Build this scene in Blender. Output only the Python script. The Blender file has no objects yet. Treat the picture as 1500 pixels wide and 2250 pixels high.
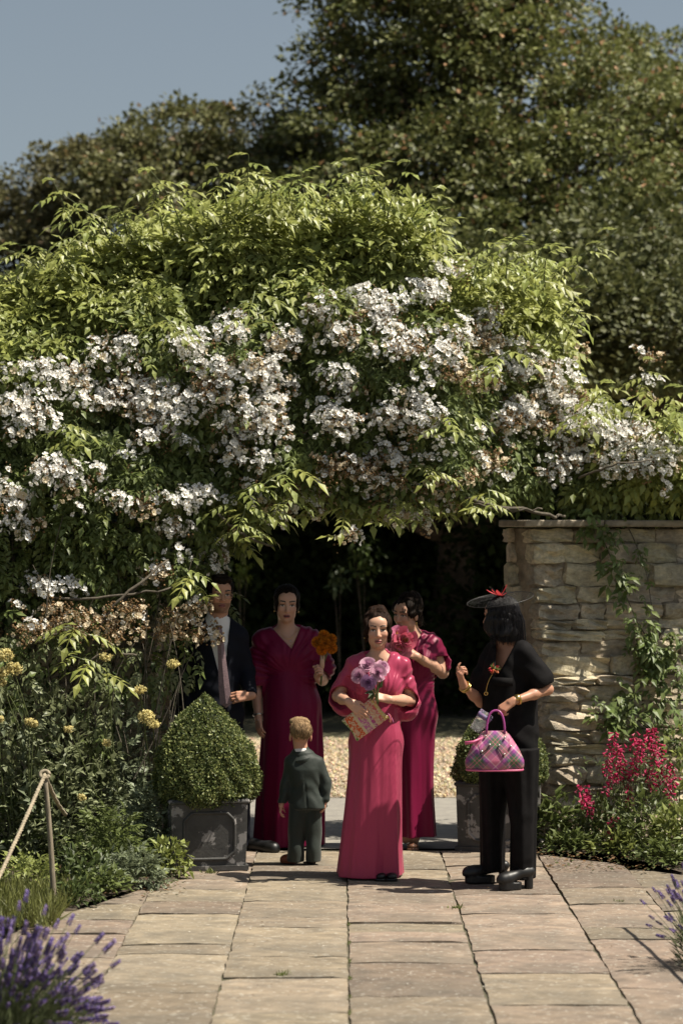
import bpy, math, random
import numpy as np
from mathutils import Vector, Matrix, Euler

# ------------------------------------------------------------------ camera, sky, sun, exposure
scene = bpy.context.scene
CAMH, DIST, FPX, HOR = 2.13, 15.0, 5312.5, 1180.0     # eye height, metres to the front figure, focal length and horizon in photo pixels
cam_data = bpy.data.cameras.new('camera')
cam = bpy.data.objects.new('camera', cam_data)
scene.collection.objects.link(cam)
scene.camera = cam
cam.location = (0, -DIST, CAMH)
cam.rotation_euler = (math.radians(90), 0, 0)
cam_data.sensor_fit = 'VERTICAL'
cam_data.sensor_height = 36
cam_data.lens = 85
cam_data.shift_y = 55 / 2250
cam_data.clip_start = 0.1
cam_data.clip_end = 4000
cam_data.dof.use_dof = True
cam_data.dof.focus_distance = 15.2
cam_data.dof.aperture_fstop = 2.2

SUN_EL, SUN_AZ = 60.0, 10.0     # elevation; azimuth from +X towards the camera
el, az = math.radians(SUN_EL), math.radians(SUN_AZ)
to_sun = Vector((math.cos(el) * math.cos(az), -math.cos(el) * math.sin(az), math.sin(el)))
world = bpy.data.worlds.new('World')
scene.world = world
world.use_nodes = True
wn = world.node_tree.nodes
wl = world.node_tree.links
bg = wn['Background']
sky = wn.new('ShaderNodeTexSky')
sky.sky_type = 'NISHITA'
sky.sun_disc = False
sky.sun_elevation = el
sky.sun_rotation = math.atan2(to_sun.x, to_sun.y)
sky.air_density = 1.0
sky.dust_density = 1.6
sky.ozone_density = 1.0
hsv = wn.new('ShaderNodeHueSaturation')
hsv.inputs['Saturation'].default_value = 0.62
hsv.inputs['Hue'].default_value = 0.487
wl.new(sky.outputs[0], hsv.inputs['Color'])
wl.new(hsv.outputs[0], bg.inputs['Color'])
bg.inputs['Strength'].default_value = 0.05
sun_data = bpy.data.lights.new('sun', 'SUN')
sun_data.energy = 5.0
sun_data.angle = math.radians(0.5)
sun_data.color = (1.0, 0.93, 0.80)
sun = bpy.data.objects.new('sun', sun_data)
sun.rotation_euler = (-to_sun).to_track_quat('-Z', 'Y').to_euler()
sun.location = (10, -5, 20)
scene.collection.objects.link(sun)
scene.view_settings.view_transform = 'Standard'
scene.view_settings.look = 'None'
scene.view_settings.exposure = 0.72
scene.view_settings.gamma = 1.0
scene.view_settings.use_curve_mapping = False
scene.cycles.use_denoising = True
scene.cycles.max_bounces = 6
scene.cycles.transparent_max_bounces = 8
scene.cycles.sample_clamp_indirect = 4.0

rng = np.random.default_rng(7)
random.seed(7)
COL = scene.collection

def at(px, py, Y):
    """world point that shows at photo pixel (px, py) when it stands at depth Y"""
    d = Y + DIST
    return np.array([(px - 750) * d / FPX, Y, CAMH - (py - HOR) * d / FPX])

def ground(px, py):
    d = CAMH * FPX / (py - HOR)
    return np.array([(px - 750) * d / FPX, d - DIST, 0.0])

# ------------------------------------------------------------------ object helpers
BASE = {}
def link(o):
    COL.objects.link(o); return o

def tag(o, label=None, category=None, group=None, kind=None):
    if label: o['label'] = label
    if category: o['category'] = category
    if group: o['group'] = group
    if kind: o['kind'] = kind
    return o

def thing(name, loc, label, category, group=None, kind=None):
    o = bpy.data.objects.new(name, None)
    o.empty_display_size = 0.1
    o.location = tuple(float(x) for x in loc)
    link(o)
    BASE[o.name] = np.array(loc, dtype=float)
    return tag(o, label, category, group, kind)

def new_mesh(name, v, faces, mats, col=None, smooth=True, mat_idx=None):
    """faces: list of int arrays (n,3)/(n,4); col: (nv,3) linear colour per vertex"""
    me = bpy.data.meshes.new(name)
    v = np.ascontiguousarray(v, dtype=np.float32)
    if isinstance(faces, np.ndarray): faces = [faces]
    faces = [np.asarray(f, dtype=np.int32) for f in faces if len(f)]
    me.vertices.add(len(v)); me.vertices.foreach_set('co', v.ravel())
    loops = np.concatenate([f.ravel() for f in faces])
    tot = np.concatenate([np.full(len(f), f.shape[1], np.int32) for f in faces])
    start = np.concatenate([[0], np.cumsum(tot)[:-1]]).astype(np.int32)
    me.loops.add(len(loops)); me.loops.foreach_set('vertex_index', loops)
    me.polygons.add(len(tot)); me.polygons.foreach_set('loop_start', start)
    me.polygons.foreach_set('use_smooth', np.full(len(tot), smooth, dtype=bool))
    if not isinstance(mats, (list, tuple)): mats = [mats]
    for m in mats: me.materials.append(m)
    if mat_idx is not None: me.polygons.foreach_set('material_index', np.asarray(mat_idx, dtype=np.int32))
    me.update(calc_edges=True)
    me.validate()
    if col is not None:
        a = me.color_attributes.new('Col', 'FLOAT_COLOR', 'POINT')
        c = np.ones((len(v), 4), np.float32); c[:, :3] = col
        a.data.foreach_set('color', c.ravel())
    return me

def obj(name, me, parent=None, loc=(0, 0, 0), rot=None, scale=None):
    o = bpy.data.objects.new(name, me)
    o.location = tuple(float(x) for x in loc)
    if rot is not None: o.rotation_euler = rot
    if scale is not None: o.scale = scale
    if parent is not None: o.parent = parent
    return link(o)

def part(name, v, faces, mats, parent, col=None, smooth=True, mat_idx=None):
    """mesh whose vertices are given in world space, hung under its thing (or part)"""
    base = BASE.get(parent.name, np.zeros(3)) if parent is not None else np.zeros(3)
    o = obj(name, new_mesh(name, np.asarray(v) - base, faces, mats, col, smooth, mat_idx), parent)
    BASE[o.name] = base
    return o

# ------------------------------------------------------------------ shape helpers (return verts, [faces])
class Geo:
    def __init__(self): self.v = []; self.q = []; self.t = []; self.c = []; self.n = 0
    def add(self, v, faces, col=None):
        v = np.asarray(v, dtype=float).reshape(-1, 3)
        for f in (faces if isinstance(faces, list) else [faces]):
            f = np.asarray(f, dtype=np.int32)
            if len(f) == 0: continue
            (self.q if f.shape[1] == 4 else self.t).append(f + self.n)
        self.v.append(v); self.n += len(v)
        c = np.array((1, 1, 1) if col is None else col, dtype=float)
        self.c.append(np.broadcast_to(c, (len(v), 3)))
        return self
    def get(self):
        f = []
        if self.q: f.append(np.concatenate(self.q))
        if self.t: f.append(np.concatenate(self.t))
        return np.concatenate(self.v), f, np.concatenate(self.c)
    def part(self, name, mats, parent, smooth=True):
        v, f, c = self.get()
        return part(name, v, f, mats, parent, c, smooth)
    def mesh(self, name, mats, smooth=True):
        v, f, c = self.get()
        return new_mesh(name, v, f, mats, c, smooth)

def tube(pts, rad, n=6, closed=False, cap=True):
    pts = np.asarray(pts, dtype=float); m = len(pts)
    rad = np.broadcast_to(np.asarray(rad, dtype=float), (m,))
    if closed: tan = np.roll(pts, -1, 0) - np.roll(pts, 1, 0)
    else: tan = np.gradient(pts, axis=0)
    tan /= np.linalg.norm(tan, axis=1, keepdims=True) + 1e-12
    up = np.array([0, 0, 1.0]) if abs(tan[0][2]) < 0.9 else np.array([1.0, 0, 0])
    a = np.cross(tan[0], up); a /= np.linalg.norm(a)
    V = []
    ang = np.linspace(0, 2 * np.pi, n, endpoint=False)
    for i in range(m):
        a = a - tan[i] * a.dot(tan[i]); a /= np.linalg.norm(a) + 1e-12
        b = np.cross(tan[i], a)
        V.append(pts[i] + rad[i] * (np.cos(ang)[:, None] * a + np.sin(ang)[:, None] * b))
    V = np.concatenate(V)
    Q = []
    k = np.arange(n); k2 = (k + 1) % n
    for i in range(m if closed else m - 1):
        j = (i + 1) % m
        Q.append(np.stack([i * n + k, i * n + k2, j * n + k2, j * n + k], 1))
    F = [np.concatenate(Q)]
    if cap and not closed:
        V = np.concatenate([V, pts[:1], pts[-1:]])
        c0, c1 = m * n, m * n + 1
        F.append(np.concatenate([np.stack([np.full(n, c0), k2, k], 1), np.stack([np.full(n, c1), (m - 1) * n + k, (m - 1) * n + k2], 1)]))
    return V, F

def bez(p0, p1, p2, n=8):
    t = np.linspace(0, 1, n)[:, None]
    return (1 - t) ** 2 * np.asarray(p0) + 2 * t * (1 - t) * np.asarray(p1) + t * t * np.asarray(p2)

def box(lo, hi):
    x0, y0, z0 = lo; x1, y1, z1 = hi
    v = np.array([[x0, y0, z0], [x1, y0, z0], [x1, y1, z0], [x0, y1, z0], [x0, y0, z1], [x1, y0, z1], [x1, y1, z1], [x0, y1, z1]])
    f = np.array([[0, 3, 2, 1], [4, 5, 6, 7], [0, 1, 5, 4], [1, 2, 6, 5], [2, 3, 7, 6], [3, 0, 4, 7]])
    return v, [f]

def sphere(c, r, nu=10, nv=6):
    r = np.broadcast_to(np.asarray(r, dtype=float), (3,))
    V = [[0, 0, 1]]
    for i in range(1, nv):
        a = math.pi * i / nv
        for j in range(nu):
            b = 2 * math.pi * j / nu
            V.append([math.sin(a) * math.cos(b), math.sin(a) * math.sin(b), math.cos(a)])
    V.append([0, 0, -1])
    T, Q = [], []
    for j in range(nu):
        T.append([0, 1 + j, 1 + (j + 1) % nu])
        T.append([len(V) - 1, 1 + (nv - 2) * nu + (j + 1) % nu, 1 + (nv - 2) * nu + j])
        for i in range(nv - 2):
            a = 1 + i * nu
            Q.append([a + j, a + nu + j, a + nu + (j + 1) % nu, a + (j + 1) % nu])
    F = [np.array(T)]
    if Q: F.append(np.array(Q))
    return np.array(V) * r + np.asarray(c), F

def frames(d, nrm):
    """rotation matrices with y along d and z near nrm; arrays (N,3)"""
    y = d / (np.linalg.norm(d, axis=1, keepdims=True) + 1e-9)
    x = np.cross(y, nrm); x /= np.linalg.norm(x, axis=1, keepdims=True) + 1e-9
    z = np.cross(x, y)
    return np.stack([x, y, z], axis=2)

def scatter(tv, tf, pos, R, sc, col, tcol=None):
    """many copies of a template as one mesh; col (N,3); tcol multiplies per template vertex"""
    tv = np.asarray(tv, dtype=float); N = len(pos); m = len(tv)
    sc = np.asarray(sc, dtype=float)
    if sc.ndim == 0: sc = np.full(N, float(sc))
    S = sc[:, None, None] if sc.ndim == 1 else sc[:, None, :]
    V = np.einsum('nij,nmj->nmi', R, tv[None] * S) + pos[:, None, :]
    off = (np.arange(N) * m)[:, None, None]
    F = [(np.asarray(f)[None] + off).reshape(-1, np.asarray(f).shape[1]) for f in (tf if isinstance(tf, list) else [tf])]
    C = np.repeat(col[:, None, :], m, axis=1)
    if tcol is not None: C = C * np.asarray(tcol)[None]
    return V.reshape(-1, 3), F, C.reshape(-1, 3)

def unit(a): return a / (np.linalg.norm(a, axis=-1, keepdims=True) + 1e-9)
def rand_dirs(n): return unit(rng.normal(size=(n, 3)))
def wob(p, f=1.0, s=0.0):
    """cheap smooth noise in about -1..1"""
    x, y, z = (p[..., 0] * f + s, p[..., 1] * f + s * 1.7, p[..., 2] * f + s * 2.3)
    return (np.sin(1.7 * x + 2.1 * z + 1.3 * np.sin(1.1 * y + 0.7 * z)) + np.sin(2.3 * z - 1.9 * y + 1.1 * np.sin(1.9 * x)) + np.sin(2.9 * x + 1.3 * y - 2.2 * z + np.sin(2.7 * z + x))) / 3

# leaf templates: y along the leaf, z up
LEAF_V = np.array([[0, 0, 0], [-.24, .38, .055], [0, .42, 0], [.24, .38, .055], [0, 1, -.14], ], float)
LEAF_F = np.array([[0, 2, 1], [0, 3, 2], [1, 2, 4], [2, 3, 4]])
QUAD_V = np.array([[0, 0, 0], [-.36, .5, .06], [0, 1, -.06], [.36, .5, .06]], float)
QUAD_F = np.array([[0, 3, 2, 1]])
def compound(pairs=3, droop=.5, step=.2, s=.36):
    """a pinnate leaf: one tip leaflet and PAIRS pairs along a drooping rachis about 1 long"""
    g = Geo(); L = pairs * step + .12
    def rp(t): return np.array([0, t, -droop * t * t])
    for i in range(pairs):
        t = .12 + step * i
        for sd in (-1, 1):
            d = unit(np.array([[sd * .8, .55, -.25 - droop * t * .8]])); R = frames(d, np.array([[sd * .1, .1, 1.0]]))[0]
            g.add((LEAF_V * s * (.85 + .1 * i)) @ R.T + rp(t), [LEAF_F])
    d = unit(np.array([[0, 1, -2 * droop * L]])); R = frames(d, np.array([[0, 0.3, 1.0]]))[0]
    g.add((LEAF_V * s * 1.2) @ R.T + rp(L), [LEAF_F])
    pts = [rp(t) for t in np.linspace(0, L, 4)]
    v, f = tube(pts, .012, 3, cap=False); g.add(v, f)
    return g.get()
# ------------------------------------------------------------------ materials
def lin(r, g, b):
    return tuple(((c / 255) / 12.92 if c / 255 <= .04045 else ((c / 255 + .055) / 1.055) ** 2.4) for c in (r, g, b))

MATS = {}
def material(name, color=(.5, .5, .5), rough=.6, spec=.5, attr=False, var=0.0, var_scale=8.0, col2=None, obj_var=0.0, bump=0.0, bump_scale=40.0, bump_dist=.01,
             translucent=0.0, sheen=0.0, metallic=0.0, subsurface=0.0, coat=0.0, aniso=0.0, stretch=None, hue_var=0.0, detail=6.0, bump_detail=8.0):
    m = bpy.data.materials.new(name); m.use_nodes = True
    N, L = m.node_tree.nodes, m.node_tree.links
    b = N['Principled BSDF']; out = N['Material Output']
    b.inputs['Roughness'].default_value = rough
    b.inputs['Specular IOR Level'].default_value = spec
    b.inputs['Metallic'].default_value = metallic
    b.inputs['Sheen Weight'].default_value = sheen
    b.inputs['Coat Weight'].default_value = coat
    if aniso: b.inputs['Anisotropic'].default_value = aniso
    if subsurface:
        b.inputs['Subsurface Weight'].default_value = subsurface
        b.inputs['Subsurface Radius'].default_value = (.6, .25, .15)
        b.inputs['Subsurface Scale'].default_value = .012
    src = None
    if attr:
        a = N.new('ShaderNodeVertexColor'); a.layer_name = 'Col'; src = a.outputs['Color']
        if tuple(color) != (1, 1, 1):
            mx = N.new('ShaderNodeMix'); mx.data_type = 'RGBA'; mx.blend_type = 'MULTIPLY'; mx.inputs[0].default_value = 1
            L.new(src, mx.inputs[6]); mx.inputs[7].default_value = (*color, 1); src = mx.outputs[2]
    else:
        c = N.new('ShaderNodeRGB'); c.outputs[0].default_value = (*color, 1); src = c.outputs[0]
    tc = N.new('ShaderNodeTexCoord'); vec = tc.outputs['Object']
    if stretch is not None:
        mp = N.new('ShaderNodeMapping'); mp.inputs['Scale'].default_value = stretch; L.new(vec, mp.inputs['Vector']); vec = mp.outputs['Vector']
    if obj_var or hue_var:
        oi = N.new('ShaderNodeObjectInfo'); h = N.new('ShaderNodeHueSaturation')
        mr = N.new('ShaderNodeMapRange'); mr.inputs['To Min'].default_value = 1 - obj_var; mr.inputs['To Max'].default_value = 1 + obj_var
        L.new(oi.outputs['Random'], mr.inputs['Value']); L.new(mr.outputs[0], h.inputs['Value'])
        if hue_var:
            m2 = N.new('ShaderNodeMath'); m2.operation = 'MULTIPLY'; m2.inputs[1].default_value = 7.31
            m3 = N.new('ShaderNodeMath'); m3.operation = 'FRACT'; L.new(oi.outputs['Random'], m2.inputs[0]); L.new(m2.outputs[0], m3.inputs[0])
            mh = N.new('ShaderNodeMapRange'); mh.inputs['To Min'].default_value = .5 - hue_var; mh.inputs['To Max'].default_value = .5 + hue_var
            L.new(m3.outputs[0], mh.inputs['Value']); L.new(mh.outputs[0], h.inputs['Hue'])
        L.new(src, h.inputs['Color']); src = h.outputs[0]
    if var or col2 is not None:
        n = N.new('ShaderNodeTexNoise'); n.inputs['Scale'].default_value = var_scale; n.inputs['Detail'].default_value = detail; n.inputs['Roughness'].default_value = .65
        L.new(vec, n.inputs['Vector'])
        rp = N.new('ShaderNodeMapRange'); rp.inputs['From Min'].default_value = .36; rp.inputs['From Max'].default_value = .64
        L.new(n.outputs['Fac'], rp.inputs['Value'])
        mx = N.new('ShaderNodeMix'); mx.data_type = 'RGBA'
        if col2 is not None:
            mx.blend_type = 'MIX'; mx.inputs[7].default_value = (*col2, 1); L.new(rp.outputs[0], mx.inputs[0]); L.new(src, mx.inputs[6])
        else:
            mx.blend_type = 'MULTIPLY'; mx.inputs[0].default_value = 1
            r2 = N.new('ShaderNodeMapRange'); r2.inputs['To Min'].default_value = 1 - var; r2.inputs['To Max'].default_value = 1 + var
            L.new(rp.outputs[0], r2.inputs['Value']); cc = N.new('ShaderNodeCombineColor')
            for k in range(3): L.new(r2.outputs[0], cc.inputs[k])
            L.new(src, mx.inputs[6]); L.new(cc.outputs[0], mx.inputs[7])
        src = mx.outputs[2]
    L.new(src, b.inputs['Base Color'])
    if bump:
        n = N.new('ShaderNodeTexNoise'); n.inputs['Scale'].default_value = bump_scale; n.inputs['Detail'].default_value = bump_detail; n.inputs['Roughness'].default_value = .65
        L.new(vec, n.inputs['Vector'])
        bp = N.new('ShaderNodeBump'); bp.inputs['Strength'].default_value = bump; bp.inputs['Distance'].default_value = bump_dist
        L.new(n.outputs['Fac'], bp.inputs['Height']); L.new(bp.outputs[0], b.inputs['Normal'])
    if translucent:
        t = N.new('ShaderNodeBsdfTranslucent'); L.new(src, t.inputs['Color'])
        ms = N.new('ShaderNodeMixShader'); ms.inputs[0].default_value = translucent
        L.new(b.outputs[0], ms.inputs[1]); L.new(t.outputs[0], ms.inputs[2]); L.new(ms.outputs[0], out.inputs['Surface'])
    MATS[name] = m
    return m

M_leaf = material('leaf_green', (1, 1, 1), rough=.45, spec=.35, attr=True, translucent=.32)
M_vine_leaf = material('vine_leaf', (.13, .17, .05), rough=.45, spec=.35, translucent=.3, obj_var=.3, hue_var=.012)
M_rose_leaf = material('rose_leaf', (.28, .31, .085), rough=.42, spec=.4, translucent=.35, obj_var=.25, hue_var=.012)
M_treeleaf = material('tree_leaf', (1, 1, 1), rough=.5, spec=.3, attr=True, translucent=.22)
M_petal = material('petal', (1, 1, 1), rough=.6, spec=.2, attr=True, translucent=.32)
M_gloom = material('shade_leaf', (1, 1, 1), rough=.95, spec=.02, attr=True)  # carries near-black leaf colours that stand in for deep shade
M_bark = material('bark', (.085, .065, .048), rough=.9, var=.4, var_scale=30, bump=.6, bump_scale=60)
M_stem = material('green_stem', (.09, .11, .035), rough=.6, var=.25, var_scale=40)
M_soil = material('soil', (.070, .052, .035), rough=.95, var=.5, var_scale=14, bump=.8, bump_scale=50, bump_dist=.03)
M_grassmat = material('grass_blade', (1, 1, 1), rough=.5, spec=.3, attr=True, translucent=.3)

def stone_paving():
    m = material('paving_stone', (.210, .170, .130), rough=.85, spec=.25, obj_var=.24, hue_var=.016, var=.24, var_scale=5.5, stretch=(1, 1.6, 1))
    N, L = m.node_tree.nodes, m.node_tree.links; b = N['Principled BSDF']
    src = b.inputs['Base Color'].links[0].from_socket
    tc = N.new('ShaderNodeTexCoord'); oi = N.new('ShaderNodeObjectInfo')
    add = N.new('ShaderNodeVectorMath'); add.operation = 'ADD'
    sc = N.new('ShaderNodeVectorMath'); sc.operation = 'SCALE'; sc.inputs['Scale'].default_value = 37
    cb = N.new('ShaderNodeCombineXYZ')
    for k in range(3): L.new(oi.outputs['Random'], cb.inputs[k])
    L.new(cb.outputs[0], sc.inputs[0]); L.new(tc.outputs['Object'], add.inputs[0]); L.new(sc.outputs[0], add.inputs[1])
    # riven bedding: stretched swirls, pits, lichen spots
    w = N.new('ShaderNodeTexNoise'); w.inputs['Scale'].default_value = 2.4; w.inputs['Detail'].default_value = 7; w.inputs['Distortion'].default_value = 1.6
    mp = N.new('ShaderNodeMapping'); mp.inputs['Scale'].default_value = (1, 1.7, 1); L.new(add.outputs[0], mp.inputs['Vector']); L.new(mp.outputs[0], w.inputs['Vector'])
    cr = N.new('ShaderNodeValToRGB'); cr.color_ramp.elements[0].position = .35; cr.color_ramp.elements[0].color = (.80, .80, .81, 1); cr.color_ramp.elements[1].position = .62; cr.color_ramp.elements[1].color = (1.12, 1.08, 1.02, 1)
    L.new(w.outputs['Fac'], cr.inputs['Fac'])
    mx = N.new('ShaderNodeMix'); mx.data_type = 'RGBA'; mx.blend_type = 'MULTIPLY'; mx.inputs[0].default_value = .85
    L.new(src, mx.inputs[6]); L.new(cr.outputs['Color'], mx.inputs[7])
    sp = N.new('ShaderNodeTexNoise'); sp.inputs['Scale'].default_value = 34; sp.inputs['Detail'].default_value = 3; L.new(add.outputs[0], sp.inputs['Vector'])
    s2 = N.new('ShaderNodeMapRange'); s2.inputs['From Min'].default_value = .60; s2.inputs['From Max'].default_value = .66; L.new(sp.outputs['Fac'], s2.inputs['Value'])
    lm = N.new('ShaderNodeMath'); lm.operation = 'MULTIPLY'; lm.inputs[1].default_value = .55
    L.new(s2.outputs[0], lm.inputs[0])
    m2 = N.new('ShaderNodeMix'); m2.data_type = 'RGBA'; L.new(lm.outputs[0], m2.inputs[0]); L.new(mx.outputs[2], m2.inputs[6]); m2.inputs[7].default_value = (.42, .39, .33, 1)
    dk = N.new('ShaderNodeTexNoise'); dk.inputs['Scale'].default_value = 1.1; dk.inputs['Detail'].default_value = 8; dk.inputs['Roughness'].default_value = .7
    L.new(tc.outputs['Object'], dk.inputs['Vector'])
    d2 = N.new('ShaderNodeMapRange'); d2.inputs['From Min'].default_value = .47; d2.inputs['From Max'].default_value = .66; d2.inputs['To Max'].default_value = .6; L.new(dk.outputs['Fac'], d2.inputs['Value'])
    m3 = N.new('ShaderNodeMix'); m3.data_type = 'RGBA'; L.new(d2.outputs[0], m3.inputs[0]); L.new(m2.outputs[2], m3.inputs[6]); m3.inputs[7].default_value = (.12, .108, .088, 1)
    L.new(m3.outputs[2], b.inputs['Base Color'])
    fine = N.new('ShaderNodeTexNoise'); fine.inputs['Scale'].default_value = 60; fine.inputs['Detail'].default_value = 6; L.new(add.outputs[0], fine.inputs['Vector'])
    ad = N.new('ShaderNodeMath'); ad.operation = 'MULTIPLY_ADD'; ad.inputs[1].default_value = .25; L.new(fine.outputs['Fac'], ad.inputs[0]); L.new(w.outputs['Fac'], ad.inputs[2])
    bp = N.new('ShaderNodeBump'); bp.inputs['Strength'].default_value = .4; bp.inputs['Distance'].default_value = .02; L.new(ad.outputs[0], bp.inputs['Height']); L.new(bp.outputs[0], b.inputs['Normal'])
    return m
M_paving = stone_paving()

def wall_stone():
    m = material('wall_stone', (.52, .44, .31), rough=.9, spec=.2, obj_var=.30, hue_var=.016, var=.25, var_scale=7)
    N, L = m.node_tree.nodes, m.node_tree.links; b = N['Principled BSDF']
    src = b.inputs['Base Color'].links[0].from_socket
    tc = N.new('ShaderNodeTexCoord')
    ge = N.new('ShaderNodeNewGeometry')
    dk = N.new('ShaderNodeTexNoise'); dk.inputs['Scale'].default_value = 3.2; dk.inputs['Detail'].default_value = 9; dk.inputs['Roughness'].default_value = .72; L.new(ge.outputs['Position'], dk.inputs['Vector'])
    d2 = N.new('ShaderNodeMapRange'); d2.inputs['From Min'].default_value = .46; d2.inputs['From Max'].default_value = .62; d2.inputs['To Max'].default_value = .7; L.new(dk.outputs['Fac'], d2.inputs['Value'])
    mx = N.new('ShaderNodeMix'); mx.data_type = 'RGBA'; L.new(d2.outputs[0], mx.inputs[0]); L.new(src, mx.inputs[6]); mx.inputs[7].default_value = (.19, .18, .155, 1)
    li = N.new('ShaderNodeTexNoise'); li.inputs['Scale'].default_value = 16; li.inputs['Detail'].default_value = 5; L.new(ge.outputs['Position'], li.inputs['Vector'])
    l2 = N.new('ShaderNodeMapRange'); l2.inputs['From Min'].default_value = .58; l2.inputs['From Max'].default_value = .66; l2.inputs['To Max'].default_value = .6; L.new(li.outputs['Fac'], l2.inputs['Value'])
    m2 = N.new('ShaderNodeMix'); m2.data_type = 'RGBA'; L.new(l2.outputs[0], m2.inputs[0]); L.new(mx.outputs[2], m2.inputs[6]); m2.inputs[7].default_value = (.45, .41, .33, 1)
    L.new(m2.outputs[2], b.inputs['Base Color'])
    f = N.new('ShaderNodeTexNoise'); f.inputs['Scale'].default_value = 28; f.inputs['Detail'].default_value = 9; f.inputs['Roughness'].default_value = .7; L.new(ge.outputs['Position'], f.inputs['Vector'])
    bp = N.new('ShaderNodeBump'); bp.inputs['Strength'].default_value = .9; bp.inputs['Distance'].default_value = .03; L.new(f.outputs['Fac'], bp.inputs['Height']); L.new(bp.outputs[0], b.inputs['Normal'])
    return m
M_wallstone = wall_stone()
M_mortar = material('lime_mortar', (.27, .22, .155), rough=.95, var=.35, var_scale=12, bump=.8, bump_scale=40)
M_coping = material('coping_stone', (.27, .225, .165), rough=.85, obj_var=.15, var=.3, var_scale=10, bump=.5, bump_scale=40)
M_gravel = material('gravel_stone', (1, 1, 1), rough=.85, attr=True, spec=.3)
M_gravelbase = material('gravel_bed', (.44, .36, .26), rough=.95, col2=(.33, .265, .19), var_scale=26, bump=.9, bump_scale=60, bump_dist=.03)
M_tar = material('worn_drive', (.27, .25, .215), rough=.9, col2=(.20, .185, .165), var_scale=9, bump=.5, bump_scale=120)
# ------------------------------------------------------------------ ground
def sheet(name, x0, x1, y0, y1, z, mat, kind='structure'):
    o = obj(name, new_mesh(name, [[x0, y0, z], [x1, y0, z], [x1, y1, z], [x0, y1, z]], np.array([[0, 1, 2, 3]]), mat))
    return tag(o, kind=kind)
sheet('ground', -600, 600, -60, 900, -.035, M_soil)
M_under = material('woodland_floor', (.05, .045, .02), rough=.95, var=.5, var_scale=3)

# the flagged path: bedding, then every slab
JOINTM = material('joint_bed', (.11, .092, .064), rough=.95, col2=(.055, .055, .025), var_scale=3.0, bump=.6, bump_scale=70)
path = tag(thing('path', (0, 0, 0), None, None), kind='structure')
v, f = box((-2.3, -6.2, -.03), (2.45, -.36, -.0135)); part('joint_bed', v, f, JOINTM, path, smooth=False)
v, f = box((-1.14, -.362, -.03), (1.31, 1.552, -.014)); part('joint_bed', v, f, JOINTM, path, smooth=False)
def slab_mesh(w, l, seed):
    r = np.random.default_rng(seed)
    nx, ny = 9, max(5, int(l / .08))
    xs = np.linspace(-w / 2, w / 2, nx); ys = np.linspace(-l / 2, l / 2, ny)
    X, Y = np.meshgrid(xs, ys, indexing='ij')
    # broken edges
    ex = r.normal(0, .0035, ny); ex2 = r.normal(0, .0035, ny); ey = r.normal(0, .0055, nx); ey2 = r.normal(0, .0055, nx)
    X[0] += ex; X[-1] += ex2; Y[:, 0] += ey; Y[:, -1] += ey2
    Z = .0035 * wob(np.stack([X * 3, Y * 3, X * 0 + seed * 1.3], -1), 2.0) + r.normal(0, .0007, X.shape)
    Z[0] -= .004; Z[-1] -= .004; Z[:, 0] -= .004; Z[:, -1] -= .004
    V = np.stack([X, Y, Z], -1).reshape(-1, 3)
    i, j = np.meshgrid(np.arange(nx - 1), np.arange(ny - 1), indexing='ij'); i, j = i.ravel(), j.ravel()
    Q = [np.stack([i * ny + j, (i + 1) * ny + j, (i + 1) * ny + j + 1, i * ny + j + 1], 1)]
    ring = [k * ny for k in range(nx)] + [(nx - 1) * ny + k for k in range(1, ny)] + [k * ny + ny - 1 for k in range(nx - 2, -1, -1)] + [k for k in range(ny - 2, 0, -1)]
    n0 = len(V); low = V[ring].copy(); low[:, 2] = -.03; V = np.concatenate([V, low])
    k = np.arange(len(ring)); k2 = (k + 1) % len(ring); n1 = len(V); V = np.concatenate([V, V[ring]])
    Q.append(np.stack([n1 + k2, n1 + k, n0 + k, n0 + k2], 1))
    return V, [np.concatenate(Q)]
cols = [(-2.30, -1.725, None), (-1.72, -1.155, [-5.9, -5.1, -4.5, -3.9, -3.3, -2.75, -2.0, -1.55, -.95, -.3]),
        (-1.145, -.58, [-6, -5.2, -4.6, -3.7, -3.45, -2.63, -2.34, -1.32, -.85, -.36, .08, .62, 1.1, 1.45]),
        (-.57, .028, [-6, -5.1, -4.15, -3.29, -2.71, -1.81, -1.47, -.82, .03, .69, 1.45]),
        (.042, .663, [-6, -5.4, -4.6, -3.79, -2.87, -2.26, -1.95, -1.64, -.93, -.1, .5, .95, 1.45]),
        (.680, 1.302, [-6, -4.9, -3.98, -3.18, -2.51, -1.32, -.55, .1, .69, 1.1, 1.45]),
        (1.320, 1.825, [-6, -5.3, -4.4, -3.56, -2.2, -1.81, -.96, -.32, 1.2]),
        (1.838, 2.42, [-6, -5, -4.1, -3.0, -2.1, -1.2, -.25, .55])]
seed = 0
for x0, x1, js in cols:
    if js is None: js = [-6, -5.3, -4.8, -4, -3.4, -2.7, -2.2, -1.5]
    for a, b in zip(js[:-1], js[1:]):
        seed += 1
        gap = .007 + .009 * random.random() ** 2
        V, F = slab_mesh(x1 - x0 + .004, b - a - gap, seed)
        o = obj('slab', new_mesh('slab', V, F, M_paving, smooth=True), path, ((x0 + x1) / 2, (a + b) / 2, random.uniform(-.003, .005)), (random.gauss(0, .003), random.gauss(0, .005), random.gauss(0, .002)))
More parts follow.
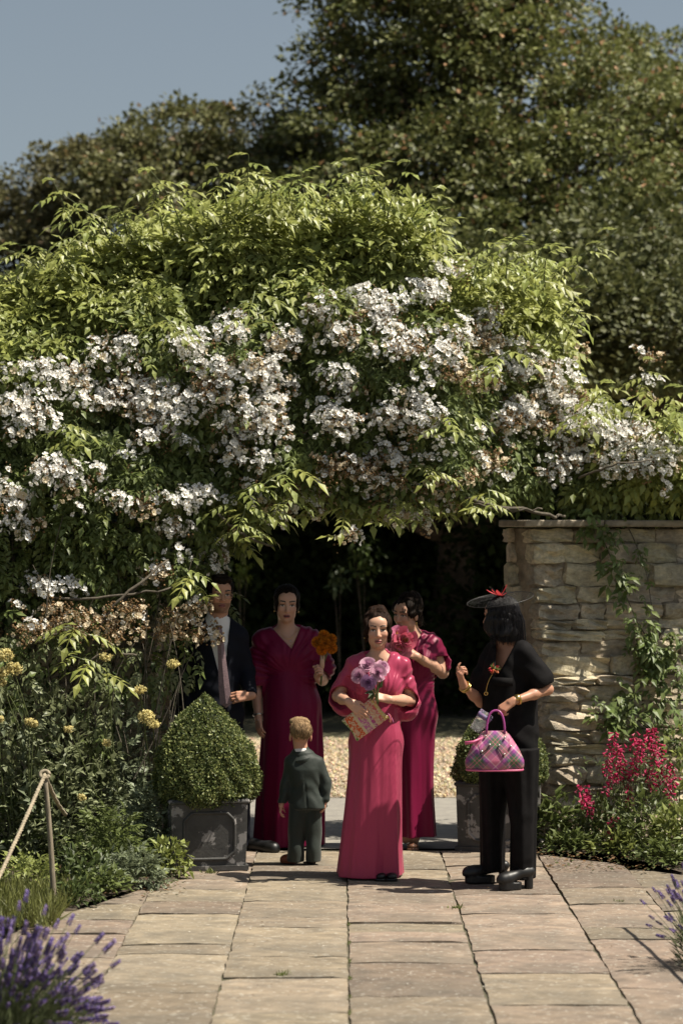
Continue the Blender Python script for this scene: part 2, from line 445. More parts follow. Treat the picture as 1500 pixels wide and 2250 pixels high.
# worn drive beyond the gate, then the gravel
v = np.array([[-1.34, 1.56, -.004], [1.62, 1.56, -.004], [1.62, 2.48, -.004], [-1.34, 2.48, -.004], [9, 2.48, -.004], [9, 4.75, 0], [-9, 4.75, 0], [-9, 2.48, -.004]])
drive = tag(part('drive', v, [np.array([[0, 1, 2, 3], [3, 2, 5, 6]]), np.array([[2, 4, 5], [7, 3, 6]])], M_tar, None, smooth=False), kind='structure')
gb = sheet('gravel_ground', -25, 25, 4.75, 10.6, .004, M_gravelbase)
n = 14000
gx = rng.uniform(-2.6, 3.2, n); gy = 4.72 + 5.7 * rng.random(n) ** 1.0
pos = np.stack([gx, gy, np.full(n, .012) + rng.random(n) * .012], 1)
ov = np.array([[1, 0, 0], [0, 1, 0], [-1, 0, 0], [0, -1, 0], [0, 0, .7], [0, 0, -.7]], float); of = np.array([[0, 1, 4], [1, 2, 4], [2, 3, 4], [3, 0, 4], [1, 0, 5], [2, 1, 5], [3, 2, 5], [0, 3, 5]])
gc = np.array(lin(200, 182, 152)) * (.55 + .75 * rng.random((n, 1))) * (1 + .08 * rng.normal(size=(n, 3)))
V, F, C = scatter(ov, of, pos, frames(rand_dirs(n), rand_dirs(n)), rng.uniform(.008, .022, n), np.clip(gc, .02, .75))
tag(part('gravel', V, F, M_gravel, None, C, smooth=False), 'pale gravel of the drive beyond the gateway', 'gravel', kind='stuff')
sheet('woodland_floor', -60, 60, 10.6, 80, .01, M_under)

# ------------------------------------------------------------------ stone walls
def stone_proto(seed):
    """a rough block of unit size: a cube with faces split in four, corners rounded, surface knocked about"""
    r = np.random.default_rng(seed)
    n = 4; g = np.linspace(-1, 1, n)
    idx = {}; V = []; Q = []
    def vid(p):
        key = tuple(np.round(p, 4))
        if key not in idx: idx[key] = len(V); V.append(p)
        return idx[key]
    for ax in range(3):
        for s in (-1, 1):
            for i in range(n - 1):
                for j in range(n - 1):
                    q = []
                    for (a, b) in ((i, j), (i + 1, j), (i + 1, j + 1), (i, j + 1)):
                        p = np.zeros(3); p[ax] = s; p[(ax + 1) % 3] = g[a]; p[(ax + 2) % 3] = g[b]; q.append(vid(p))
                    Q.append(q if s > 0 else q[::-1])
    V = np.array(V)
    inf = np.max(np.abs(V), 1, keepdims=True); two = np.linalg.norm(V, axis=1, keepdims=True)
    V = V * (1 - .11 * (two - inf) / .73)
    V = V * .5
    V[:, 0] += .03 * wob(V * 3, 1.7, seed) + r.normal(0, .016, len(V))
    V[:, 1] += .09 * wob(V * 3, 1.5, seed + 5) + r.normal(0, .065, len(V))
    V[:, 2] += .07 * wob(V * 3, 1.6, seed + 9) + r.normal(0, .045, len(V))
    return new_mesh('stone', V, [np.array(Q)], M_wallstone, smooth=False)
STONES = [stone_proto(s) for s in range(14)]

def build_wall(name, label, xa, xb, y0, thick, height, batter, end_side, xlo_vis, xhi_vis):
    """rubble wall along X, front at y0 (base), its gate end at xa; stones only where they show"""
    w = thing(name, (xa, y0, 0), label, 'wall')
    s = 1 if xb > xa else -1
    ins = .026
    def corner(x, z, front):
        y = y0 + batter * z / height + ins if front else y0 + thick - ins
        return [x, y, z]
    e0 = xa + s * ins; e1 = xa - s * .0 + s * ins
    top_e = xa - s * end_side + s * ins
    V = np.array([corner(e0, 0, 1), corner(xb, 0, 1), corner(xb, 0, 0), corner(e0 - s * .08, 0, 0), corner(top_e, height, 1), corner(xb, height, 1), corner(xb, height, 0), corner(top_e - s * .08, height, 0)])
    F = np.array([[0, 3, 2, 1], [4, 5, 6, 7], [0, 1, 5, 4], [1, 2, 6, 5], [2, 3, 7, 6], [3, 0, 4, 7]])
    if s < 0: F = F[:, ::-1]
    part('mortar_core', V, [F], M_mortar, w, smooth=False)
    z = .0; row = 0
    while z < height - .02:
        h = min(random.choice((random.uniform(.06, .09), random.uniform(.085, .13), random.uniform(.11, .165))), height - z)
        if height - z - h < .05: h = height - z
        zc = z + h / 2; yb = batter * zc / height
        xe = xa - s * end_side * zc / height
        x = 0.0
        # quoins on the gate end run back into the reveal
        first = True
        while x < abs(xb - xe):
            l = random.uniform(.17, .46) if not first else random.choice((random.uniform(.22, .34), random.uniform(.36, .55)))
            xc = xe + s * (x + l / 2)
            if xlo_vis < xc < xhi_vis:
                dep = random.uniform(.10, .16) if not first else .26
                pro = random.gauss(0, .018)
                o = obj('stone', random.choice(STONES), w, np.array([xc, y0 + yb + dep / 2 - .008 + pro, zc]) - BASE[w.name],
                        (random.gauss(0, .03), random.gauss(0, .025), random.gauss(0, .025) + (math.pi if random.random() < .5 else 0)), (l * 1.03, dep * 1.1, h * 1.0))
            x += l; first = False
        # reveal stones
        yy = y0 + yb + .235
        while yy < y0 + thick - .03:
            l = min(random.uniform(.14, .3), y0 + thick - yy)
            xr = xe + s * (.06 - .08 * (yy + l / 2 - y0) / thick * 1.0) 
            o = obj('stone', random.choice(STONES), w, np.array([xr + random.gauss(0, .012), yy + l / 2, zc]) - BASE[w.name], (random.gauss(0, .03), random.gauss(0, .03), random.gauss(0, .03)), (.15, l * 1.05, h * 1.0))
            yy += l
        z += h; row += 1
    # coping slabs
    x = -.10 - end_side
    while x < abs(xb - xa):
        l = random.uniform(.55, .9)
        g = Geo(); 
        V, F = box((-l / 2 + .003, -thick / 2 - .05, 0), (l / 2 - .003, thick / 2 - batter / 2 + .04, .048))
        V[:, 0] += rng.normal(0, .004, 8); V[:, 1] += rng.normal(0, .006, 8); V[:, 2] += rng.normal(0, .002, 8)
        if x < 0 - end_side - .05: pass
        o = obj('coping_stone', new_mesh('coping_stone', V, F, M_coping, smooth=False), w, np.array([xa + s * (x + l / 2), y0 + thick / 2 + batter / 2, height + .012]) - BASE[w.name], (0, 0, random.gauss(0, .006)))
        bv = o.modifiers.new('bevel', 'BEVEL'); bv.width = .008; bv.segments = 1
        x += l
    return w
WALL_Y = 1.95
wall_r = build_wall('stone_wall', 'sunlit rubble stone wall with flat coping beside the woman in black', 1.53, 4.6, WALL_Y, .50, 2.19, .17, .16, 1.2, 4.7)
wall_l = build_wall('stone_wall', 'stone wall end buried under the white rambling rose', -1.30, -4.8, WALL_Y, .50, 2.19, .10, .02, -4.9, -1.1)
wall_r.rotation_euler = (0, 0, math.radians(17))
# ------------------------------------------------------------------ trees beyond the drive
def make_tree(name, label, base, blobs, leaf, cols, per, clump_r, dens, group, limb_r=.22, keys=.03, lean=None, low=.6):
    """blobs: (centre xyz, radii xyz); leaves sit in clumps over the skin of each blob, so light and dark clumps alternate"""
    t = thing(name, base, label, 'tree', group)
    P, D, Nn, C, S = [], [], [], [], []
    main = list(blobs)
    for c, r in blobs:
        c = np.array(c, float); r = np.array(r, float)
        area = 4 * np.pi * (r[0] * r[1] * r[2]) ** (2 / 3)
        k = max(5, int(area * dens * .80))
        dirs = rand_dirs(k * 2)
        dirs = dirs[(dirs[:, 2] > -low - .5 * rng.random(len(dirs))) & (dirs[:, 1] < .55)][:k]
        rad = .55 + .60 * rng.random(len(dirs))
        cc = c + dirs * r * rad[:, None]
        for q, dr in zip(cc, dirs):
            m = int(per * rng.uniform(.6, 1.3)); cr = clump_r * rng.uniform(.55, 1.25)
            dd = rand_dirs(m); dd[:, 2] = np.abs(dd[:, 2]) * 1.0 - .12
            rr = rng.random(m) ** .45
            p = q + dd * rr[:, None] * cr * np.array([1.05, 1.05, .92])
            tone = rng.uniform(.62, 1.38)
            P.append(p); D.append(dd * .7 + dr * .5 + rng.normal(0, .45, (m, 3)) + np.array([0, 0, -.35]))
            Nn.append(unit(np.array([0, 0, .8]) + dr * .6 + rng.normal(0, .5, (m, 3))))
            base_c = np.array(cols[0]) * (1 - (k0 := rng.random((m, 1)))) + np.array(cols[1]) * k0
            base_c = base_c * tone
            kk = rng.random(m) < keys
            base_c[kk] = np.array(cols[2]) * rng.uniform(.7, 1.3, (kk.sum(), 1))
            C.append(base_c); S.append(leaf * rng.uniform(.6, 1.25, m))
    P, D, Nn, C, S = map(np.concatenate, (P, D, Nn, C, S))
    V, F, CC = scatter(QUAD_V, QUAD_F, P, frames(D, Nn), S, C)
    part('crown', V, F, M_treeleaf, t, CC, smooth=False)
    # trunk and limbs
    b = np.array(base, float)
    top = np.mean([np.array(c) for c, r in blobs], axis=0)
    fork = b + (top - b) * .38; fork[2] = b[2] + (top[2] - b[2]) * .45
    v, f = tube(bez(b, b * .4 + fork * .6 + np.array([.1, 0, 0]), fork, 8), np.linspace(limb_r * 1.5, limb_r, 8), 9)
    trunk = part('trunk', v, f, M_bark, t)
    for c, r in main:
        c = np.array(c, float)
        mid = (fork + c) / 2 + np.array([rng.normal(0, .3), rng.normal(0, .3), .35])
        pts = bez(fork, mid, c + np.array([0, 0, r[2] * .3]), 9)
        g = Geo(); v, f = tube(pts, np.linspace(limb_r * .6, limb_r * .12, 9), 6); g.add(v, f)
        for j in range(5):
            a = pts[rng.integers(3, 8)]; e = c + rand_dirs(1)[0] * np.array(r) * .8
            v, f = tube(bez(a, (a + e) / 2 + np.array([0, 0, .3]), e, 5), np.linspace(limb_r * .2, limb_r * .05, 5), 4); g.add(v, f)
        g.part('limb', M_bark, t)
    return t

OL1, OL2, KEY = (.070, .086, .022), (.215, .222, .080), (.42, .25, .13)
def B(px, py, Y, rx, ry, rz):
    """crown blob: centre by pixel and depth, radii in metres"""
    return (at(px, py, Y), (rx, ry, rz))
# the great maple on the right
T1 = [B(925, 50, 19, 1.45, 1.6, 1.4), B(835, 195, 18.5, 1.05, 1.5, 1.0), B(775, 335, 18.5, 1.05, 1.4, .85), B(1000, 150, 18, 1.3, 1.5, 1.2), B(1110, 60, 19, 1.15, 1.5, 1.1), B(990, -90, 20, 1.4, 1.6, 1.1),
      B(1150, 230, 17.5, 1.3, 1.4, 1.1), B(870, 400, 17, 1.2, 1.3, .85), B(1050, 400, 16.5, 1.2, 1.2, .9), B(1210, 430, 16, 1.1, 1.3, .9), B(1340, 330, 17, 1.2, 1.4, 1.0), B(1380, 560, 15.5, 1.1, 1.2, .9),
      B(1250, 640, 15, 1.0, 1.2, .85), B(1430, 760, 14.5, 1.1, 1.2, .85), B(1280, 820, 14, 1.1, 1.1, .8), B(1080, 560, 15.5, 1.2, 1.2, .8), B(710, 480, 17.5, 1.1, 1.2, .7), B(1150, 760, 14.5, 1.1, 1.1, .8)]
make_tree('maple_tree', 'great olive-green maple towering over the right of the rose arch', (2.4, 18.5, 0), T1, .092, (OL1, OL2, KEY), 135, .46, 3.3, 'trees beyond the drive', limb_r=.30, keys=.035)
T2 = [B(1420, 250, 21, 1.15, 1.4, .9), B(1370, 140, 22, .5, .9, .45), B(1510, 310, 20, 1.15, 1.4, .9), B(1560, 380, 19, 1.4, 1.5, 1.2), B(1520, 560, 18, 1.3, 1.4, 1.1), B(1640, 300, 21, 1.4, 1.5, 1.1), B(1640, 700, 17, 1.4, 1.4, 1.2)]
make_tree('maple_tree', 'dense olive tree at the upper right edge with sky above it', (4.9, 21, 0), T2, .092, (OL1, OL2, KEY), 135, .46, 3.3, 'trees beyond the drive', keys=.03)
T3 = [B(500, 350, 20, 1.0, 1.3, .75), B(400, 350, 20.5, .95, 1.3, .7), B(560, 400, 19.5, 1.0, 1.2, .75), B(330, 420, 19.5, 1.0, 1.2, .8), B(440, 500, 18.5, 1.2, 1.2, .8), B(580, 540, 18.5, 1.1, 1.2, .8), B(310, 320, 21, .40, .6, .35), B(640, 420, 20, .8, 1., .7)]
make_tree('maple_tree', 'lower brown-olive tree standing behind the middle of the rose arch', (-1.6, 20, 0), T3, .090, ((.085, .092, .030), (.180, .178, .070), (.28, .18, .09)), 105, .38, 4.4, 'trees beyond the drive', keys=.03)
T4 = [B(200, 440, 21, .95, 1.2, .75), B(90, 500, 21.5, .9, 1.2, .75), B(240, 540, 20.5, 1.0, 1.2, .8), B(20, 590, 22, .9, 1.2, .75), B(120, 620, 21, 1.1, 1.2, .8), B(-80, 640, 22, 1.1, 1.2, .8), B(230, 370, 21.5, .45, .7, .38), B(60, 455, 22, .4, .7, .3)]
make_tree('maple_tree', 'farthest left brown-olive tree showing against the sky', (-4.2, 21.5, 0), T4, .090, ((.092, .090, .036), (.180, .166, .072), (.28, .18, .09)), 105, .38, 4.4, 'trees beyond the drive', keys=.03)
# low canopy added over the edge of the gravel to keep the thicket beneath in the dark
T5 = [((x, y, z), (1.3, 1.2, .75)) for x, y, z in ((-3.4, 12.6, 4.1), (-1.6, 12.2, 4.3), (.2, 12.0, 4.2), (2.0, 11.8, 4.2), (3.8, 11.9, 4.3), (5.4, 12.2, 4.6), (-2.4, 14.2, 4.6), (-.2, 14.2, 4.9), (1.6, 14.0, 4.8), (3.4, 13.8, 5.0), (5.2, 14.2, 5.2), (6.6, 12.6, 5.0))]
make_tree('shade_tree', 'dark low-branched tree added over the gravel to shade the thicket beyond the gateway', (1.2, 15.5, 0), T5, .095, ((.07, .082, .026), (.15, .155, .06), (.3, .18, .09)), 190, .70, 2.8, None, keys=.0, low=.9)

# the thicket under the trees, its shade put into near-black leaves, and a few sprays of leaves that catch light in it
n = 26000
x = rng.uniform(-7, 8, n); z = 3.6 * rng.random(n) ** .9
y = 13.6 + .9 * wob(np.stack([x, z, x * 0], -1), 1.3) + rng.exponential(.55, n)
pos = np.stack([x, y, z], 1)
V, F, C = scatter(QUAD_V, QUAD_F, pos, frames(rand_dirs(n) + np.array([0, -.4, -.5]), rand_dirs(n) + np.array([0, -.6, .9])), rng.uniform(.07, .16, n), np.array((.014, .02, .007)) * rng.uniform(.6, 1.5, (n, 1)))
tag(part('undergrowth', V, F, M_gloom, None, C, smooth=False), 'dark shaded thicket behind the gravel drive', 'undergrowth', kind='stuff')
V, F = box((-60, 17.6, 0), (60, 19.0, 3.9)); V[4:, 1] += .4  # solid near-black backdrop, added to block sky showing between the leaves
hedge = thing('hedge', (0, 18.3, 0), 'tall dark hedge added as a backdrop to block sky gaps behind the thicket', 'hedge')
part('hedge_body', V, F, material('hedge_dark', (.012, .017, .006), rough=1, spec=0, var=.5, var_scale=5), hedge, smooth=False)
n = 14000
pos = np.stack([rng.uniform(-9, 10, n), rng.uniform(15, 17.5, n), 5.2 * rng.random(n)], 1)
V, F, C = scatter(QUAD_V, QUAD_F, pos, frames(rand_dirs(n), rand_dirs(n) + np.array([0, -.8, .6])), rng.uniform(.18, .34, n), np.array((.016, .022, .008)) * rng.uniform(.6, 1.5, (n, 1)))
tag(part('woodland', V, F, M_gloom, None, C, smooth=False), 'leaves coloured near-black for the shaded depth of the wood beneath the trees', 'woodland', kind='stuff')
def spray(px, py, Y, r, n, col, label):
    c = at(px, py, Y)
    t = thing('shrub', (c[0], c[1], 0), label, 'shrub', 'shrubs in the thicket')
    p = c + rand_dirs(n) * rng.random((n, 1)) ** .5 * np.array([r, r * .6, r * 1.3])
    V, F, C = scatter(LEAF_V, LEAF_F, p, frames(rand_dirs(n) + np.array([0, -.3, -.6]), np.array([0, -.2, 1.0]) + .4 * rand_dirs(n)), rng.uniform(.07, .12, n), np.array(col) * rng.uniform(.6, 1.4, (n, 1)))
    part('foliage', V, F, M_leaf, t, C, smooth=False)
    g = Geo()
    for k in range(3):
        e = p[k]; v, f = tube(bez((c[0] + .02 * k, c[1] + .1, 0), (c[0], c[1], e[2] * .6), e, 6), np.linspace(.004, .002, 6), 4); g.add(v, f)
    g.part('stem', M_bark, t)
spray(800, 1225, 12.6, .22, 120, (.07, .10, .025), 'pale leafy shrub glinting in the dark above the front bridesmaid')
spray(745, 1275, 12.6, .16, 80, (.08, .11, .05), 'small grey-green shrub glinting behind the front bridesmaid')
spray(530, 1250, 12.4, .14, 70, (.08, .11, .02), 'bright green shrub behind the hidden man')
# ------------------------------------------------------------------ the rambling rose over the gateway
PXM = (1.9 + DIST) / FPX
ROSE_TOP = [(-520, 820), (-300, 720), (-160, 660), (0, 620), (60, 575), (110, 580), (150, 520), (190, 540), (240, 500), (300, 470), (350, 470), (400, 440), (470, 420), (540, 405), (600, 430), (660, 420), (720, 430), (780, 400), (840, 410), (890, 415), (945, 460), (965, 530), (1010, 570), (1070, 560), (1130, 560), (1190, 570), (1240, 600), (1255, 660), (1260, 740), (1290, 800), (1340, 870), (1420, 900), (1500, 900), (1590, 930), (1650, 1010)]
ROSE_BOT = [(1640, 1090), (1400, 1100), (1250, 1095), (1130, 1095), (1060, 1090), (990, 1105), (920, 1130), (860, 1110), (780, 1130), (700, 1095), (620, 1090), (590, 1150), (520, 1190), (490, 1230), (492, 1290), (506, 1360), (500, 1420), (450, 1470), (390, 1500), (315, 1530), (280, 1600), (250, 1700), (120, 1720), (-60, 1720), (-300, 1600), (-520, 1500)]
POLY = np.array([at(x, y + 22, 1.9)[[0, 2]] for x, y in ROSE_TOP] + [at(x, y, 1.9)[[0, 2]] for x, y in ROSE_BOT])

def in_poly(P, poly):
    x, z = P[:, 0], P[:, 1]; ins = np.zeros(len(P), bool)
    a = poly; b = np.roll(poly, -1, 0)
    for (x0, z0), (x1, z1) in zip(a, b):
        c = ((z0 > z) != (z1 > z)) & (x < (x1 - x0) * (z - z0) / (z1 - z0 + 1e-12) + x0)
        ins ^= c
    return ins
def edge_dist(P, poly):
    best = np.full(len(P), 1e9); vec = np.zeros((len(P), 2))
    for p, q in zip(poly, np.roll(poly, -1, 0)):
        d = q - p; t = np.clip(((P - p) @ d) / (d @ d), 0, 1)
        v = P - (p + t[:, None] * d); l = np.linalg.norm(v, axis=1)
        k = l < best; best[k] = l[k]; vec[k] = v[k]
    return best, vec / (best[:, None] + 1e-6)

def rose_skin(P):
    """front depth, centre depth, half thickness and outward normal of the rose at (X, Z)"""
    dist, inward = edge_dist(P, POLY)
    lowk = np.clip((1.75 - P[:, 1]) / .8, 0, 1) * (P[:, 0] < -.4)
    right = np.clip((P[:, 0] - .75) / .6, 0, 1)
    tmax = .78 - .42 * lowk - .42 * right
    yc = 1.95 + .46 * right - .75 * lowk - .25 * np.clip((-P[:, 0] - 1.2) / 1.2, 0, 1)
    yc = yc + .36 * np.clip(P[:, 1] - 2.5, 0, 2.2)
    h = tmax * np.sqrt(np.clip(1 - np.exp(-dist / .30), 0, 1))
    p3 = np.stack([P[:, 0], P[:, 1] * 0, P[:, 1]], 1)
    lump = .14 * wob(p3, 2.6, 3.1) + .07 * wob(p3, 6.5, 1.0)
    slope = np.exp(-dist / .30)
    nrm = unit(np.stack([-inward[:, 0] * slope * 1.6, -np.ones(len(P)), -inward[:, 1] * slope * 1.6 + .25], 1))
    return yc, h + lump * np.clip(dist / .25, 0, 1), nrm, dist

def sample_rose(n):
    out = []
    lo, hi = POLY.min(0), POLY.max(0); got = 0
    while got < n:
        P = lo + (hi - lo) * rng.random((n * 2, 2)); P = P[in_poly(P, POLY)]; out.append(P); got += len(P)
    return np.concatenate(out)[:n]

rose = thing('rambling_rose', (0, 1.95, 0), 'white rambling rose in full bloom arching over the stone gateway', 'rose')
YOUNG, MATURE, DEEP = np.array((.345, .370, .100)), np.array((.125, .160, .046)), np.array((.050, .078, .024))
COMP = [compound(3, .55), compound(2, .35, .24, .42), compound(3, .85, .2, .38)]

def up_tone(P):
    """1 near the upper rim, where the new growth is, 0 low down"""
    top = np.interp(P[:, 0], [p[0] for p in POLY[:len(ROSE_TOP)]], [p[1] for p in POLY[:len(ROSE_TOP)]])
    return np.clip(1 - (top - P[:, 1]) / 1.15, 0, 1)

# (x, y, spread x, spread y, number, share of faded) read off the photograph
BLOOM = [(60, 930, 55, 40, 9, 0), (40, 1130, 35, 45, 7, 0), (150, 835, 60, 25, 7, 0), (255, 780, 45, 25, 6, 0), (140, 1045, 35, 18, 5, 0), (215, 890, 40, 30, 6, 0), (290, 880, 50, 45, 8, .1), (370, 940, 60, 50, 13, .1), (345, 860, 40, 30, 6, .1),
         (425, 765, 40, 22, 6, 0), (500, 725, 35, 25, 5, 0), (485, 850, 55, 45, 11, .15), (525, 960, 60, 40, 11, .25), (590, 830, 45, 35, 8, .1), (600, 920, 35, 40, 6, .1), (625, 755, 35, 25, 4, 0), (690, 685, 30, 18, 3, 0), (742, 745, 25, 18, 3, 0),
         (742, 860, 30, 40, 6, 0), (700, 915, 30, 20, 4, 0), (750, 950, 35, 30, 6, .1), (810, 655, 35, 20, 5, 0), (835, 700, 50, 35, 8, .1), (870, 760, 45, 30, 6, .2), (930, 650, 35, 30, 6, 0), (985, 580, 35, 15, 5, 0), (975, 770, 35, 40, 6, .1),
         (1035, 730, 50, 40, 8, .3), (1080, 690, 25, 20, 3, 0), (1150, 780, 60, 40, 9, .1), (1230, 830, 55, 45, 9, .1), (1180, 900, 60, 40, 9, .3), (1290, 900, 60, 45, 9, .1), (1300, 970, 60, 45, 11, .1), (1400, 950, 50, 40, 8, 0), (1410, 1020, 60, 30, 8, 0), (1480, 1000, 35, 50, 7, 0), (-90, 980, 60, 70, 7, 0), (-220, 1060, 60, 60, 5, 0),
         (1250, 1030, 40, 25, 4, .1), (1100, 920, 40, 30, 5, .2), (885, 895, 45, 30, 6, .4), (860, 945, 30, 25, 4, .0), (930, 925, 25, 25, 3, .1), (845, 1030, 25, 45, 6, .2), (780, 1030, 30, 25, 4, .6), (830, 1085, 40, 30, 5, .7), (720, 1040, 30, 25, 3, 1),
         (985, 1065, 35, 18, 4, .9), (930, 1110, 45, 25, 6, .9), (1050, 840, 35, 25, 4, .8), (640, 1080, 30, 18, 4, .7), (420, 1105, 40, 18, 5, 0), (395, 1170, 25, 15, 3, 0), (475, 1215, 15, 18, 2, 0), (466, 1262, 12, 12, 1, 0), (340, 1115, 25, 20, 2, .7),
         (270, 1120, 20, 20, 2, .5), (100, 1290, 18, 12, 2, .6), (160, 1292, 20, 12, 2, 0), (360, 1265, 16, 12, 2, .8), (130, 1360, 55, 25, 6, 1), (210, 1380, 40, 25, 4, 1), (300, 1370, 40, 40, 5, 1), (400, 1380, 40, 30, 5, 1), (462, 1400, 30, 16, 1, 1), (440, 1330, 25, 20, 2, .9),
         (765, 1180, 6, 10, 1, .3), (690, 1120, 20, 10, 1, .8), (870, 1140, 15, 10, 1, .6), (970, 1115, 20, 12, 1, .9), (610, 1135, 10, 12, 1, .4), (920, 1145, 8, 8, 1, .2), (840, 1130, 20, 10, 2, .7), (590, 1110, 20, 15, 2, .3), (700, 1090, 25, 15, 2, 1), (550, 1010, 25, 20, 2, .3), (1080, 1020, 40, 20, 2, .9), (610, 770, 20, 20, 2, .3)]
def bloom_near(P):
    """how thickly the rose blooms at (X, Z), 0..1"""
    q = np.zeros(len(P))
    for x, y, sx, sy, nb, fd in BLOOM:
        c = at(x, y, 1.5); e = ((P[:, 0] - c[0]) / (sx * .0031 + .06)) ** 2 + ((P[:, 1] - c[2]) / (sy * .0031 + .06)) ** 2
        q = np.maximum(q, np.exp(-e * .7))
    return q
g = Geo()
# outer leaves
N1 = 16500
P = sample_rose(N1 * 2)
dens = np.where(P[:, 1] < 1.75, .24, np.where(P[:, 1] < 2.3, .7, 1.0)) * (.62 + .38 * up_tone(P)) * (1 - .72 * bloom_near(P))
P = P[rng.random(len(P)) < dens][:N1]
yc, h, nrm, dist = rose_skin(P)
pos = np.stack([P[:, 0], yc - h + rng.exponential(.10, len(P)) - .10 * rng.random(len(P)), P[:, 1]], 1)
ut = up_tone(P)
d = nrm * .5 + rng.normal(0, .5, pos.shape) + np.array([0, 0, -.5]) + np.array([0, 0, .35]) * ut[:, None]
nn = unit(np.array([0.2, -.45, 1.0]) + nrm * .4 + rng.normal(0, .28, pos.shape))
mixk = np.clip(ut * 1.25 + rng.normal(-.12, .22, len(P)), 0, 1)[:, None]
col = MATURE * (1 - mixk) + YOUNG * mixk
lowp = np.clip((1.75 - P[:, 1]) / .5, 0, 1)[:, None] * (rng.random((len(P), 1)) < .65); col = col * (1 - lowp) + np.array((.19, .21, .10)) * lowp
col = col * rng.uniform(.75, 1.25, (len(P), 1))
which = rng.integers(0, 3, len(P))
for k in range(3):
    s = which == k; tv, tf, _ = COMP[k]
    V, F, C = scatter(tv, tf, pos[s], frames(d[s], nn[s]), rng.uniform(.12, .19, s.sum()) * (1 + .25 * ut[s]), col[s]); g.add(V, F); g.c[-1] = C
g.part('leaf_cover', M_leaf, rose, smooth=False)['kind'] = 'stuff'
# inner and rear leaves, that close the mass and keep its inside dark
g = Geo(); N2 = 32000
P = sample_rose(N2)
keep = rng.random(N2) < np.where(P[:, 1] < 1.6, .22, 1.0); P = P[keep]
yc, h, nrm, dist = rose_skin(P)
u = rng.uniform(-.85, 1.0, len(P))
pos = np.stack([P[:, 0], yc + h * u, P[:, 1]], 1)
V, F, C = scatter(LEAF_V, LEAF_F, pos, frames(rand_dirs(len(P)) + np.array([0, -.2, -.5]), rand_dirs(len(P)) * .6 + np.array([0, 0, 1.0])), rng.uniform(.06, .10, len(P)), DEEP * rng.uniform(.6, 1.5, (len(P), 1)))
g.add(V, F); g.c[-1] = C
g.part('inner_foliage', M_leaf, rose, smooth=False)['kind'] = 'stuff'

# stems and old wood
def cane(pts, r0, r1, name='cane', mat=None, n=6):
    pts = np.asarray(pts, float); m = 14
    t = np.linspace(0, len(pts) - 1, m); P = np.stack([np.interp(t, np.arange(len(pts)), pts[:, k]) for k in range(3)], 1)
    for _ in range(2): P[1:-1] = (P[:-2] + P[1:-1] * 2 + P[2:]) / 4
    P[1:-1] += rng.normal(0, .006, P[1:-1].shape)
    v, f = tube(P, np.linspace(r0, r1, m), n)
    return part(name, v, f, mat or M_cane, rose)
M_cane = material('rose_cane', (.085, .07, .05), rough=.85, var=.35, var_scale=25, bump=.4, bump_scale=60)
cane([at(115, 1900, 1.0), at(140, 1640, .95), at(150, 1560, 1.0), at(220, 1380, 1.1), at(320, 1260, 1.2), at(420, 1180, 1.4)], .020, .009)
cane([at(130, 1850, 1.0), at(160, 1500, .95), at(240, 1330, .9), at(300, 1290, .95), at(370, 1230, 1.1)], .016, .008)
cane([at(10, 1880, 1.2), at(40, 1560, 1.1), at(15, 1510, 1.0), at(-40, 1380, 1.0)], .014, .010)
cane([at(60, 1640, .9), at(30, 1540, .85), at(5, 1490, .9)], .011, .009)
cane([at(30, 1290, 1.0), at(160, 1320, .9), at(250, 1310, .95), at(380, 1290, 1.1)], .012, .007)
cane([at(250, 1420, .9), at(210, 1440, .85), at(170, 1490, .8), at(120, 1640, .95)], .010, .007)
cane([at(300, 1440, .95), at(250, 1435, .9), at(200, 1460, .9)], .009, .005)
cane([at(480, 1130, 1.2), at(540, 1180, 1.15), at(600, 1200, 1.1)], .010, .007)
cane([at(1000, 1090, 1.6), at(1080, 1110, 1.5), at(1190, 1130, 1.6), at(1240, 1135, 1.8)], .017, .011)
cane([at(1040, 1108, 1.5), at(1120, 1125, 1.45), at(1190, 1118, 1.5)], .009, .006)
cane([at(1270, 1050, 1.7), at(1350, 1020, 1.5), at(1430, 1010, 1.6)], .008, .005)
for k in range(34):
    x0 = rng.uniform(0, 430); y0 = rng.uniform(1480, 1750); yy = rng.uniform(.75, 1.25)
    e = at(min(x0 + rng.normal(20, 60), 425), y0 - rng.uniform(180, 420), yy + .1)
    s = at(x0, y0, yy)
    v, f = tube(bez(s, (s + e) / 2 + np.array([rng.normal(0, .10), rng.normal(0, .05), .05]), e, 7), np.linspace(.0045, .0022, 7), 4, cap=False)
    part('cane', v, f, M_cane, rose)

# long new shoots standing out of the rim: each with its own drooping leaves
LEAFM = []
for k in range(4):
    tv, tf, _ = COMP[k % 3]
    LEAFM.append(new_mesh('leaf', tv, tf, M_rose_leaf, smooth=False))
def shoot(px0, py0, px1, py1, Y=1.9, bend=-.05, nl=7):
    a, b = at(px0, py0, Y), at(px1, py1, Y - .1 + rng.normal(0, .1))
    pts = bez(a, (a + b) / 2 + np.array([bend, 0, .06]), b, 10)
    v, f = tube(pts, np.linspace(.0055, .0022, 10), 5)
    s = part('shoot', v, f, M_stem, rose)
    for i in range(nl):
        t = .18 + .82 * i / (nl - 1); p = pts[int(t * 9)]
        ang = i * 2.4 + rng.normal(0, .4)
        dd = np.array([[math.cos(ang), math.sin(ang) * .8 - .25, -.05 + .6 * (i == nl - 1)]])
        R = frames(dd, np.array([[.1, -.4, 1.0]]))[0]
        sc = (.29 - .12 * t) * rng.uniform(.85, 1.1)
        o = obj('leaf', LEAFM[i % 4], s, p - BASE[s.name], Matrix(R.tolist()).to_euler(), (sc, sc, sc))
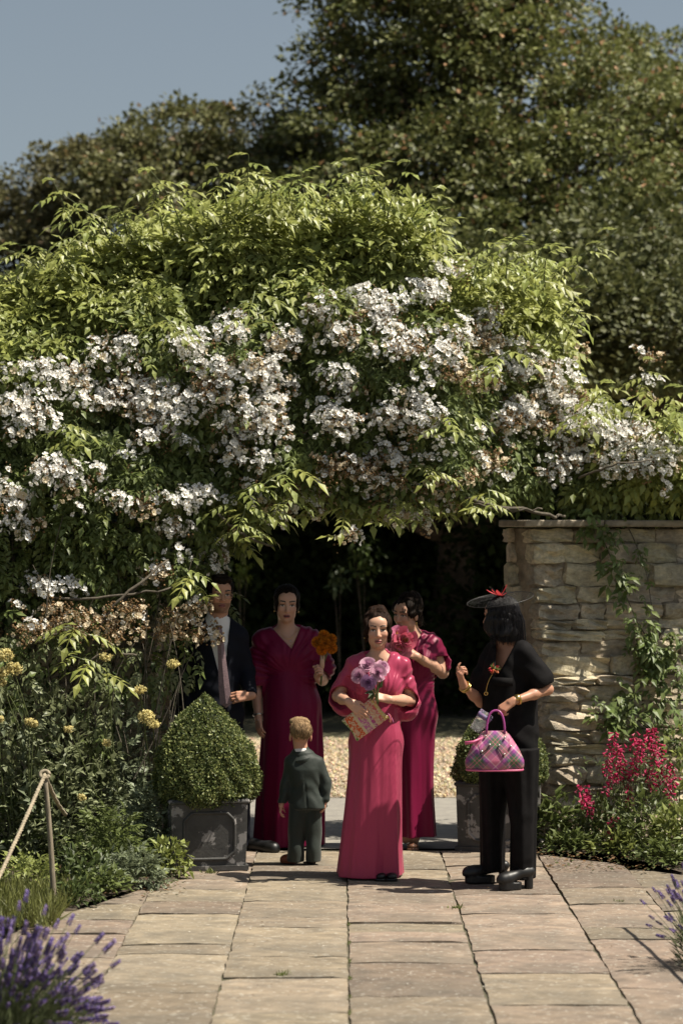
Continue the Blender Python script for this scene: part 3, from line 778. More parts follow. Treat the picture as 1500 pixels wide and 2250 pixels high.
for q in [(170, 520, 128, 422, -.02), (250, 540, 160, 450, .03), (360, 520, 330, 405, .02), (400, 500, 345, 400, .02), (430, 470, 400, 420, 0), (500, 460, 480, 385, 0), (540, 450, 545, 362, .01), (560, 470, 575, 400, 0), (620, 470, 605, 410, 0),
          (680, 470, 665, 405, 0), (770, 470, 740, 385, 0), (800, 450, 790, 372, .0), (850, 480, 890, 382, -.03), (900, 490, 945, 430, 0), (910, 560, 975, 480, -.02), (1030, 640, 1060, 535, 0), (1110, 640, 1115, 560, 0), (1150, 650, 1200, 538, -.02),
          (1190, 640, 1300, 556, -.06), (1180, 700, 1320, 545, -.09), (1190, 760, 1275, 660, -.02), (1230, 780, 1270, 690, 0), (1290, 900, 1340, 850, 0), (1380, 930, 1425, 805, .01), (1440, 930, 1495, 860, -.02), (1450, 960, 1520, 900, -.02),
          (90, 600, 30, 560, .03), (60, 680, 5, 600, .03), (130, 570, 60, 545, .03), (210, 540, 195, 480, 0), (280, 520, 265, 470, 0), (30, 760, -10, 690, 0)]:
    ex = 1.25 if q[3] < 700 else 1.1
    shoot(q[0], q[1], q[0] + (q[2] - q[0]) * ex, q[1] + (q[3] - q[1]) * ex, bend=q[4], nl=7)
for k in range(26):
    i = rng.integers(1, len(ROSE_TOP) - 2); x0, y0 = ROSE_TOP[i]; x0 += rng.uniform(-25, 25)
    shoot(x0, y0 + 60, x0 + rng.normal(0, 22), y0 - rng.uniform(0, 45), Y=rng.uniform(1.5, 2.5), bend=rng.normal(0, .03), nl=6)
for q in [(560, 1060, 490, 1130, 1.15), (650, 1030, 560, 1080, 1.15), (900, 1020, 985, 1060, 1.2), (400, 1250, 440, 1318, .95), (140, 930, 150, 990, .9), (540, 1110, 520, 1190, 1.1), (1000, 900, 950, 960, 1.2), (1120, 770, 1060, 830, 1.25), (350, 690, 400, 760, 1.1), (560, 640, 540, 720, 1.1), (1290, 900, 1240, 950, 1.3), (230, 1490, 150, 1440, .8), (200, 1400, 120, 1380, .8)]:
    shoot(*q[:4], Y=q[4], bend=.02, nl=6)

for q in [(620, 1075, 605, 1150), (680, 1075, 690, 1140), (745, 1095, 762, 1185), (800, 1100, 812, 1150), (860, 1095, 850, 1155), (905, 1095, 925, 1150), (960, 1085, 968, 1140), (1020, 1075, 1030, 1130), (575, 1120, 560, 1190), (530, 1160, 515, 1225), (1070, 1075, 1075, 1125), (655, 1080, 640, 1120), (830, 1100, 822, 1135)]:
    shoot(*q, Y=rng.uniform(1.25, 1.7), bend=.01, nl=5)
# blossom: every cluster is a part
def flower(g, c, n, r, white, centre):
    x = np.cross(n, [.3, .2, 1.0]); x /= np.linalg.norm(x) + 1e-9; y = np.cross(n, x)
    for k in range(5):
        a = k * 2 * math.pi / 5 + rng.normal(0, .1); w = .62
        def pt(rr, aa, hh): return c + r * (rr * (math.cos(aa) * x + math.sin(aa) * y) + hh * n)
        cup = rng.uniform(.08, .75)
        V = np.array([pt(.10, a, 0), pt(.75, a - w, cup * .8), pt(1.0, a - .28, cup), pt(.9, a, cup * .85), pt(1.0, a + .28, cup), pt(.75, a + w, cup * .8)])
        tone = rng.uniform(.86, 1.04)
        g.add(V, [np.array([[0, 1, 2], [0, 2, 3], [0, 3, 4], [0, 4, 5]])], np.array(white) * tone)
    m = 6; aa = np.arange(m) * 2 * math.pi / m
    ring = np.array([c + r * (.20 * (math.cos(q) * x + math.sin(q) * y) + .14 * n) for q in aa]); tip = c + r * .26 * n
    g.add(np.vstack([ring, tip]), [np.stack([np.arange(m), (np.arange(m) + 1) % m, np.full(m, m)], 1)], centre)
def cluster_mesh(nf, R, faded):
    g = Geo()
    for i in range(nf):
        d = unit(rng.normal(size=(1, 3)) + np.array([[.45, -.65, .85]]))[0]
        c = d * R * np.array([1.25, .7, .8]) * rng.uniform(.65, 1.05)
        fd = rng.random() < faded
        if fd and rng.random() < .55:          # spent flower: a knot of brown stubs
            for j in range(4):
                e = c + rng.normal(0, .016, 3); v, f = sphere(e, rng.uniform(.005, .009), 5, 4); g.add(v, f, np.array((.30, .19, .095)) * rng.uniform(.6, 1.3))
            v, f = tube([c * .3, c], .0016, 3, cap=False); g.add(v, f, (.12, .12, .04))
        else:
            white = (.70, .59, .42) if fd else (.90, .885, .85)
            flower(g, c, unit(d + rng.normal(0, .25, 3)), rng.uniform(.0175, .025), white, (.55, .43, .16) if rng.random() < .75 else (.36, .25, .10))
            v, f = tube([c * .2, c], .0016, 3, cap=False); g.add(v, f, (.12, .15, .05))
    return g.mesh('blossom_cluster', M_petal, smooth=False)
CL_W = [cluster_mesh(int(rng.integers(9, 16)), rng.uniform(.080, .115), .10) for _ in range(12)]
CL_M = [cluster_mesh(int(rng.integers(10, 15)), rng.uniform(.07, .10), .45) for _ in range(5)]
CL_B = [cluster_mesh(int(rng.integers(12, 18)), rng.uniform(.07, .10), .95) for _ in range(4)]
pts, fad = [], []
for k in range(95):
    x = rng.uniform(-20, 1500); y = rng.uniform(740, 1120) if x > 520 else rng.uniform(760, 1330)
    p = at(x, y, 1.5); pts.append((p[0], p[2])); fad.append(rng.random() < .35)
for x, y, sx, sy, nb, fd in BLOOM:
    for k in range(int(nb * 2.1 + 1)):
        p = at(x + rng.uniform(-1, 1) * sx, y + rng.uniform(-1, 1) * sy, 1.5); pts.append((p[0], p[2])); fad.append(rng.random() < fd)
P = np.array(pts); ok_ = in_poly(P, POLY) | (P[:, 1] > 2.05); P = P[ok_]; fad = [f for f, o_ in zip(fad, ok_) if o_]; yc, h, nrm, dist = rose_skin(P)
rest = Geo(); front = set(np.argsort(rng.random(len(P)))[:300].tolist())
for k in range(len(P)):
    if fad[k]: me = random.choice(CL_B) if random.random() < .7 else random.choice(CL_M)
    else: me = random.choice(CL_W) if random.random() < .82 else random.choice(CL_M)
    hh = h[k] if P[k, 1] > 1.95 or dist[k] > .1 else h[k]
    s = random.uniform(.8, 1.15)
    if k not in front:
        V = np.empty(len(me.vertices) * 3, np.float32); me.vertices.foreach_get('co', V); V = V.reshape(-1, 3); C = np.empty(len(V) * 4, np.float32); me.color_attributes['Col'].data.foreach_get('color', C)
        pf = [[], []]
        for pl in me.polygons: pf[len(pl.vertices) - 3].append(list(pl.vertices))
        rest.add(V * s + np.array([P[k, 0], yc[k] - hh - .12 + rng.normal(0, .03), P[k, 1]]), [np.array(q) for q in pf if q]); rest.c[-1] = C.reshape(-1, 4)[:, :3]
        continue
    obj('blossom_cluster', me, rose, np.array([P[k, 0], yc[k] - hh - .15 + rng.normal(0, .03), P[k, 1]]) - BASE[rose.name], (random.gauss(0, .25), random.gauss(0, .5), random.gauss(0, .3)), (s, s, s))
rest.part('blossoms', M_petal, rose, smooth=False)['kind'] = 'stuff'
# ------------------------------------------------------------------ planters with clipped box
def rotz(a): return np.array([[math.cos(a), -math.sin(a), 0], [math.sin(a), math.cos(a), 0], [0, 0, 1]])
def lead_material():
    m = material('weathered_lead', (.052, .050, .047), rough=.62, spec=.4, var=.25, var_scale=9, bump=.25, bump_scale=50)
    N, L = m.node_tree.nodes, m.node_tree.links; b = N['Principled BSDF']
    src = b.inputs['Base Color'].links[0].from_socket
    tc = N.new('ShaderNodeTexCoord')
    n = N.new('ShaderNodeTexNoise'); n.inputs['Scale'].default_value = 7; n.inputs['Detail'].default_value = 10; n.inputs['Roughness'].default_value = .62; L.new(tc.outputs['Object'], n.inputs['Vector'])
    r = N.new('ShaderNodeMapRange'); r.inputs['From Min'].default_value = .575; r.inputs['From Max'].default_value = .60; L.new(n.outputs['Fac'], r.inputs['Value'])
    mx = N.new('ShaderNodeMix'); mx.data_type = 'RGBA'; L.new(r.outputs[0], mx.inputs[0]); L.new(src, mx.inputs[6]); mx.inputs[7].default_value = (.24, .225, .215, 1)
    L.new(mx.outputs[2], b.inputs['Base Color'])
    return m
M_lead = lead_material()
def planter(c, ang, w, h, label, rust=False, top_lip=.0):
    """square lead box: tapered walls, lip, base plinth, and on each side a raised moulding with cut corners"""
    t = thing('planter', (c[0], c[1], 0), label, 'planter', 'lead planters flanking the gateway')
    R = rotz(ang)
    def W(v): return np.asarray(v) @ R.T + np.array([c[0], c[1], 0])
    def ring(s, z): return np.array([[-s, -s, z], [s, -s, z], [s, s, z], [-s, s, z]])
    prof = [(w / 2 * .955, .03), (w / 2, h - .04), (w / 2, h - .0), (w / 2 - .03, h), (w / 2 - .03, h - .08)]
    V = np.concatenate([ring(s, z) for s, z in prof]); Q = []
    for i in range(len(prof) - 1):
        for k in range(4): Q.append([i * 4 + k, i * 4 + (k + 1) % 4, i * 4 + 4 + (k + 1) % 4, i * 4 + 4 + k])
    part('box', W(V), [np.array(Q)], M_lead, t, smooth=False)
    v, f = box((-w / 2 - .006, -w / 2 - .006, 0.002), (w / 2 + .006, w / 2 + .006, .032)); part('plinth', W(v), f, M_lead, t, smooth=False)
    v, f = box((-w / 2 - .008, -w / 2 - .008, h - .032), (w / 2 + .008, -w / 2 + .03, h + .004)); 
    for k in range(4):
        v, f = tube(np.array([[-w / 2 + .0, -w / 2 - .001, h - .015], [w / 2, -w / 2 - .001, h - .015]]), .014, 8)
        part('lip', W(v @ rotz(k * math.pi / 2).T), f, M_lead, t)
    ww = w / 2 * .66; z0, z1 = .075, h - .085; cc = .05
    loop2 = [(-ww + cc, z0), (ww - cc, z0), (ww, z0 + cc), (ww, z1 - cc), (ww - cc, z1), (-ww + cc, z1), (-ww, z1 - cc), (-ww, z0 + cc)]
    for k in range(4):
        pts = []
        for (x, z) in loop2:
            s = w / 2 * (.955 + .045 * (z - .03) / (h - .07)); pts.append([x, -s - .001, z])
        P = []
        for a, b in zip(pts, pts[1:] + pts[:1]):
            for q in (0.06, .5, .94): P.append(np.array(a) * (1 - q) + np.array(b) * q)
        v, f = tube(np.array(P), .011, 6, closed=True)
        part('moulding', W(v @ rotz(k * math.pi / 2).T), f, M_lead, t)
    v = W(ring(w / 2 - .031, h - .05)); part('soil', v, np.array([[0, 1, 2, 3]]), M_soil, t)
    return t

def box_topiary(c, z0, r, ht, n, label, bulge=1.0):
    t = thing('box_topiary', (c[0], c[1], z0), label, 'topiary', 'clipped box cones in planters')
    u = rng.random(n); zz = u ** 1.25
    def prof(q): return r * np.where(q < .12, .78 + 1.85 * q, np.clip(1 - ((q - .12) / .88) ** 2.3 * bulge, .02, 1)) 
    # even over the skin
    zz = rng.random(n * 3); keep = rng.random(n * 3) < prof(zz) / r; zz = zz[keep][:n]; n = len(zz)
    th = rng.random(n) * 2 * np.pi; rr = prof(zz)
    lump = 1 + .07 * np.sin(3 * th + 5 * zz) + .045 * np.sin(7 * th - 9 * zz + 1) + .03 * np.sin(13 * th + 17 * zz)
    inn = np.where(rng.random(n) < .75, rng.exponential(.018, n), rng.exponential(.06, n))
    rad = np.clip(rr * lump - inn + (rng.random(n) < .02) * .02, .0, 1)
    p = np.stack([np.cos(th) * rad, np.sin(th) * rad, zz * ht], 1) + np.array([c[0], c[1], z0])
    out = np.stack([np.cos(th), np.sin(th), np.full(n, .55)], 1)
    young = rng.random((n, 1)) < .35
    col = np.where(young, np.array((.26, .28, .10)), np.array((.11, .14, .048))) * rng.uniform(.65, 1.35, (n, 1))
    V, F, C = scatter(QUAD_V, QUAD_F, p, frames(out * .6 + rng.normal(0, .6, p.shape), unit(out + rng.normal(0, .5, p.shape))), rng.uniform(.013, .026, n), col)
    part('foliage', V, F, M_leaf, t, C, smooth=False)['kind'] = 'stuff'
    # dark twiggy heart
    zs = np.linspace(0, .96, 9); g = Geo(); m = 14; a = np.arange(m) / m * 2 * np.pi
    for q in zs:
        rr = prof(np.array([q]))[0] * .80
        g.add(np.stack([c[0] + np.cos(a) * rr, c[1] + np.sin(a) * rr, np.full(m, z0 + q * ht)], 1), [])
    v = np.concatenate(g.v); Q = []
    for i in range(8):
        for k in range(m): Q.append([i * m + k, i * m + (k + 1) % m, (i + 1) * m + (k + 1) % m, (i + 1) * m + k])
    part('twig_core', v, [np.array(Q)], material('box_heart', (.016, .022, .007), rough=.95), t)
    v, f = tube([[c[0], c[1], z0 - .04], [c[0], c[1], z0 + .15]], .018, 6); part('stem', v, f, M_bark, t)
    return t
pa = ground(446, 1914); pl_c = (pa[0], pa[1] + .24)
PLH = .455
planter(pl_c, math.radians(10), .49, PLH, 'dark weathered lead planter with clipped box in front of the hidden man')
box_topiary((pl_c[0] - .0, pl_c[1]), PLH - .055, .335, .715, 28000, 'large clipped box cone in the planter beside the small boy')
pb = ground(1100, 1872); pr_c = (pb[0] - .0, pb[1] + .22)
planter(pr_c, math.radians(-14), .50, .47, 'scuffed lead planter standing behind the woman in black')
box_topiary(pr_c, .42, .315, .56, 16000, 'smaller clipped box bush half hidden behind the woman in black', .9)

# ------------------------------------------------------------------ rope barrier by the left bed
M_rope = material('old_rope', (.30, .25, .175), rough=.95, var=.3, var_scale=40, bump=.5, bump_scale=120)
M_post = material('silvered_wood', (.21, .175, .125), rough=.9, var=.35, var_scale=8, stretch=(8, 8, 1), bump=.4, bump_scale=40)
def rope_geo(pts, r, twist=14, strands=3):
    pts = np.asarray(pts); g = Geo(); m = len(pts)
    tan = unit(np.gradient(pts, axis=0)); a = unit(np.cross(tan, np.array([.01, .03, 1.0]) + 0 * tan)); b = np.cross(tan, a)
    s = np.concatenate([[0], np.cumsum(np.linalg.norm(np.diff(pts, axis=0), axis=1))])
    for k in range(strands):
        ph = s * twist * 2 * np.pi / 1.0 + k * 2 * np.pi / strands
        p = pts + .52 * r * (np.cos(ph)[:, None] * a + np.sin(ph)[:, None] * b); v, f = tube(p, r * .62, 5); g.add(v, f)
    return g
PB = ground(120, 2000); ptop = at(99, 1702, PB[1])
def stake(b, top, label):
    t = thing('rope_stake', b, label, 'stake', 'stakes of the rope barrier')
    mid = (np.array(b) + top) / 2 + np.array([.012, 0, 0])
    v, f = tube(bez(np.array(b) - np.array([0, 0, .03]), mid, top, 9), np.linspace(.017, .013, 9), 8); part('shaft', v, f, M_post, t)
    q = np.linspace(0, 2 * np.pi * .97, 14)
    ctr = top + np.array([0, 0, .0]); ring = np.stack([np.cos(q) * .026, np.sin(q) * .012, np.sin(q) * .020], 1) + ctr
    v, f = tube(ring, .011, 6); part('knot', v, f, M_rope, t)
    return t
stake(PB, ptop, 'thin weathered stake with a rope knot beside the left flower bed')
st2 = np.array([1.98, -1.90, 0]); stake(st2, st2 + np.array([0, 0, .80]), 'rope stake just out of view at the right of the path')
def rope(a, b, sag, label):
    a, b = np.array(a, float), np.array(b, float)
    pts = bez(a, (a + b) / 2 - np.array([0, 0, sag]), b, 60)
    t = thing('rope', a, label, 'rope', 'ropes of the barrier'); rope_geo(pts, .0125).part('strand', M_rope, t); return t
rope(ptop, at(-60, 2050, PB[1] - 1.35), .03, 'pale rope running down from the stake past the lavender')
rope(ptop, at(145, 1790, PB[1] + 1.2), .05, 'short rope running from the stake back into the bed')
rope(st2 + np.array([0, 0, .79]), (2.08, -4.6, .70), .05, 'rope beside the path casting a thin shadow on the flags')

# ------------------------------------------------------------------ beds
def bed(name, pts, mat, z=.0):
    pts = np.array(pts); m = len(pts)
    v = np.concatenate([np.column_stack([pts, np.full(m, z + .012)]), np.column_stack([pts + unit(pts - pts.mean(0)) * .05, np.full(m, z - .03)])])
    top = [[0, i, i + 1] for i in range(1, m - 1)]; Q = [[i, m + i, m + (i + 1) % m, (i + 1) % m] for i in range(m)]
    o = part(name, v, [np.array(top), np.array(Q)], mat, None, smooth=False); return tag(o, kind='structure')
g0 = lambda px, py: ground(px, py)[:2]
bed('flower_bed_ground', [g0(392, 1930), g0(300, 1958), g0(200, 1985), g0(165, 2003), (-1.75, -1.2), (-6, -1.0), (-6, 1.95), (-1.15, 1.95)], M_soil)
bed('flower_bed_ground', [g0(1185, 1876), (1.5, 1.98), (6.5, 3.2), (6.5, .5), (3.4, .3), g0(1500, 1922), g0(1440, 1903), g0(1360, 1884), g0(1260, 1876)], M_soil)
M_lawn = material('lawn', (.07, .085, .025), rough=.9, var=.4, var_scale=10)
LW = bed('lawn', [(-1.66, -1.25), (-1.95, -2.2), (-2.32, -6.5), (-9, -6.5), (-9, -.95), (-1.95, -.95)], M_lawn, .004)
bed('lawn', [(2.46, -6.5), (9, -6.5), (9, .2), (3.3, .25), (2.46, .15)], M_lawn, .004)
n = 7000
gp = np.stack([np.where(rng.random(n) < .8, rng.uniform(-2.6, -1.55, n), rng.uniform(-3.6, -2.4, n)), rng.uniform(-2.0, -.75, n), np.full(n, .03)], 1)
V, F, C = scatter(np.array([[-.05, 0, 0], [.05, 0, 0], [.0, 1, .3]]), np.array([[0, 1, 2]]), gp, frames(np.array([0, 0, 1.0]) + rng.normal(0, .35, gp.shape), rand_dirs(n)), rng.uniform(.06, .15, n), np.array((.16, .17, .05)) * rng.uniform(.5, 1.4, (n, 1)))
tag(part('grass', V, F, M_grassmat, None, C, smooth=False), 'rough grass by the stake behind the lavender', 'grass', kind='stuff')

def leafy(name, label, cat, c, rx, ry, hz, n, leaf, col, stems=8, group=None, tmpl=None, flat=.4, col2=None):
    """bushy perennial: leaves through a low dome, on visible stems"""
    t = thing(name, (c[0], c[1], 0), label, cat, group)
    d = rand_dirs(n); d[:, 2] = np.abs(d[:, 2]); r = rng.random((n, 1)) ** .38
    p = np.array([c[0], c[1], .03]) + d * r * np.array([rx, ry, hz]); 
    tv, tf = (LEAF_V, LEAF_F) if tmpl is None else tmpl
    cc = np.array(col) * rng.uniform(.65, 1.35, (n, 1))
    if col2 is not None: k = rng.random(n) < .3; cc[k] = np.array(col2) * rng.uniform(.7, 1.3, (k.sum(), 1))
    V, F, C = scatter(tv, tf, p, frames(d + rng.normal(0, .5, d.shape) + np.array([0, -.15, 0]), unit(d * .6 + np.array([0, -.1, flat + .6]) + rng.normal(0, .3, d.shape))), leaf * rng.uniform(.6, 1.3, n), cc)
    part('foliage', V, F, M_leaf, t, C, smooth=False)['kind'] = 'stuff'
    for k in range(stems):
        e = p[k]; v, f = tube(bez((c[0] + rng.normal(0, rx * .15), c[1] + rng.normal(0, ry * .15), .0), (e[0] * .4 + c[0] * .6, e[1] * .4 + c[1] * .6, e[2] * .7), e, 6), np.linspace(.005, .002, 6), 4, cap=False)
        part('stem', v, f, M_stem, t)
    return t
LOBED = compound(2, .25, .26, .55)[:2]
SAGE = (.24, .265, .145)
GRY, MID, LIME, DRK = (.175, .205, .12), (.12, .15, .045), (.22, .25, .07), (.065, .09, .028)
def G(px, py): return ground(px, py)
# left bed, from the path edge back into the shade
for px, py, rx, hz, n, lf, col, lab in [
    (330, 1905, .28, .50, 520, .075, GRY, 'grey-green lobed leaves spilling beside the large planter'),
    (235, 1925, .26, .42, 420, .075, MID, 'low leafy plant at the edge of the left bed'),
    (370, 1928, .16, .22, 220, .06, LIME, 'bright small-leaved plant at the foot of the planter'),
    (290, 1950, .22, .20, 260, .07, GRY, 'low grey-leaved plant spilling over the left flags'),
    (180, 1965, .22, .26, 260, .06, DRK, 'dark small-leaved plant behind the stake'),
    (255, 1880, .26, 1.05, 640, .07, GRY, 'tall pale sage plant in the middle of the left bed'),
    (90, 1870, .34, .55, 420, .07, DRK, 'dark leafy plant in the shade of the rose'),
    (20, 1900, .30, .45, 380, .07, MID, 'leafy plant beside the rope at the left edge'),
    (285, 1850, .18, .60, 300, .06, GRY, 'feathery grey plant before the end of the left wall'),
    (130, 1905, .24, 1.15, 520, .065, SAGE, 'tall airy sage plant rising among the rose canes'),
    (205, 1895, .22, 1.30, 520, .065, SAGE, 'tallest airy sage plant below the faded roses'),
    (30, 1905, .26, 1.10, 480, .065, SAGE, 'airy sage plant behind the rope at the left edge'),
    (225, 1968, .20, .13, 240, .055, MID, 'low creeping leaves along the edge of the left flags'),
    (160, 1992, .18, .12, 220, .05, DRK, 'dark creeping leaves at the corner of the left bed'),
    (60, 1960, .24, .18, 260, .07, LIME, 'pale grassy plant between rope and stake')]:
    q = G(px, py); leafy('perennial', lab, 'plant', q, rx, rx * .7, hz, n, lf, col, 7, 'plants of the left bed', LOBED if lf > .065 else None)
# yellow meadow rue: tall stems with fluffy heads
def puff(R, n, col):
    g = Geo()
    for i in range(n):
        d = rand_dirs(1)[0]; c = d * R * rng.uniform(.45, 1.0) * np.array([1.1, 1, .75])
        v, f = sphere(c, rng.uniform(.010, .017), 6, 4); v += rng.normal(0, .0022, v.shape); g.add(v, f, np.array(col) * rng.uniform(.65, 1.2))
    for i in range(n * 5):
        d = rand_dirs(1)[0]; c = d * R * rng.uniform(.9, 1.15) * np.array([1.1, 1, .75])
        g.add(np.array([c, c + rng.normal(0, .008, 3), c + rng.normal(0, .008, 3)]), [np.array([[0, 1, 2]])], np.array(col) * rng.uniform(.9, 1.4))
    return g.mesh('flower_head', M_petal, smooth=False)
PUFF = [puff(.05, 26, (.62, .53, .22)), puff(.038, 18, (.62, .53, .23)), puff(.070, 44, (.64, .55, .24))]
for (bx, by, heads, lab) in [
    (150, 1890, [(12, 1440, 2), (-2, 1480, 2), (30, 1470, 2), (5, 1500, 1)], 'meadow rue with big yellow tufts at the left edge'),
    (60, 1905, [(65, 1585, 1), (0, 1580, 1), (75, 1590, 1)], 'meadow rue with small yellow tufts above the rope'),
    (240, 1880, [(232, 1443, 0), (152, 1602, 1)], 'slender meadow rue with one yellow tuft among the rose canes'),
    (330, 1850, [(322, 1575, 2), (338, 1590, 0), (308, 1515, 0), (380, 1458, 0)], 'meadow rue with yellow tufts near the large planter'),
    (290, 1890, [(235, 1632, 1), (180, 1752, 1)], 'low meadow rue with pale buds in the left bed')]:
    q = G(bx, by); t = thing('meadow_rue', q, lab, 'plant', 'meadow rue of the left bed')
    for hx, hy, kk in heads:
        e = at(hx, hy, .38 + rng.uniform(-.12, .08)); s = q + np.array([rng.normal(0, .05), rng.normal(0, .05), 0])
        v, f = tube(bez(s, (s * .6 + e * .4) + np.array([rng.normal(0, .04), 0, .1]), e, 8), np.linspace(.006, .003, 8), 5, cap=False); st = part('stem', v, f, M_stem, t)
        obj('flower_head', PUFF[kk], st, e - BASE[st.name], (0, 0, rng.uniform(0, 6)), (.72, .72, .72))
    n = 40; hh = rng.random((n, 1)) * .9
    p = q + np.array([0, 0, .05]) + np.concatenate([rng.normal(0, .09, (n, 2)), hh], 1)
    V, F, C = scatter(*LOBED, p, frames(rand_dirs(n), np.array([0, -.2, 1.0]) + .3 * rand_dirs(n)), rng.uniform(.07, .12, n), np.array(GRY) * rng.uniform(.6, 1.2, (n, 1)))
    part('foliage', V, F, M_leaf, t, C, smooth=False)['kind'] = 'stuff'
# right bed
for px, py, rx, hz, n, lf, col, lab in [
    (1225, 1862, .17, .34, 260, .085, MID, 'broad-leaved plant at the foot of the wall beside the planter'),
    (1330, 1868, .22, .38, 360, .06, MID, 'dark glossy plant below the pink flowers'),
    (1420, 1880, .24, .42, 380, .065, MID, 'leafy plant at the bend of the right bed'),
    (1485, 1890, .20, .34, 300, .08, LIME, 'pale heart-leaved plant at the right edge of the bed'),
    (1290, 1855, .20, .30, 260, .06, DRK, 'low dark plant against the right wall'),
    (1250, 1874, .16, .12, 200, .06, MID, 'low creeping leaves along the edge of the right flags'),
    (1360, 1882, .20, .14, 260, .06, LIME, 'pale creeping leaves over the kerb of the right bed'),
    (1460, 1906, .20, .15, 260, .06, MID, 'creeping leaves at the near corner of the right bed'),
    (1600, 1900, .34, .42, 420, .07, MID, 'leafy plant of the right bed just beyond the frame'),
    (1740, 1890, .36, .5, 420, .07, LIME, 'pale leafy plant farther along the right bed'),
    (1495, 1850, .22, .78, 360, .075, LIME, 'yellow-green shrub at the right edge behind the flowers')]:
    q = G(px, py); leafy('perennial', lab, 'plant', q, rx, rx * .6, hz, n, lf, col, 6, 'plants of the right bed', None)
# pink penstemons
def bell(g, c, d, s, col):
    R = frames(d[None], np.array([[.3, .2, 1.0]]))[0]; m = 6; a = np.arange(m) / m * 2 * np.pi; V = []
    for y, r in ((0, .05), (.35, .14), (.8, .20), (1.0, .34)): V.append(np.stack([np.cos(a) * r, np.full(m, y), np.sin(a) * r], 1))
    V = np.concatenate(V) @ R.T * s + c; Q = [[i * m + k, i * m + (k + 1) % m, (i + 1) * m + (k + 1) % m, (i + 1) * m + k] for i in range(3) for k in range(m)]
    g.add(V, [np.array(Q)], col)
def spike_mesh(nf):
    g = Geo(); v, f = tube([[0, 0, -.12], [0, 0, .10]], .0022, 4, cap=False); g.add(v, f, (.10, .09, .04))
    for i in range(nf):
        a = i * 2.4; z = -.09 + .19 * i / nf; d = unit(np.array([math.cos(a), math.sin(a), -.55]) + rng.normal(0, .2, 3))
        bell(g, np.array([math.cos(a) * .008, math.sin(a) * .008, z]), d, rng.uniform(.026, .042), np.array((.52, .035, .12)) * rng.uniform(.7, 1.35) if rng.random() < .8 else np.array((.62, .16, .24)))
    return g.mesh('flower_spike', M_petal, smooth=True)
SPK = [spike_mesh(int(k)) for k in (12, 15, 18, 14)]
for (bx, by, fl, lab) in [
    (1390, 1862, [(1340, 1640, 20), (1330, 1680, 16), (1370, 1660, 20), (1400, 1650, 22), (1430, 1630, 18), (1420, 1670, 24), (1385, 1690, 18), (1360, 1690, 15), (1400, 1640, 16), (1445, 1660, 16), (1440, 1700, 20), (1470, 1700, 16), (1465, 1725, 12), (1340, 1720, 6), (1375, 1740, 8)], 'large clump of bright pink penstemon against the stone wall'),
    (1285, 1866, [(1275, 1745, 10), (1285, 1765, 12), (1295, 1755, 8)], 'small pink penstemon stem at the foot of the wall'),
    (1345, 1876, [(1345, 1815, 4)], 'lone low pink flower spike in the right bed')]:
    q = G(bx, by); t = thing('penstemon', q, lab, 'flower', 'penstemons of the right bed')
    for hx, hy, sp in fl:
        for k in range(2 if sp > 8 else 1):
            e = at(hx + rng.normal(0, sp * .6), hy + rng.normal(0, sp * .7), q[1] - rng.uniform(.0, .28)); s = q + np.array([rng.normal(0, .06), rng.normal(0, .05), 0])
            v, f = tube(bez(s, (s * .5 + e * .5) + np.array([rng.normal(0, .03), 0, .06]), e, 6), np.linspace(.004, .0022, 6), 4, cap=False); st = part('stem', v, f, M_stem, t)
            obj('flower_spike', random.choice(SPK), st, e - BASE[st.name], (rng.normal(0, .25), rng.normal(0, .25), rng.uniform(0, 6)), (.85, .85, .85))
    n = 420 if len(fl) > 5 else 60; hmax = .62 if len(fl) > 5 else .3
    p = q + np.concatenate([rng.normal(0, .15 if len(fl) > 5 else .05, (n, 2)) * np.array([1, .6]), hmax * rng.random((n, 1)) ** .7], 1) - np.array([0, .06, 0])
    V, F, C = scatter(LEAF_V * np.array([.55, 1, 1]), LEAF_F, p, frames(rand_dirs(n) + np.array([0, -.2, .3]), np.array([0, -.3, 1.0]) + .4 * rand_dirs(n)), rng.uniform(.05, .09, n), np.array((.12, .15, .06)) * rng.uniform(.6, 1.3, (n, 1)))
    part('foliage', V, F, M_leaf, t, C, smooth=False)['kind'] = 'stuff'

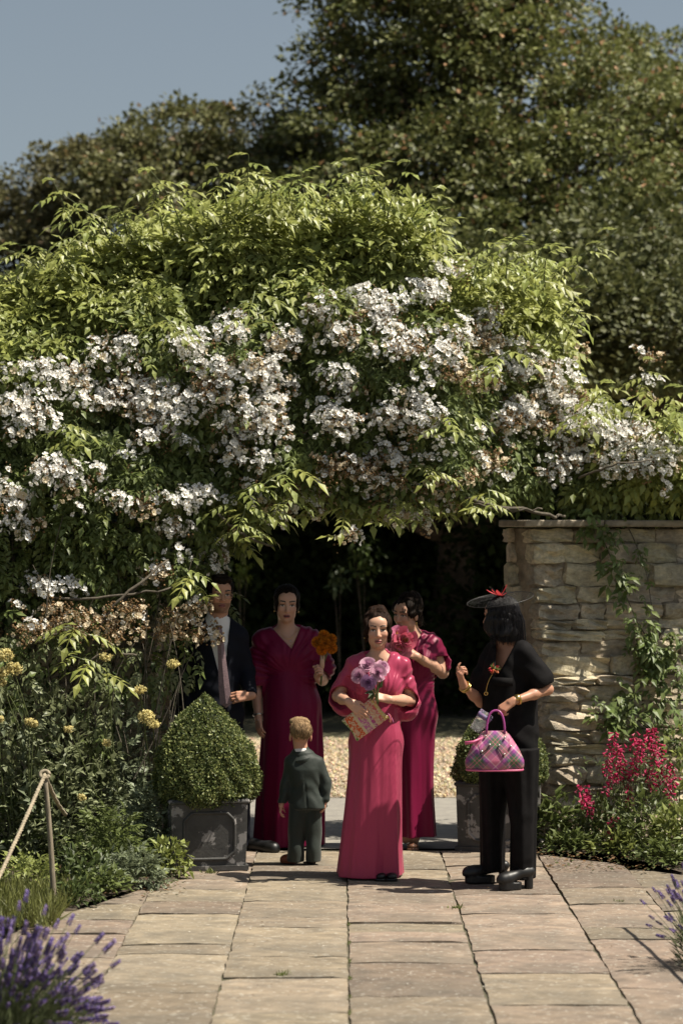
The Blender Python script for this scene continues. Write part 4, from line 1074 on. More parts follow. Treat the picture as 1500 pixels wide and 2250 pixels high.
# climber hanging down the right wall
climber = thing('climbing_vine', (1.95, WALL_Y + .05, 0), 'leafy green climber trailing down the sunlit stone wall', 'vine')
LEAFV = [new_mesh('leaf', *compound(1, .3, .3, .6)[:2], M_vine_leaf, smooth=False), new_mesh('leaf', LEAF_V, LEAF_F, M_vine_leaf, smooth=False), new_mesh('leaf', *compound(2, .4, .26, .5)[:2], M_vine_leaf, smooth=False)]
def wallY(X, Z): return WALL_Y + (X - 1.53) * math.tan(math.radians(17)) + .17 * Z / 2.19
def vine(px_pts, nl, spread, sc):
    P = []
    for x, y in px_pts:
        p = at(x, y, WALL_Y); p = at(x, y, wallY(p[0], p[2]) - .06); P.append(p)
    P = np.array(P); m = 16; t = np.linspace(0, len(P) - 1, m); P = np.stack([np.interp(t, np.arange(len(P)), P[:, k]) for k in range(3)], 1)
    for _ in range(2): P[1:-1] = (P[:-2] + 2 * P[1:-1] + P[2:]) / 4
    v, f = tube(P, np.linspace(.006, .0025, m), 5); s = part('stem', v, f, M_cane, climber)
    for i in range(int(nl * 1.55)):
        p = P[rng.integers(1, m)] + np.array([rng.normal(0, spread), -abs(rng.normal(0, .05)), rng.normal(0, spread * .7)])
        dd = np.array([[rng.normal(0, .7), -.55, -.45 + rng.normal(0, .4)]]); R = frames(dd, np.array([[.15, -.45, 1.0]]) + rng.normal(0, .3, (1, 3)))[0]
        k = sc * rng.uniform(.7, 1.25); obj('leaf', LEAFV[rng.integers(0, 3)], s, p - BASE[s.name], Matrix(R.tolist()).to_euler(), (k, k, k))
vine([(1290, 1120), (1310, 1160), (1340, 1220), (1370, 1300), (1400, 1370), (1430, 1450)], 60, .055, .115)
vine([(1360, 1125), (1390, 1180), (1420, 1260), (1430, 1330)], 16, .04, .08)
vine([(1400, 1370), (1440, 1430), (1460, 1500), (1450, 1560)], 45, .08, .115)
vine([(1460, 1380), (1400, 1500), (1370, 1560), (1330, 1590)], 50, .085, .115)
vine([(1480, 1640), (1420, 1600), (1380, 1560), (1340, 1545)], 36, .085, .11)
vine([(1500, 1400), (1470, 1440), (1440, 1470)], 20, .06, .10)
vine([(1480, 1450), (1495, 1560), (1500, 1640)], 24, .06, .09)

# lavender
M_lav = material('lavender_floret', (1, 1, 1), rough=.7, attr=True, translucent=.15)
def lav_spike():
    g = Geo(); L = rng.uniform(.045, .065); n = 17
    for i in range(n):
        a = i * 2.1; z = L * i / n; r = .0085 * (1 - .5 * i / n)
        c = np.array([math.cos(a) * r, math.sin(a) * r, z]); v, f = sphere(c, (.0052, .0052, .0068), 5, 3)
        g.add(v, f, (np.array((.095, .062, .215)) if rng.random() < .6 else np.array((.16, .105, .16))) * rng.uniform(.5, 1.3) if rng.random() < .82 else np.array((.27, .20, .42)))
    return g.mesh('flower_spike', M_lav, smooth=False)
LAV = [lav_spike() for _ in range(6)]
def lavender(c, label, spikes, fol, r, stem_h):
    t = thing('lavender', (c[0], c[1], 0), label, 'lavender', 'lavender clumps edging the path')
    stems = Geo()
    for (px, py, Y) in spikes:
        e = at(px, py, Y); s = np.array([c[0] + (e[0] - c[0]) * .35, c[1] + (e[1] - c[1]) * .35, .02])
        pts = bez(s, (s + e) / 2 + np.array([0, 0, .05]), e, 6); v, f = tube(pts, .0018, 3, cap=False); stems.add(v, f, (.13, .16, .07))
        d = unit((pts[-1] - pts[-2])[None])[0]; R = frames(d[None], np.array([[1.0, .3, .2]]))[0]; R = np.stack([R[:, 2], R[:, 0], R[:, 1]], 1)
        k = rng.uniform(.75, 1.2) * (1 if c[0] < 0 else .75); obj('flower_spike', random.choice(LAV), t, e - BASE[t.name], Matrix(R.tolist()).to_euler(), (k, k, k))
    stems.part('stem', M_leaf, t)['kind'] = 'stuff'
    d = rand_dirs(fol); d[:, 2] = abs(d[:, 2]); p = np.array([c[0], c[1], .0]) + d * rng.random((fol, 1)) ** .5 * np.array([r, r, stem_h])
    V, F, C = scatter(LEAF_V * np.array([.22, 1, 1]), LEAF_F, p, frames(d + np.array([0, 0, .8]) + rng.normal(0, .3, d.shape), rand_dirs(fol)), rng.uniform(.05, .10, fol), np.array((.13, .155, .075)) * rng.uniform(.6, 1.4, (fol, 1)))
    part('foliage', V, F, M_leaf, t, C, smooth=False)['kind'] = 'stuff'
sp = []
while len(sp) < 290:
    x = rng.uniform(-40, 245); y = rng.uniform(1985, 2300)
    if ((x + 20) / 265) ** 2 + ((2310 - y) / 282) ** 2 < 1: sp.append((x, y, -4.9 + rng.uniform(-.35, .35)))
sp += [(55, 1980, -4.6), (40, 2000, -4.7), (95, 2010, -4.6), (150, 2030, -4.6), (165, 2050, -4.7), (120, 2040, -4.6), (210, 2070, -4.8), (228, 2090, -4.8), (245, 2125, -4.9)]
lavender((-1.48, -4.9, 0), 'purple lavender clump filling the lower left corner', sp, 4200, .44, .33)
sp = []
while len(sp) < 42:
    x = rng.uniform(1410, 1530); y = rng.uniform(1900, 2060)
    if ((x - 1545) / 135) ** 2 + ((y - 2010) / 110) ** 2 < 1: sp.append((x, y, -3.0 + rng.uniform(-.25, .25)))
lavender((1.86, -3.0, 0), 'smaller purple lavender at the right edge of the path', sp, 1100, .20, .33)

# weeds and moss in the joints
def weed(name, label, spots, s):
    q0 = ground(*spots[0]); t = thing(name, q0, label, 'weed')
    for px, py in spots:
        q = ground(px, py); line = len(spots) > 1
        n = 40; p = q + np.concatenate([rng.normal(0, s * .4, (n, 2)) * np.array([.3 if line else 1, 3.5 if line else .5]), np.full((n, 1), -.004)], 1)
        V, F, C = scatter(LEAF_V * np.array([.5, 1, 1]), LEAF_F, p, frames(rand_dirs(n) + np.array([0, 0, .9]), rand_dirs(n)), rng.uniform(.3, 1, n) * s, np.array((.14, .16, .045)) * rng.uniform(.6, 1.3, (n, 1)))
        part('foliage', V, F, M_leaf, t, C, smooth=False)
weed('weed', 'tuft of grass in the joint left of the black shoes', [(1000, 1996)], .05)
weed('weed', 'small weed in a flag joint below the boy', [(620, 2142)], .04)
weed('weed', 'tiny weed at the foot of the large planter', [(462, 1918)], .05)
weed('weed', 'small weed in a joint near the lavender at the right', [(1360, 1982)], .03)
weed('moss', 'moss growing along the centre joint of the path', [(766, 2030), (767, 2070), (768, 2110), (768, 2150), (769, 2190), (769, 2225)], .022)

n = 420; fp = np.stack([rng.uniform(-1.6, 2.0, n), rng.uniform(-4.6, 1.4, n), np.full(n, .012)], 1)
pc = np.where(rng.random((n, 1)) < .55, np.array((.62, .58, .50)), np.array((.16, .10, .05))) * rng.uniform(.6, 1.1, (n, 1))
V, F, C = scatter(QUAD_V, QUAD_F, fp, frames(rand_dirs(n) * np.array([1, 1, .1]), np.array([0, 0, 1.0]) + .3 * rand_dirs(n)), rng.uniform(.006, .018, n), pc)
tag(part('fallen_petals', V, F, M_petal, None, C, smooth=False), 'fallen petals and leaf bits scattered over the flags', 'petals', kind='stuff')
n = 1500; lx = np.concatenate([rng.uniform(-2.2, -.95, n // 2), rng.uniform(1.3, 2.6, n - n // 2)]); ly = np.where(lx < 0, rng.uniform(-.9, 1.2, n), rng.uniform(.3, 1.6, n))
V, F, C = scatter(QUAD_V, QUAD_F, np.stack([lx, ly, np.full(n, .022) + .01 * rng.random(n)], 1), frames(rand_dirs(n) * np.array([1, 1, .2]), np.array([0, 0, 1.0]) + .5 * rand_dirs(n)), rng.uniform(.012, .035, n), np.where(rng.random((n, 1)) < .5, np.array((.20, .12, .06)), np.array((.09, .10, .04))) * rng.uniform(.5, 1.2, (n, 1)))
tag(part('leaf_litter', V, F, M_petal, None, C, smooth=False), 'dry leaf litter on the soil of the flower beds', 'litter', kind='stuff')
# ------------------------------------------------------------------ smooth solid modelling for figures and clothes
def axis(lo, hi, coarse, fine, bands):
    out = [lo]
    while out[-1] < hi:
        x = out[-1]; st = coarse
        for a, b in bands:
            if a - coarse <= x <= b: st = fine
        out.append(x + st)
    return np.array(out, np.float32)

class Sdf:
    def __init__(s, lo, hi, coarse, fine=None, bands=((), (), ())):
        fine = fine or coarse
        s.ax = [axis(lo[k], hi[k], coarse, fine, bands[k]) for k in range(3)]
        s.F = np.full([len(a) for a in s.ax], .3, np.float32)
    def _blk(s, lo, hi, pad):
        sl = []
        for k in range(3):
            a = np.searchsorted(s.ax[k], lo[k] - pad); b = np.searchsorted(s.ax[k], hi[k] + pad)
            sl.append(slice(max(a - 1, 0), min(b + 1, len(s.ax[k]))))
        X = s.ax[0][sl[0]][:, None, None]; Y = s.ax[1][sl[1]][None, :, None]; Z = s.ax[2][sl[2]][None, None, :]
        return tuple(sl), X, Y, Z
    def put(s, lo, hi, fn, k=.01, cut=False, pad=None):
        sl, X, Y, Z = s._blk(lo, hi, (k + .012) if pad is None else pad)
        if any(q.stop <= q.start for q in sl): return s
        d = fn(X, Y, Z).astype(np.float32); F = s.F[sl]
        if cut: d = -d; h = np.maximum(k - np.abs(F - d), 0) / k; s.F[sl] = np.maximum(F, d) + h * h * k * .25
        else: h = np.maximum(k - np.abs(F - d), 0) / k; s.F[sl] = np.minimum(F, d) - h * h * k * .25
        return s
    def cone(s, a, b, ra, rb, k=.01, cut=False, flat=None):
        """tapered capsule"""
        a = np.asarray(a, float); b = np.asarray(b, float); d = b - a; L2 = d @ d + 1e-9; r = max(ra, rb)
        def fn(X, Y, Z):
            t = np.clip(((X - a[0]) * d[0] + (Y - a[1]) * d[1] + (Z - a[2]) * d[2]) / L2, 0, 1)
            return np.sqrt((X - a[0] - t * d[0]) ** 2 + (Y - a[1] - t * d[1]) ** 2 + (Z - a[2] - t * d[2]) ** 2) - (ra + (rb - ra) * t)
        return s.put(np.minimum(a, b) - r, np.maximum(a, b) + r, fn, k, cut)
    def chain(s, pts, rad, k=.01):
        for i in range(len(pts) - 1): s.cone(pts[i], pts[i + 1], rad[i], rad[i + 1], k)
        return s
    def ell(s, c, r, R=None, k=.01, cut=False):
        c = np.asarray(c, float); r = np.asarray(r, float); R = np.eye(3) if R is None else np.asarray(R)
        ext = np.sqrt(((R * r) ** 2).sum(1))
        def fn(X, Y, Z):
            x, y, z = X - c[0], Y - c[1], Z - c[2]
            u = (R[0, 0] * x + R[1, 0] * y + R[2, 0] * z); v = (R[0, 1] * x + R[1, 1] * y + R[2, 1] * z); w = (R[0, 2] * x + R[1, 2] * y + R[2, 2] * z)
            k0 = np.sqrt((u / r[0]) ** 2 + (v / r[1]) ** 2 + (w / r[2]) ** 2); k1 = np.sqrt((u / r[0] ** 2) ** 2 + (v / r[1] ** 2) ** 2 + (w / r[2] ** 2) ** 2)
            return k0 * (k0 - 1) / (k1 + 1e-6)
        return s.put(c - ext, c + ext, fn, k, cut)
    def half(s, p, n, k=.004, lo=None, hi=None):
        """cut away everything on the side of plane (p, n) to which n points, inside lo..hi"""
        p = np.asarray(p, float); n = unit(np.asarray(n, float))
        lo = [a[0] for a in s.ax] if lo is None else lo; hi = [a[-1] for a in s.ax] if hi is None else hi
        return s.put(np.array(lo), np.array(hi), lambda X, Y, Z: -((X - p[0]) * n[0] + (Y - p[1]) * n[1] + (Z - p[2]) * n[2]) + 0 * (X + Y + Z), k, True, pad=0)
    def loft(s, st, fold=None, k=.01, z0=None, z1=None, cut=False, sq=2.0, yaw=0.0):
        """st: rows (z, cx, cy, rx, ry), rising z; fold(theta, z, u) adds to the radius"""
        st = np.array(sorted(map(tuple, st))); z0 = st[0, 0] if z0 is None else z0; z1 = st[-1, 0] if z1 is None else z1
        lo = np.array([(st[:, 1] - np.maximum(st[:, 3], st[:, 4])).min() - .05, (st[:, 2] - np.maximum(st[:, 3], st[:, 4])).min() - .05, z0]); hi = np.array([(st[:, 1] + np.maximum(st[:, 3], st[:, 4])).max() + .05, (st[:, 2] + np.maximum(st[:, 3], st[:, 4])).max() + .05, z1])
        # smooth interpolation of the rows
        zz = np.linspace(st[0, 0], st[-1, 0], 120); tab = [np.interp(zz, st[:, 0], st[:, j]) for j in range(1, 5)]
        for _ in range(5): tab = [np.concatenate([[q[0]], (q[:-2] + 2 * q[1:-1] + q[2:]) / 4, [q[-1]]]) for q in tab]
        ca, sa = math.cos(yaw), math.sin(yaw)
        def fn(X, Y, Z):
            cx, cy, rx, ry = [np.interp(Z.ravel(), zz, q)[None, None, :] for q in tab]
            dx, dy = X - cx, Y - cy
            u, v = ca * dx + sa * dy, -sa * dx + ca * dy
            rho = (np.abs(u / rx) ** sq + np.abs(v / ry) ** sq) ** (1 / sq)
            d = (rho - 1) * np.minimum(rx, ry)
            if fold is not None: d = d - fold(np.arctan2(v / ry, u / rx), Z, rho)
            return np.maximum(np.maximum(d, z0 - Z), Z - z1)
        return s.put(lo, hi, fn, k, cut)
    def ripple(s, fn):
        X = s.ax[0][:, None, None]; Y = s.ax[1][None, :, None]; Z = s.ax[2][None, None, :]
        m = np.abs(s.F) < .05
        s.F += np.where(m, fn(X, Y, Z), 0).astype(np.float32); return s
    def join(s, o, k=.03):
        h = np.maximum(k - np.abs(s.F - o.F), 0) / k; s.F = np.minimum(s.F, o.F) - h * h * k * .25; return s
    def twin(s):
        o = Sdf.__new__(Sdf); o.ax = s.ax; o.F = np.full_like(s.F, .3); return o
    def net(s):
        F = s.F; S = F < 0; nx, ny, nz = F.shape
        def cid(i, j, k): return (i.astype(np.int64) * ny + j) * nz + k
        ids, pts, quads = [], [], []
        for a in range(3):
            A = [slice(None)] * 3; Bq = [slice(None)] * 3; A[a] = slice(None, -1); Bq[a] = slice(1, None)
            i, j, k = np.nonzero(S[tuple(A)] != S[tuple(Bq)])
            o = [i, j, k]; b, c = (a + 1) % 3, (a + 2) % 3
            ok = (o[b] > 0) & (o[c] > 0); o = [q[ok] for q in o]
            e = [q.copy() for q in o]; e[a] = e[a] + 1
            f0, f1 = F[tuple(o)], F[tuple(e)]; t = f0 / (f0 - f1)
            p = np.stack([s.ax[m][o[m]] for m in range(3)], 1); p[:, a] += t * (s.ax[a][e[a]] - s.ax[a][o[a]])
            cs = []
            for db, dc in ((1, 1), (0, 1), (0, 0), (1, 0)):
                q = [x.copy() for x in o]; q[b] = q[b] - db; q[c] = q[c] - dc; cs.append(cid(*q))
            Q = np.stack(cs, 1); flip = f0 > 0; Q[flip] = Q[flip][:, ::-1]
            quads.append(Q); ids.append(Q.ravel()); pts.append(np.repeat(p, 4, 0))
        ids = np.concatenate(ids); pts = np.concatenate(pts); quads = np.concatenate(quads)
        uq, inv = np.unique(ids, return_inverse=True); cnt = np.bincount(inv)
        V = np.stack([np.bincount(inv, pts[:, m]) / cnt for m in range(3)], 1)
        return V, np.searchsorted(uq, quads)

def smooth_mesh(V, Q, it=2, lam=.5):
    e = np.concatenate([Q[:, [0, 1]], Q[:, [1, 2]], Q[:, [2, 3]], Q[:, [3, 0]]]); n = len(V)
    deg = np.bincount(e[:, 0], minlength=n) + np.bincount(e[:, 1], minlength=n)
    for _ in range(it):
        acc = np.stack([np.bincount(e[:, 0], V[e[:, 1], m], n) + np.bincount(e[:, 1], V[e[:, 0], m], n) for m in range(3)], 1)
        V = V * (1 - lam) + lam * acc / np.maximum(deg, 1)[:, None]
    return V

def head_frame(yaw, pitch=0, roll=0):
    """columns: the face's own right-left, forward, up; yaw 0 looks at the camera, positive to the picture's right"""
    f = np.array([math.sin(yaw) * math.cos(pitch), -math.cos(yaw) * math.cos(pitch), math.sin(pitch)]); up = np.array([0, 0, 1.0])
    x = np.cross(f, up); x /= np.linalg.norm(x); up = np.cross(x, f)
    c, s_ = math.cos(roll), math.sin(roll)
    return np.stack([c * x + s_ * up, f, -s_ * x + c * up], 1)

def head_prims(S, hc, R, s=1.0, jaw=1.0, child=False, ear=True):
    L = lambda x, y, z: hc + R @ (np.array([x, y, z]) * s)
    E = lambda c, r, k=.012, cut=False: S.ell(L(*c), np.array(r) * s, R, k * s, cut)
    E((0, -.016, .034), (.0735, .092, .082)); E((0, .018, -.035), (.0525 * jaw, .066, .077), .03)
    E((0, .050, -.096), (.020 * jaw, .022, .017), .03)
    E((0, .060, .040), (.052, .026, .034), .03)
    if not child:
        for q in (-1, 1):
            E((q * .034, .058, -.026), (.023, .022, .020), .03); E((q * .034 * jaw, .018, -.066), (.018, .033, .022), .03)
    for q in (-1, 1):
        E((q * .031, .094, .000), (.017, .014, .011), .012, True)
        E((q * .031, .0665, .000), (.0135, .0135, .0125), .004)
        E((q * .031, .0735, .0095), (.018, .010, .0045), .006)
        E((q * .031, .073, -.0095), (.016, .008, .004), .006)
        E((q * .030, .077, .022), (.024, .010, .007), .012)
        if ear: E((q * .074, -.010, -.012), (.008, .018, .030), .006)
    S.cone(L(0, .080, .010), L(0, .101, -.034), .0075 * s, .0115 * s, .012 * s)
    for q in (-1, 1): E((q * .0105, .091, -.038), (.008, .009, .007), .006)
    E((0, .080, -.0645), (.022, .010, .0055), .006); E((0, .079, -.0755), (.019, .011, .0065), .006)
    E((0, .097, -.0695), (.021, .012, .0016), .002, True)

def head_colour(V, col, hc, R, s, lip, brow, eye=(.05, .025, .012), blush=.12, beard=None, open_mouth=False):
    l = ((V - hc) @ R) / s; x, y, z = np.abs(l[:, 0]), l[:, 1], l[:, 2]
    near = (np.abs(l) < np.array([.085, .13, .13])).all(1) & (y > .02)
    k = near & (((x - .042) / .024) ** 2 + ((z + .032) / .022) ** 2 < 1); col[k] = col[k] * (1 - blush) + np.array((.55, .16, .12)) * blush
    k = near & (x < .014) & (z < -.026) & (z > -.05); col[k] *= np.array((1.02, .93, .9))
    if beard is not None:
        k = near & (((z < -.052) & (z > -.12)) & ~((x < .021) & (z > -.082) & (z < -.060))); col[k] = col[k] * .45 + np.array(beard) * .55
    k = near & (y > .055) & ((x / .0235) ** 2 + ((z + .070) / .0125) ** 2 < 1); col[k] = lip
    k = near & (y > .06) & (x < (.017 if open_mouth else .020)) & (np.abs(z + .0695) < (.0045 if open_mouth else .0018)); col[k] = np.array((.05, .012, .012))
    bz = .0245 + .004 * np.sin((x - .012) / .036 * 2.2); k = near & (y > .03) & (x > .012) & (x < .050) & (np.abs(z - bz) < .0045 - .05 * np.maximum(x - .034, 0)); col[k] = brow
    ex = x - .031
    k = near & (y > .055) & ((ex / .0155) ** 2 + ((z - .001) / .0072) ** 2 < 1); col[k] = (.50, .45, .41)
    k = near & (y > .055) & (ex ** 2 + (z - .0008) ** 2 < .0066 ** 2); col[k] = eye
    k = near & (y > .055) & (np.abs(ex) < .017) & (np.abs(z - .0068 + .012 * (ex / .017) ** 2 * .5) < .0030); col[k] = (.03, .018, .014)
    k = near & (y > .055) & (np.abs(ex) < .019) & (z > .010) & (z < .019); col[k] = col[k] * np.array((.72, .62, .58))

def hand_prims(S, w, y, z, side=1, curl=(.5, .6, .4), s=1.0, thumb=(.6, .6, -.45), spread=.06, fan=0.0, curls=None):
    """w wrist; y along the hand; z out of its back; thumb on side*x"""
    y = unit(np.asarray(y, float)); z = np.asarray(z, float); z = unit(z - y * (z @ y)); x = np.cross(y, z) * side
    L = lambda a, b, c: w + s * (a * x + b * y + c * z)
    S.cone(L(0, -.01, 0), L(0, .02, 0), .024 * s, .025 * s, .012)
    for q, e in ((.024, .082), (.008, .086), (-.008, .083), (-.023, .076)): S.cone(L(q * .6, .012, 0), L(q, e, .002), .0155 * s, .0115 * s, .008)
    for i, (q, e, ln) in enumerate(((.026, .083, .066), (.0085, .088, .073), (-.009, .084, .068), (-.0255, .076, .054))):
        p = np.array([q, e, 0.0]); a = 0.0; cc = curl if curls is None else curls[i]
        r = (.0088, .0080, .0074, .0060)
        for j, (fr, cu) in enumerate(zip((.45, .31, .24), cc)):
            a += cu + (fan * i if j == 0 else 0); d = np.array([q * spread * 12 * (1 - .6 * j), math.cos(a), -math.sin(a)]); d /= np.linalg.norm(d)
            n = p + d * ln * fr; S.cone(L(*p), L(*n), r[j] * s, r[j + 1] * s, .0025); p = n
    t = unit(np.array(thumb)); p0 = np.array([.024, .022, -.006]); p1 = p0 + t * .036; t2 = unit(t + np.array([-.35, .35, -.25])); p2 = p1 + t2 * .027; p3 = p2 + unit(t2 + np.array([-.2, .1, -.1])) * .020
    S.cone(L(*p0), L(*p1), .014 * s, .0105 * s, .008); S.cone(L(*p1), L(*p2), .0100 * s, .0088 * s, .003); S.cone(L(*p2), L(*p3), .0088 * s, .0068 * s, .002)

def strands(p0s, p1s, p2s, r=.0016, n=8):
    g = Geo()
    for a, b, c in zip(p0s, p1s, p2s): v, f = tube(bez(a, b, c, n), np.linspace(r, r * .4, n), 4, cap=False); g.add(v, f)
    return g
# ------------------------------------------------------------------ people
M_skin = material('skin', (1, 1, 1), rough=.46, spec=.4, attr=True, subsurface=.12, bump=.05, bump_scale=160, bump_dist=.002)
def satin(name, col, rough=.40, wr=.25):
    m = material(name, col, rough=rough + .06, spec=.55, sheen=.15, bump=wr, bump_scale=12, bump_dist=.04, bump_detail=1.6, var=.05, var_scale=3, stretch=(1, 1, .15))
    b = m.node_tree.nodes['Principled BSDF']; b.inputs['Specular Tint'].default_value = (*[min(1, c * 1.6 + .25) for c in col], 1); b.inputs['Sheen Tint'].default_value = (1, .45, .6, 1); b.inputs['Sheen Roughness'].default_value = .35
    return m
M_satin_pink = satin('rose_pink_satin', (.33, .042, .088), .24, .45)
M_satin_wine = satin('wine_satin', (.135, .005, .034), .36, .32)
M_satin_wine2 = satin('deep_wine_satin', (.135, .006, .032), .36, .32)
def hair_mat(name, col, rough=.45):
    return material(name, col, rough=rough, spec=.06, var=.55, var_scale=14, stretch=(9, 9, 1.2), bump=.7, bump_scale=22, bump_dist=.008, detail=3)
M_hair_brown = hair_mat('dark_brown_hair', (.018, .009, .0055)); M_hair_dark = hair_mat('near_black_hair', (.012, .008, .006)); M_hair_black = hair_mat('black_bob_hair', (.010, .0085, .009), .30); M_hair_black.node_tree.nodes['Principled BSDF'].inputs['Specular IOR Level'].default_value = .22; M_hair_fair = hair_mat('fair_short_hair', (.25, .165, .090), .5)
M_gold = material('gold', (.62, .42, .14), rough=.28, metallic=1.0); M_silver = material('silver', (.55, .53, .5), rough=.3, metallic=1.0)
M_black = material('black_linen', (.0060, .0052, .0055), rough=.8, spec=.12, var=.3, var_scale=18, bump=.12, bump_scale=120)
M_blackshoe = material('black_leather', (.008, .0075, .0075), rough=.45, spec=.45)
M_navy = material('navy_wool', (.0045, .0055, .011), rough=.8, spec=.2, bump=.1, bump_scale=150); M_shirt = material('white_shirt', (.72, .71, .70), rough=.7)
M_suit = material('bottle_green_wool', (.014, .021, .016), rough=.62, spec=.35, sheen=.15, var=.12, var_scale=6, bump=.3, bump_scale=14, bump_dist=.012)
SKIN = np.array((.52, .295, .20)); SKIN2 = np.array((.50, .29, .205)); SKIN3 = np.array((.46, .255, .17)); SKIN4 = np.array((.45, .235, .15)); LIP = (.34, .11, .10)

def figure(name, label, base): return thing(name, base, label, 'person')

def trunk_prims(S, J, f=0.0, legs=False, trap=True):
    """trunk of figure J, grown by f metres when a garment is cut to it"""
    nb, b = J['nb'], J.get('build', 1.0); Rt = rotz(J.get('tyaw', 0.0)); ch, wa, hp = J['chest'], J['waist'], J['hip']
    S.ell(ch, np.array((.150, .098, .16)) * b + f, Rt, .03).ell(wa, np.array((.118, .088, .15)) * b + f, Rt, .05).ell(hp, np.array((.155, .105, .13)) * b + f, Rt, .05)
    if J.get('bust'):
        for q in (-1, 1): S.ell(ch + Rt @ (np.array([q * .066, -.062, -.035]) * b), np.array((.058, .046, .058)) * b + f, Rt, .06)
    if trap:
        for e in (J['sl'], J['sr']): S.cone(nb + np.array([0, .012, .02]), e + np.array([0, 0, -.012]), .038 * b + f, .040 * b + f, .05)
    if legs:
        for i, kn in enumerate(J['knees']): S.cone(hp + Rt @ np.array([(-1, 1)[i] * .08 * b, 0, -.04]), kn, .078 * b + f, .052 * b + f, .03)

def body_mesh(t, cfg, skin):
    """one continuous body: head, neck, trunk, arms with hands, legs"""
    hc, R, s = cfg['hc'], cfg['R'], cfg.get('s', 1.0); J = cfg
    allp = np.array([hc, J['sl'], J['sr'], J['el'], J['er'], J['wl'], J['wr'], J['hip'], *J['feet']])
    lo = allp.min(0) - np.array([.16, .18, .09]); hi = allp.max(0) + np.array([.16, .18, .15]); lo[2] = max(lo[2], .0)
    bands = [[], [], []]
    hb = .115 * s
    fr = [(hc, hb, hb + .02), (J['wl'] + unit(np.array(J['hl'][0])) * .07, .085, .085), (J['wr'] + unit(np.array(J['hr'][0])) * .07, .085, .085)]
    for c, a, az_ in fr:
        for k in range(3): bands[k].append((c[k] - (a if k < 2 else az_), c[k] + (a if k < 2 else az_)))
    S = Sdf(lo, hi, .011, cfg.get('fine', .0030), bands)
    nb, b = J['nb'], J.get('build', 1.0); Rt = rotz(J.get('tyaw', 0.0)); ch, wa, hp = J['chest'], J['waist'], J['hip']
    trunk_prims(S, J)
    ar = J.get('arm', 1.0)
    for sh, el_, wr_ in ((J['sl'], J['el'], J['wl']), (J['sr'], J['er'], J['wr'])):
        S.cone(sh, el_, .046 * ar, .037 * ar, .03); S.cone(el_, el_ * .6 + wr_ * .4, .036 * ar, .037 * ar, .02); S.cone(el_ * .6 + wr_ * .4, wr_, .037 * ar, .0245 * ar, .02)
    for i, (kn, ft) in enumerate(zip(J['knees'], J['feet'])):
        q = hp + Rt @ np.array([(-1, 1)[i] * .08 * b, 0, -.04]); S.cone(q, kn, .078 * b, .052 * b, .03); S.cone(kn, ft + np.array([0, 0, .06]), .052 * b, .036 * b, .02)
    S.cone(hc + R @ (np.array([0, -.022, -.055]) * s), nb, .050 * b * J.get('neck', 1), .054 * b * J.get('neck', 1), .025)
    head_prims(S, hc, R, s, J.get('jaw', 1.0), J.get('child', False), J.get('ear', True))
    hand_prims(S, J['wl'], *J['hl'][:2], **J['hl'][2]); hand_prims(S, J['wr'], *J['hr'][:2], **J['hr'][2])
    V, Q = S.net(); V = smooth_mesh(V, Q, 1, .4)
    col = np.tile(skin, (len(V), 1)) * (1 + .05 * wob(V, 16.0)[:, None])
    for w_, h_ in ((J['wl'], J['hl']), (J['wr'], J['hr'])):
        d = np.linalg.norm(V - (w_ + unit(np.array(h_[0])) * .10), axis=1); k = np.clip(1 - d / .09, 0, 1)[:, None]; col = col * (1 - .25 * k) + col * np.array((1.05, .82, .78)) * .25 * k
    head_colour(V, col, hc, R, s, **J['face'])
    return part('body', V, [Q], M_skin, t, np.clip(col, 0, 1))

def hair_part(t, hc, R, s, build, mat, step=.0035, ext=.17, up=.2, wave=.0035, freq=70):
    S = Sdf(hc - np.array([ext, ext, .22]), hc + np.array([ext, ext, up]), step)
    L = lambda x, y, z: hc + R @ (np.array([x, y, z]) * s)
    build(S, L, lambda c, r, k=.02, cut=False: S.ell(L(*c), np.array(r) * s, R, k, cut))
    hx = R[:, 0]
    S.ripple(lambda X, Y, Z: wave * np.sin(freq * ((X - hc[0]) * hx[0] + (Y - hc[1]) * hx[1]) + 25 * (Z - hc[2]) + 3 * np.sin(30 * (Z - hc[2]))) + .6 * wave * np.sin(freq * 1.7 * np.arctan2(X - hc[0], Y - hc[1]) * .1 + 60 * (Z - hc[2])))
    V, Q = S.net(); V = smooth_mesh(V, Q, 1, .3)
    return part('hair', V, [Q], mat, t)

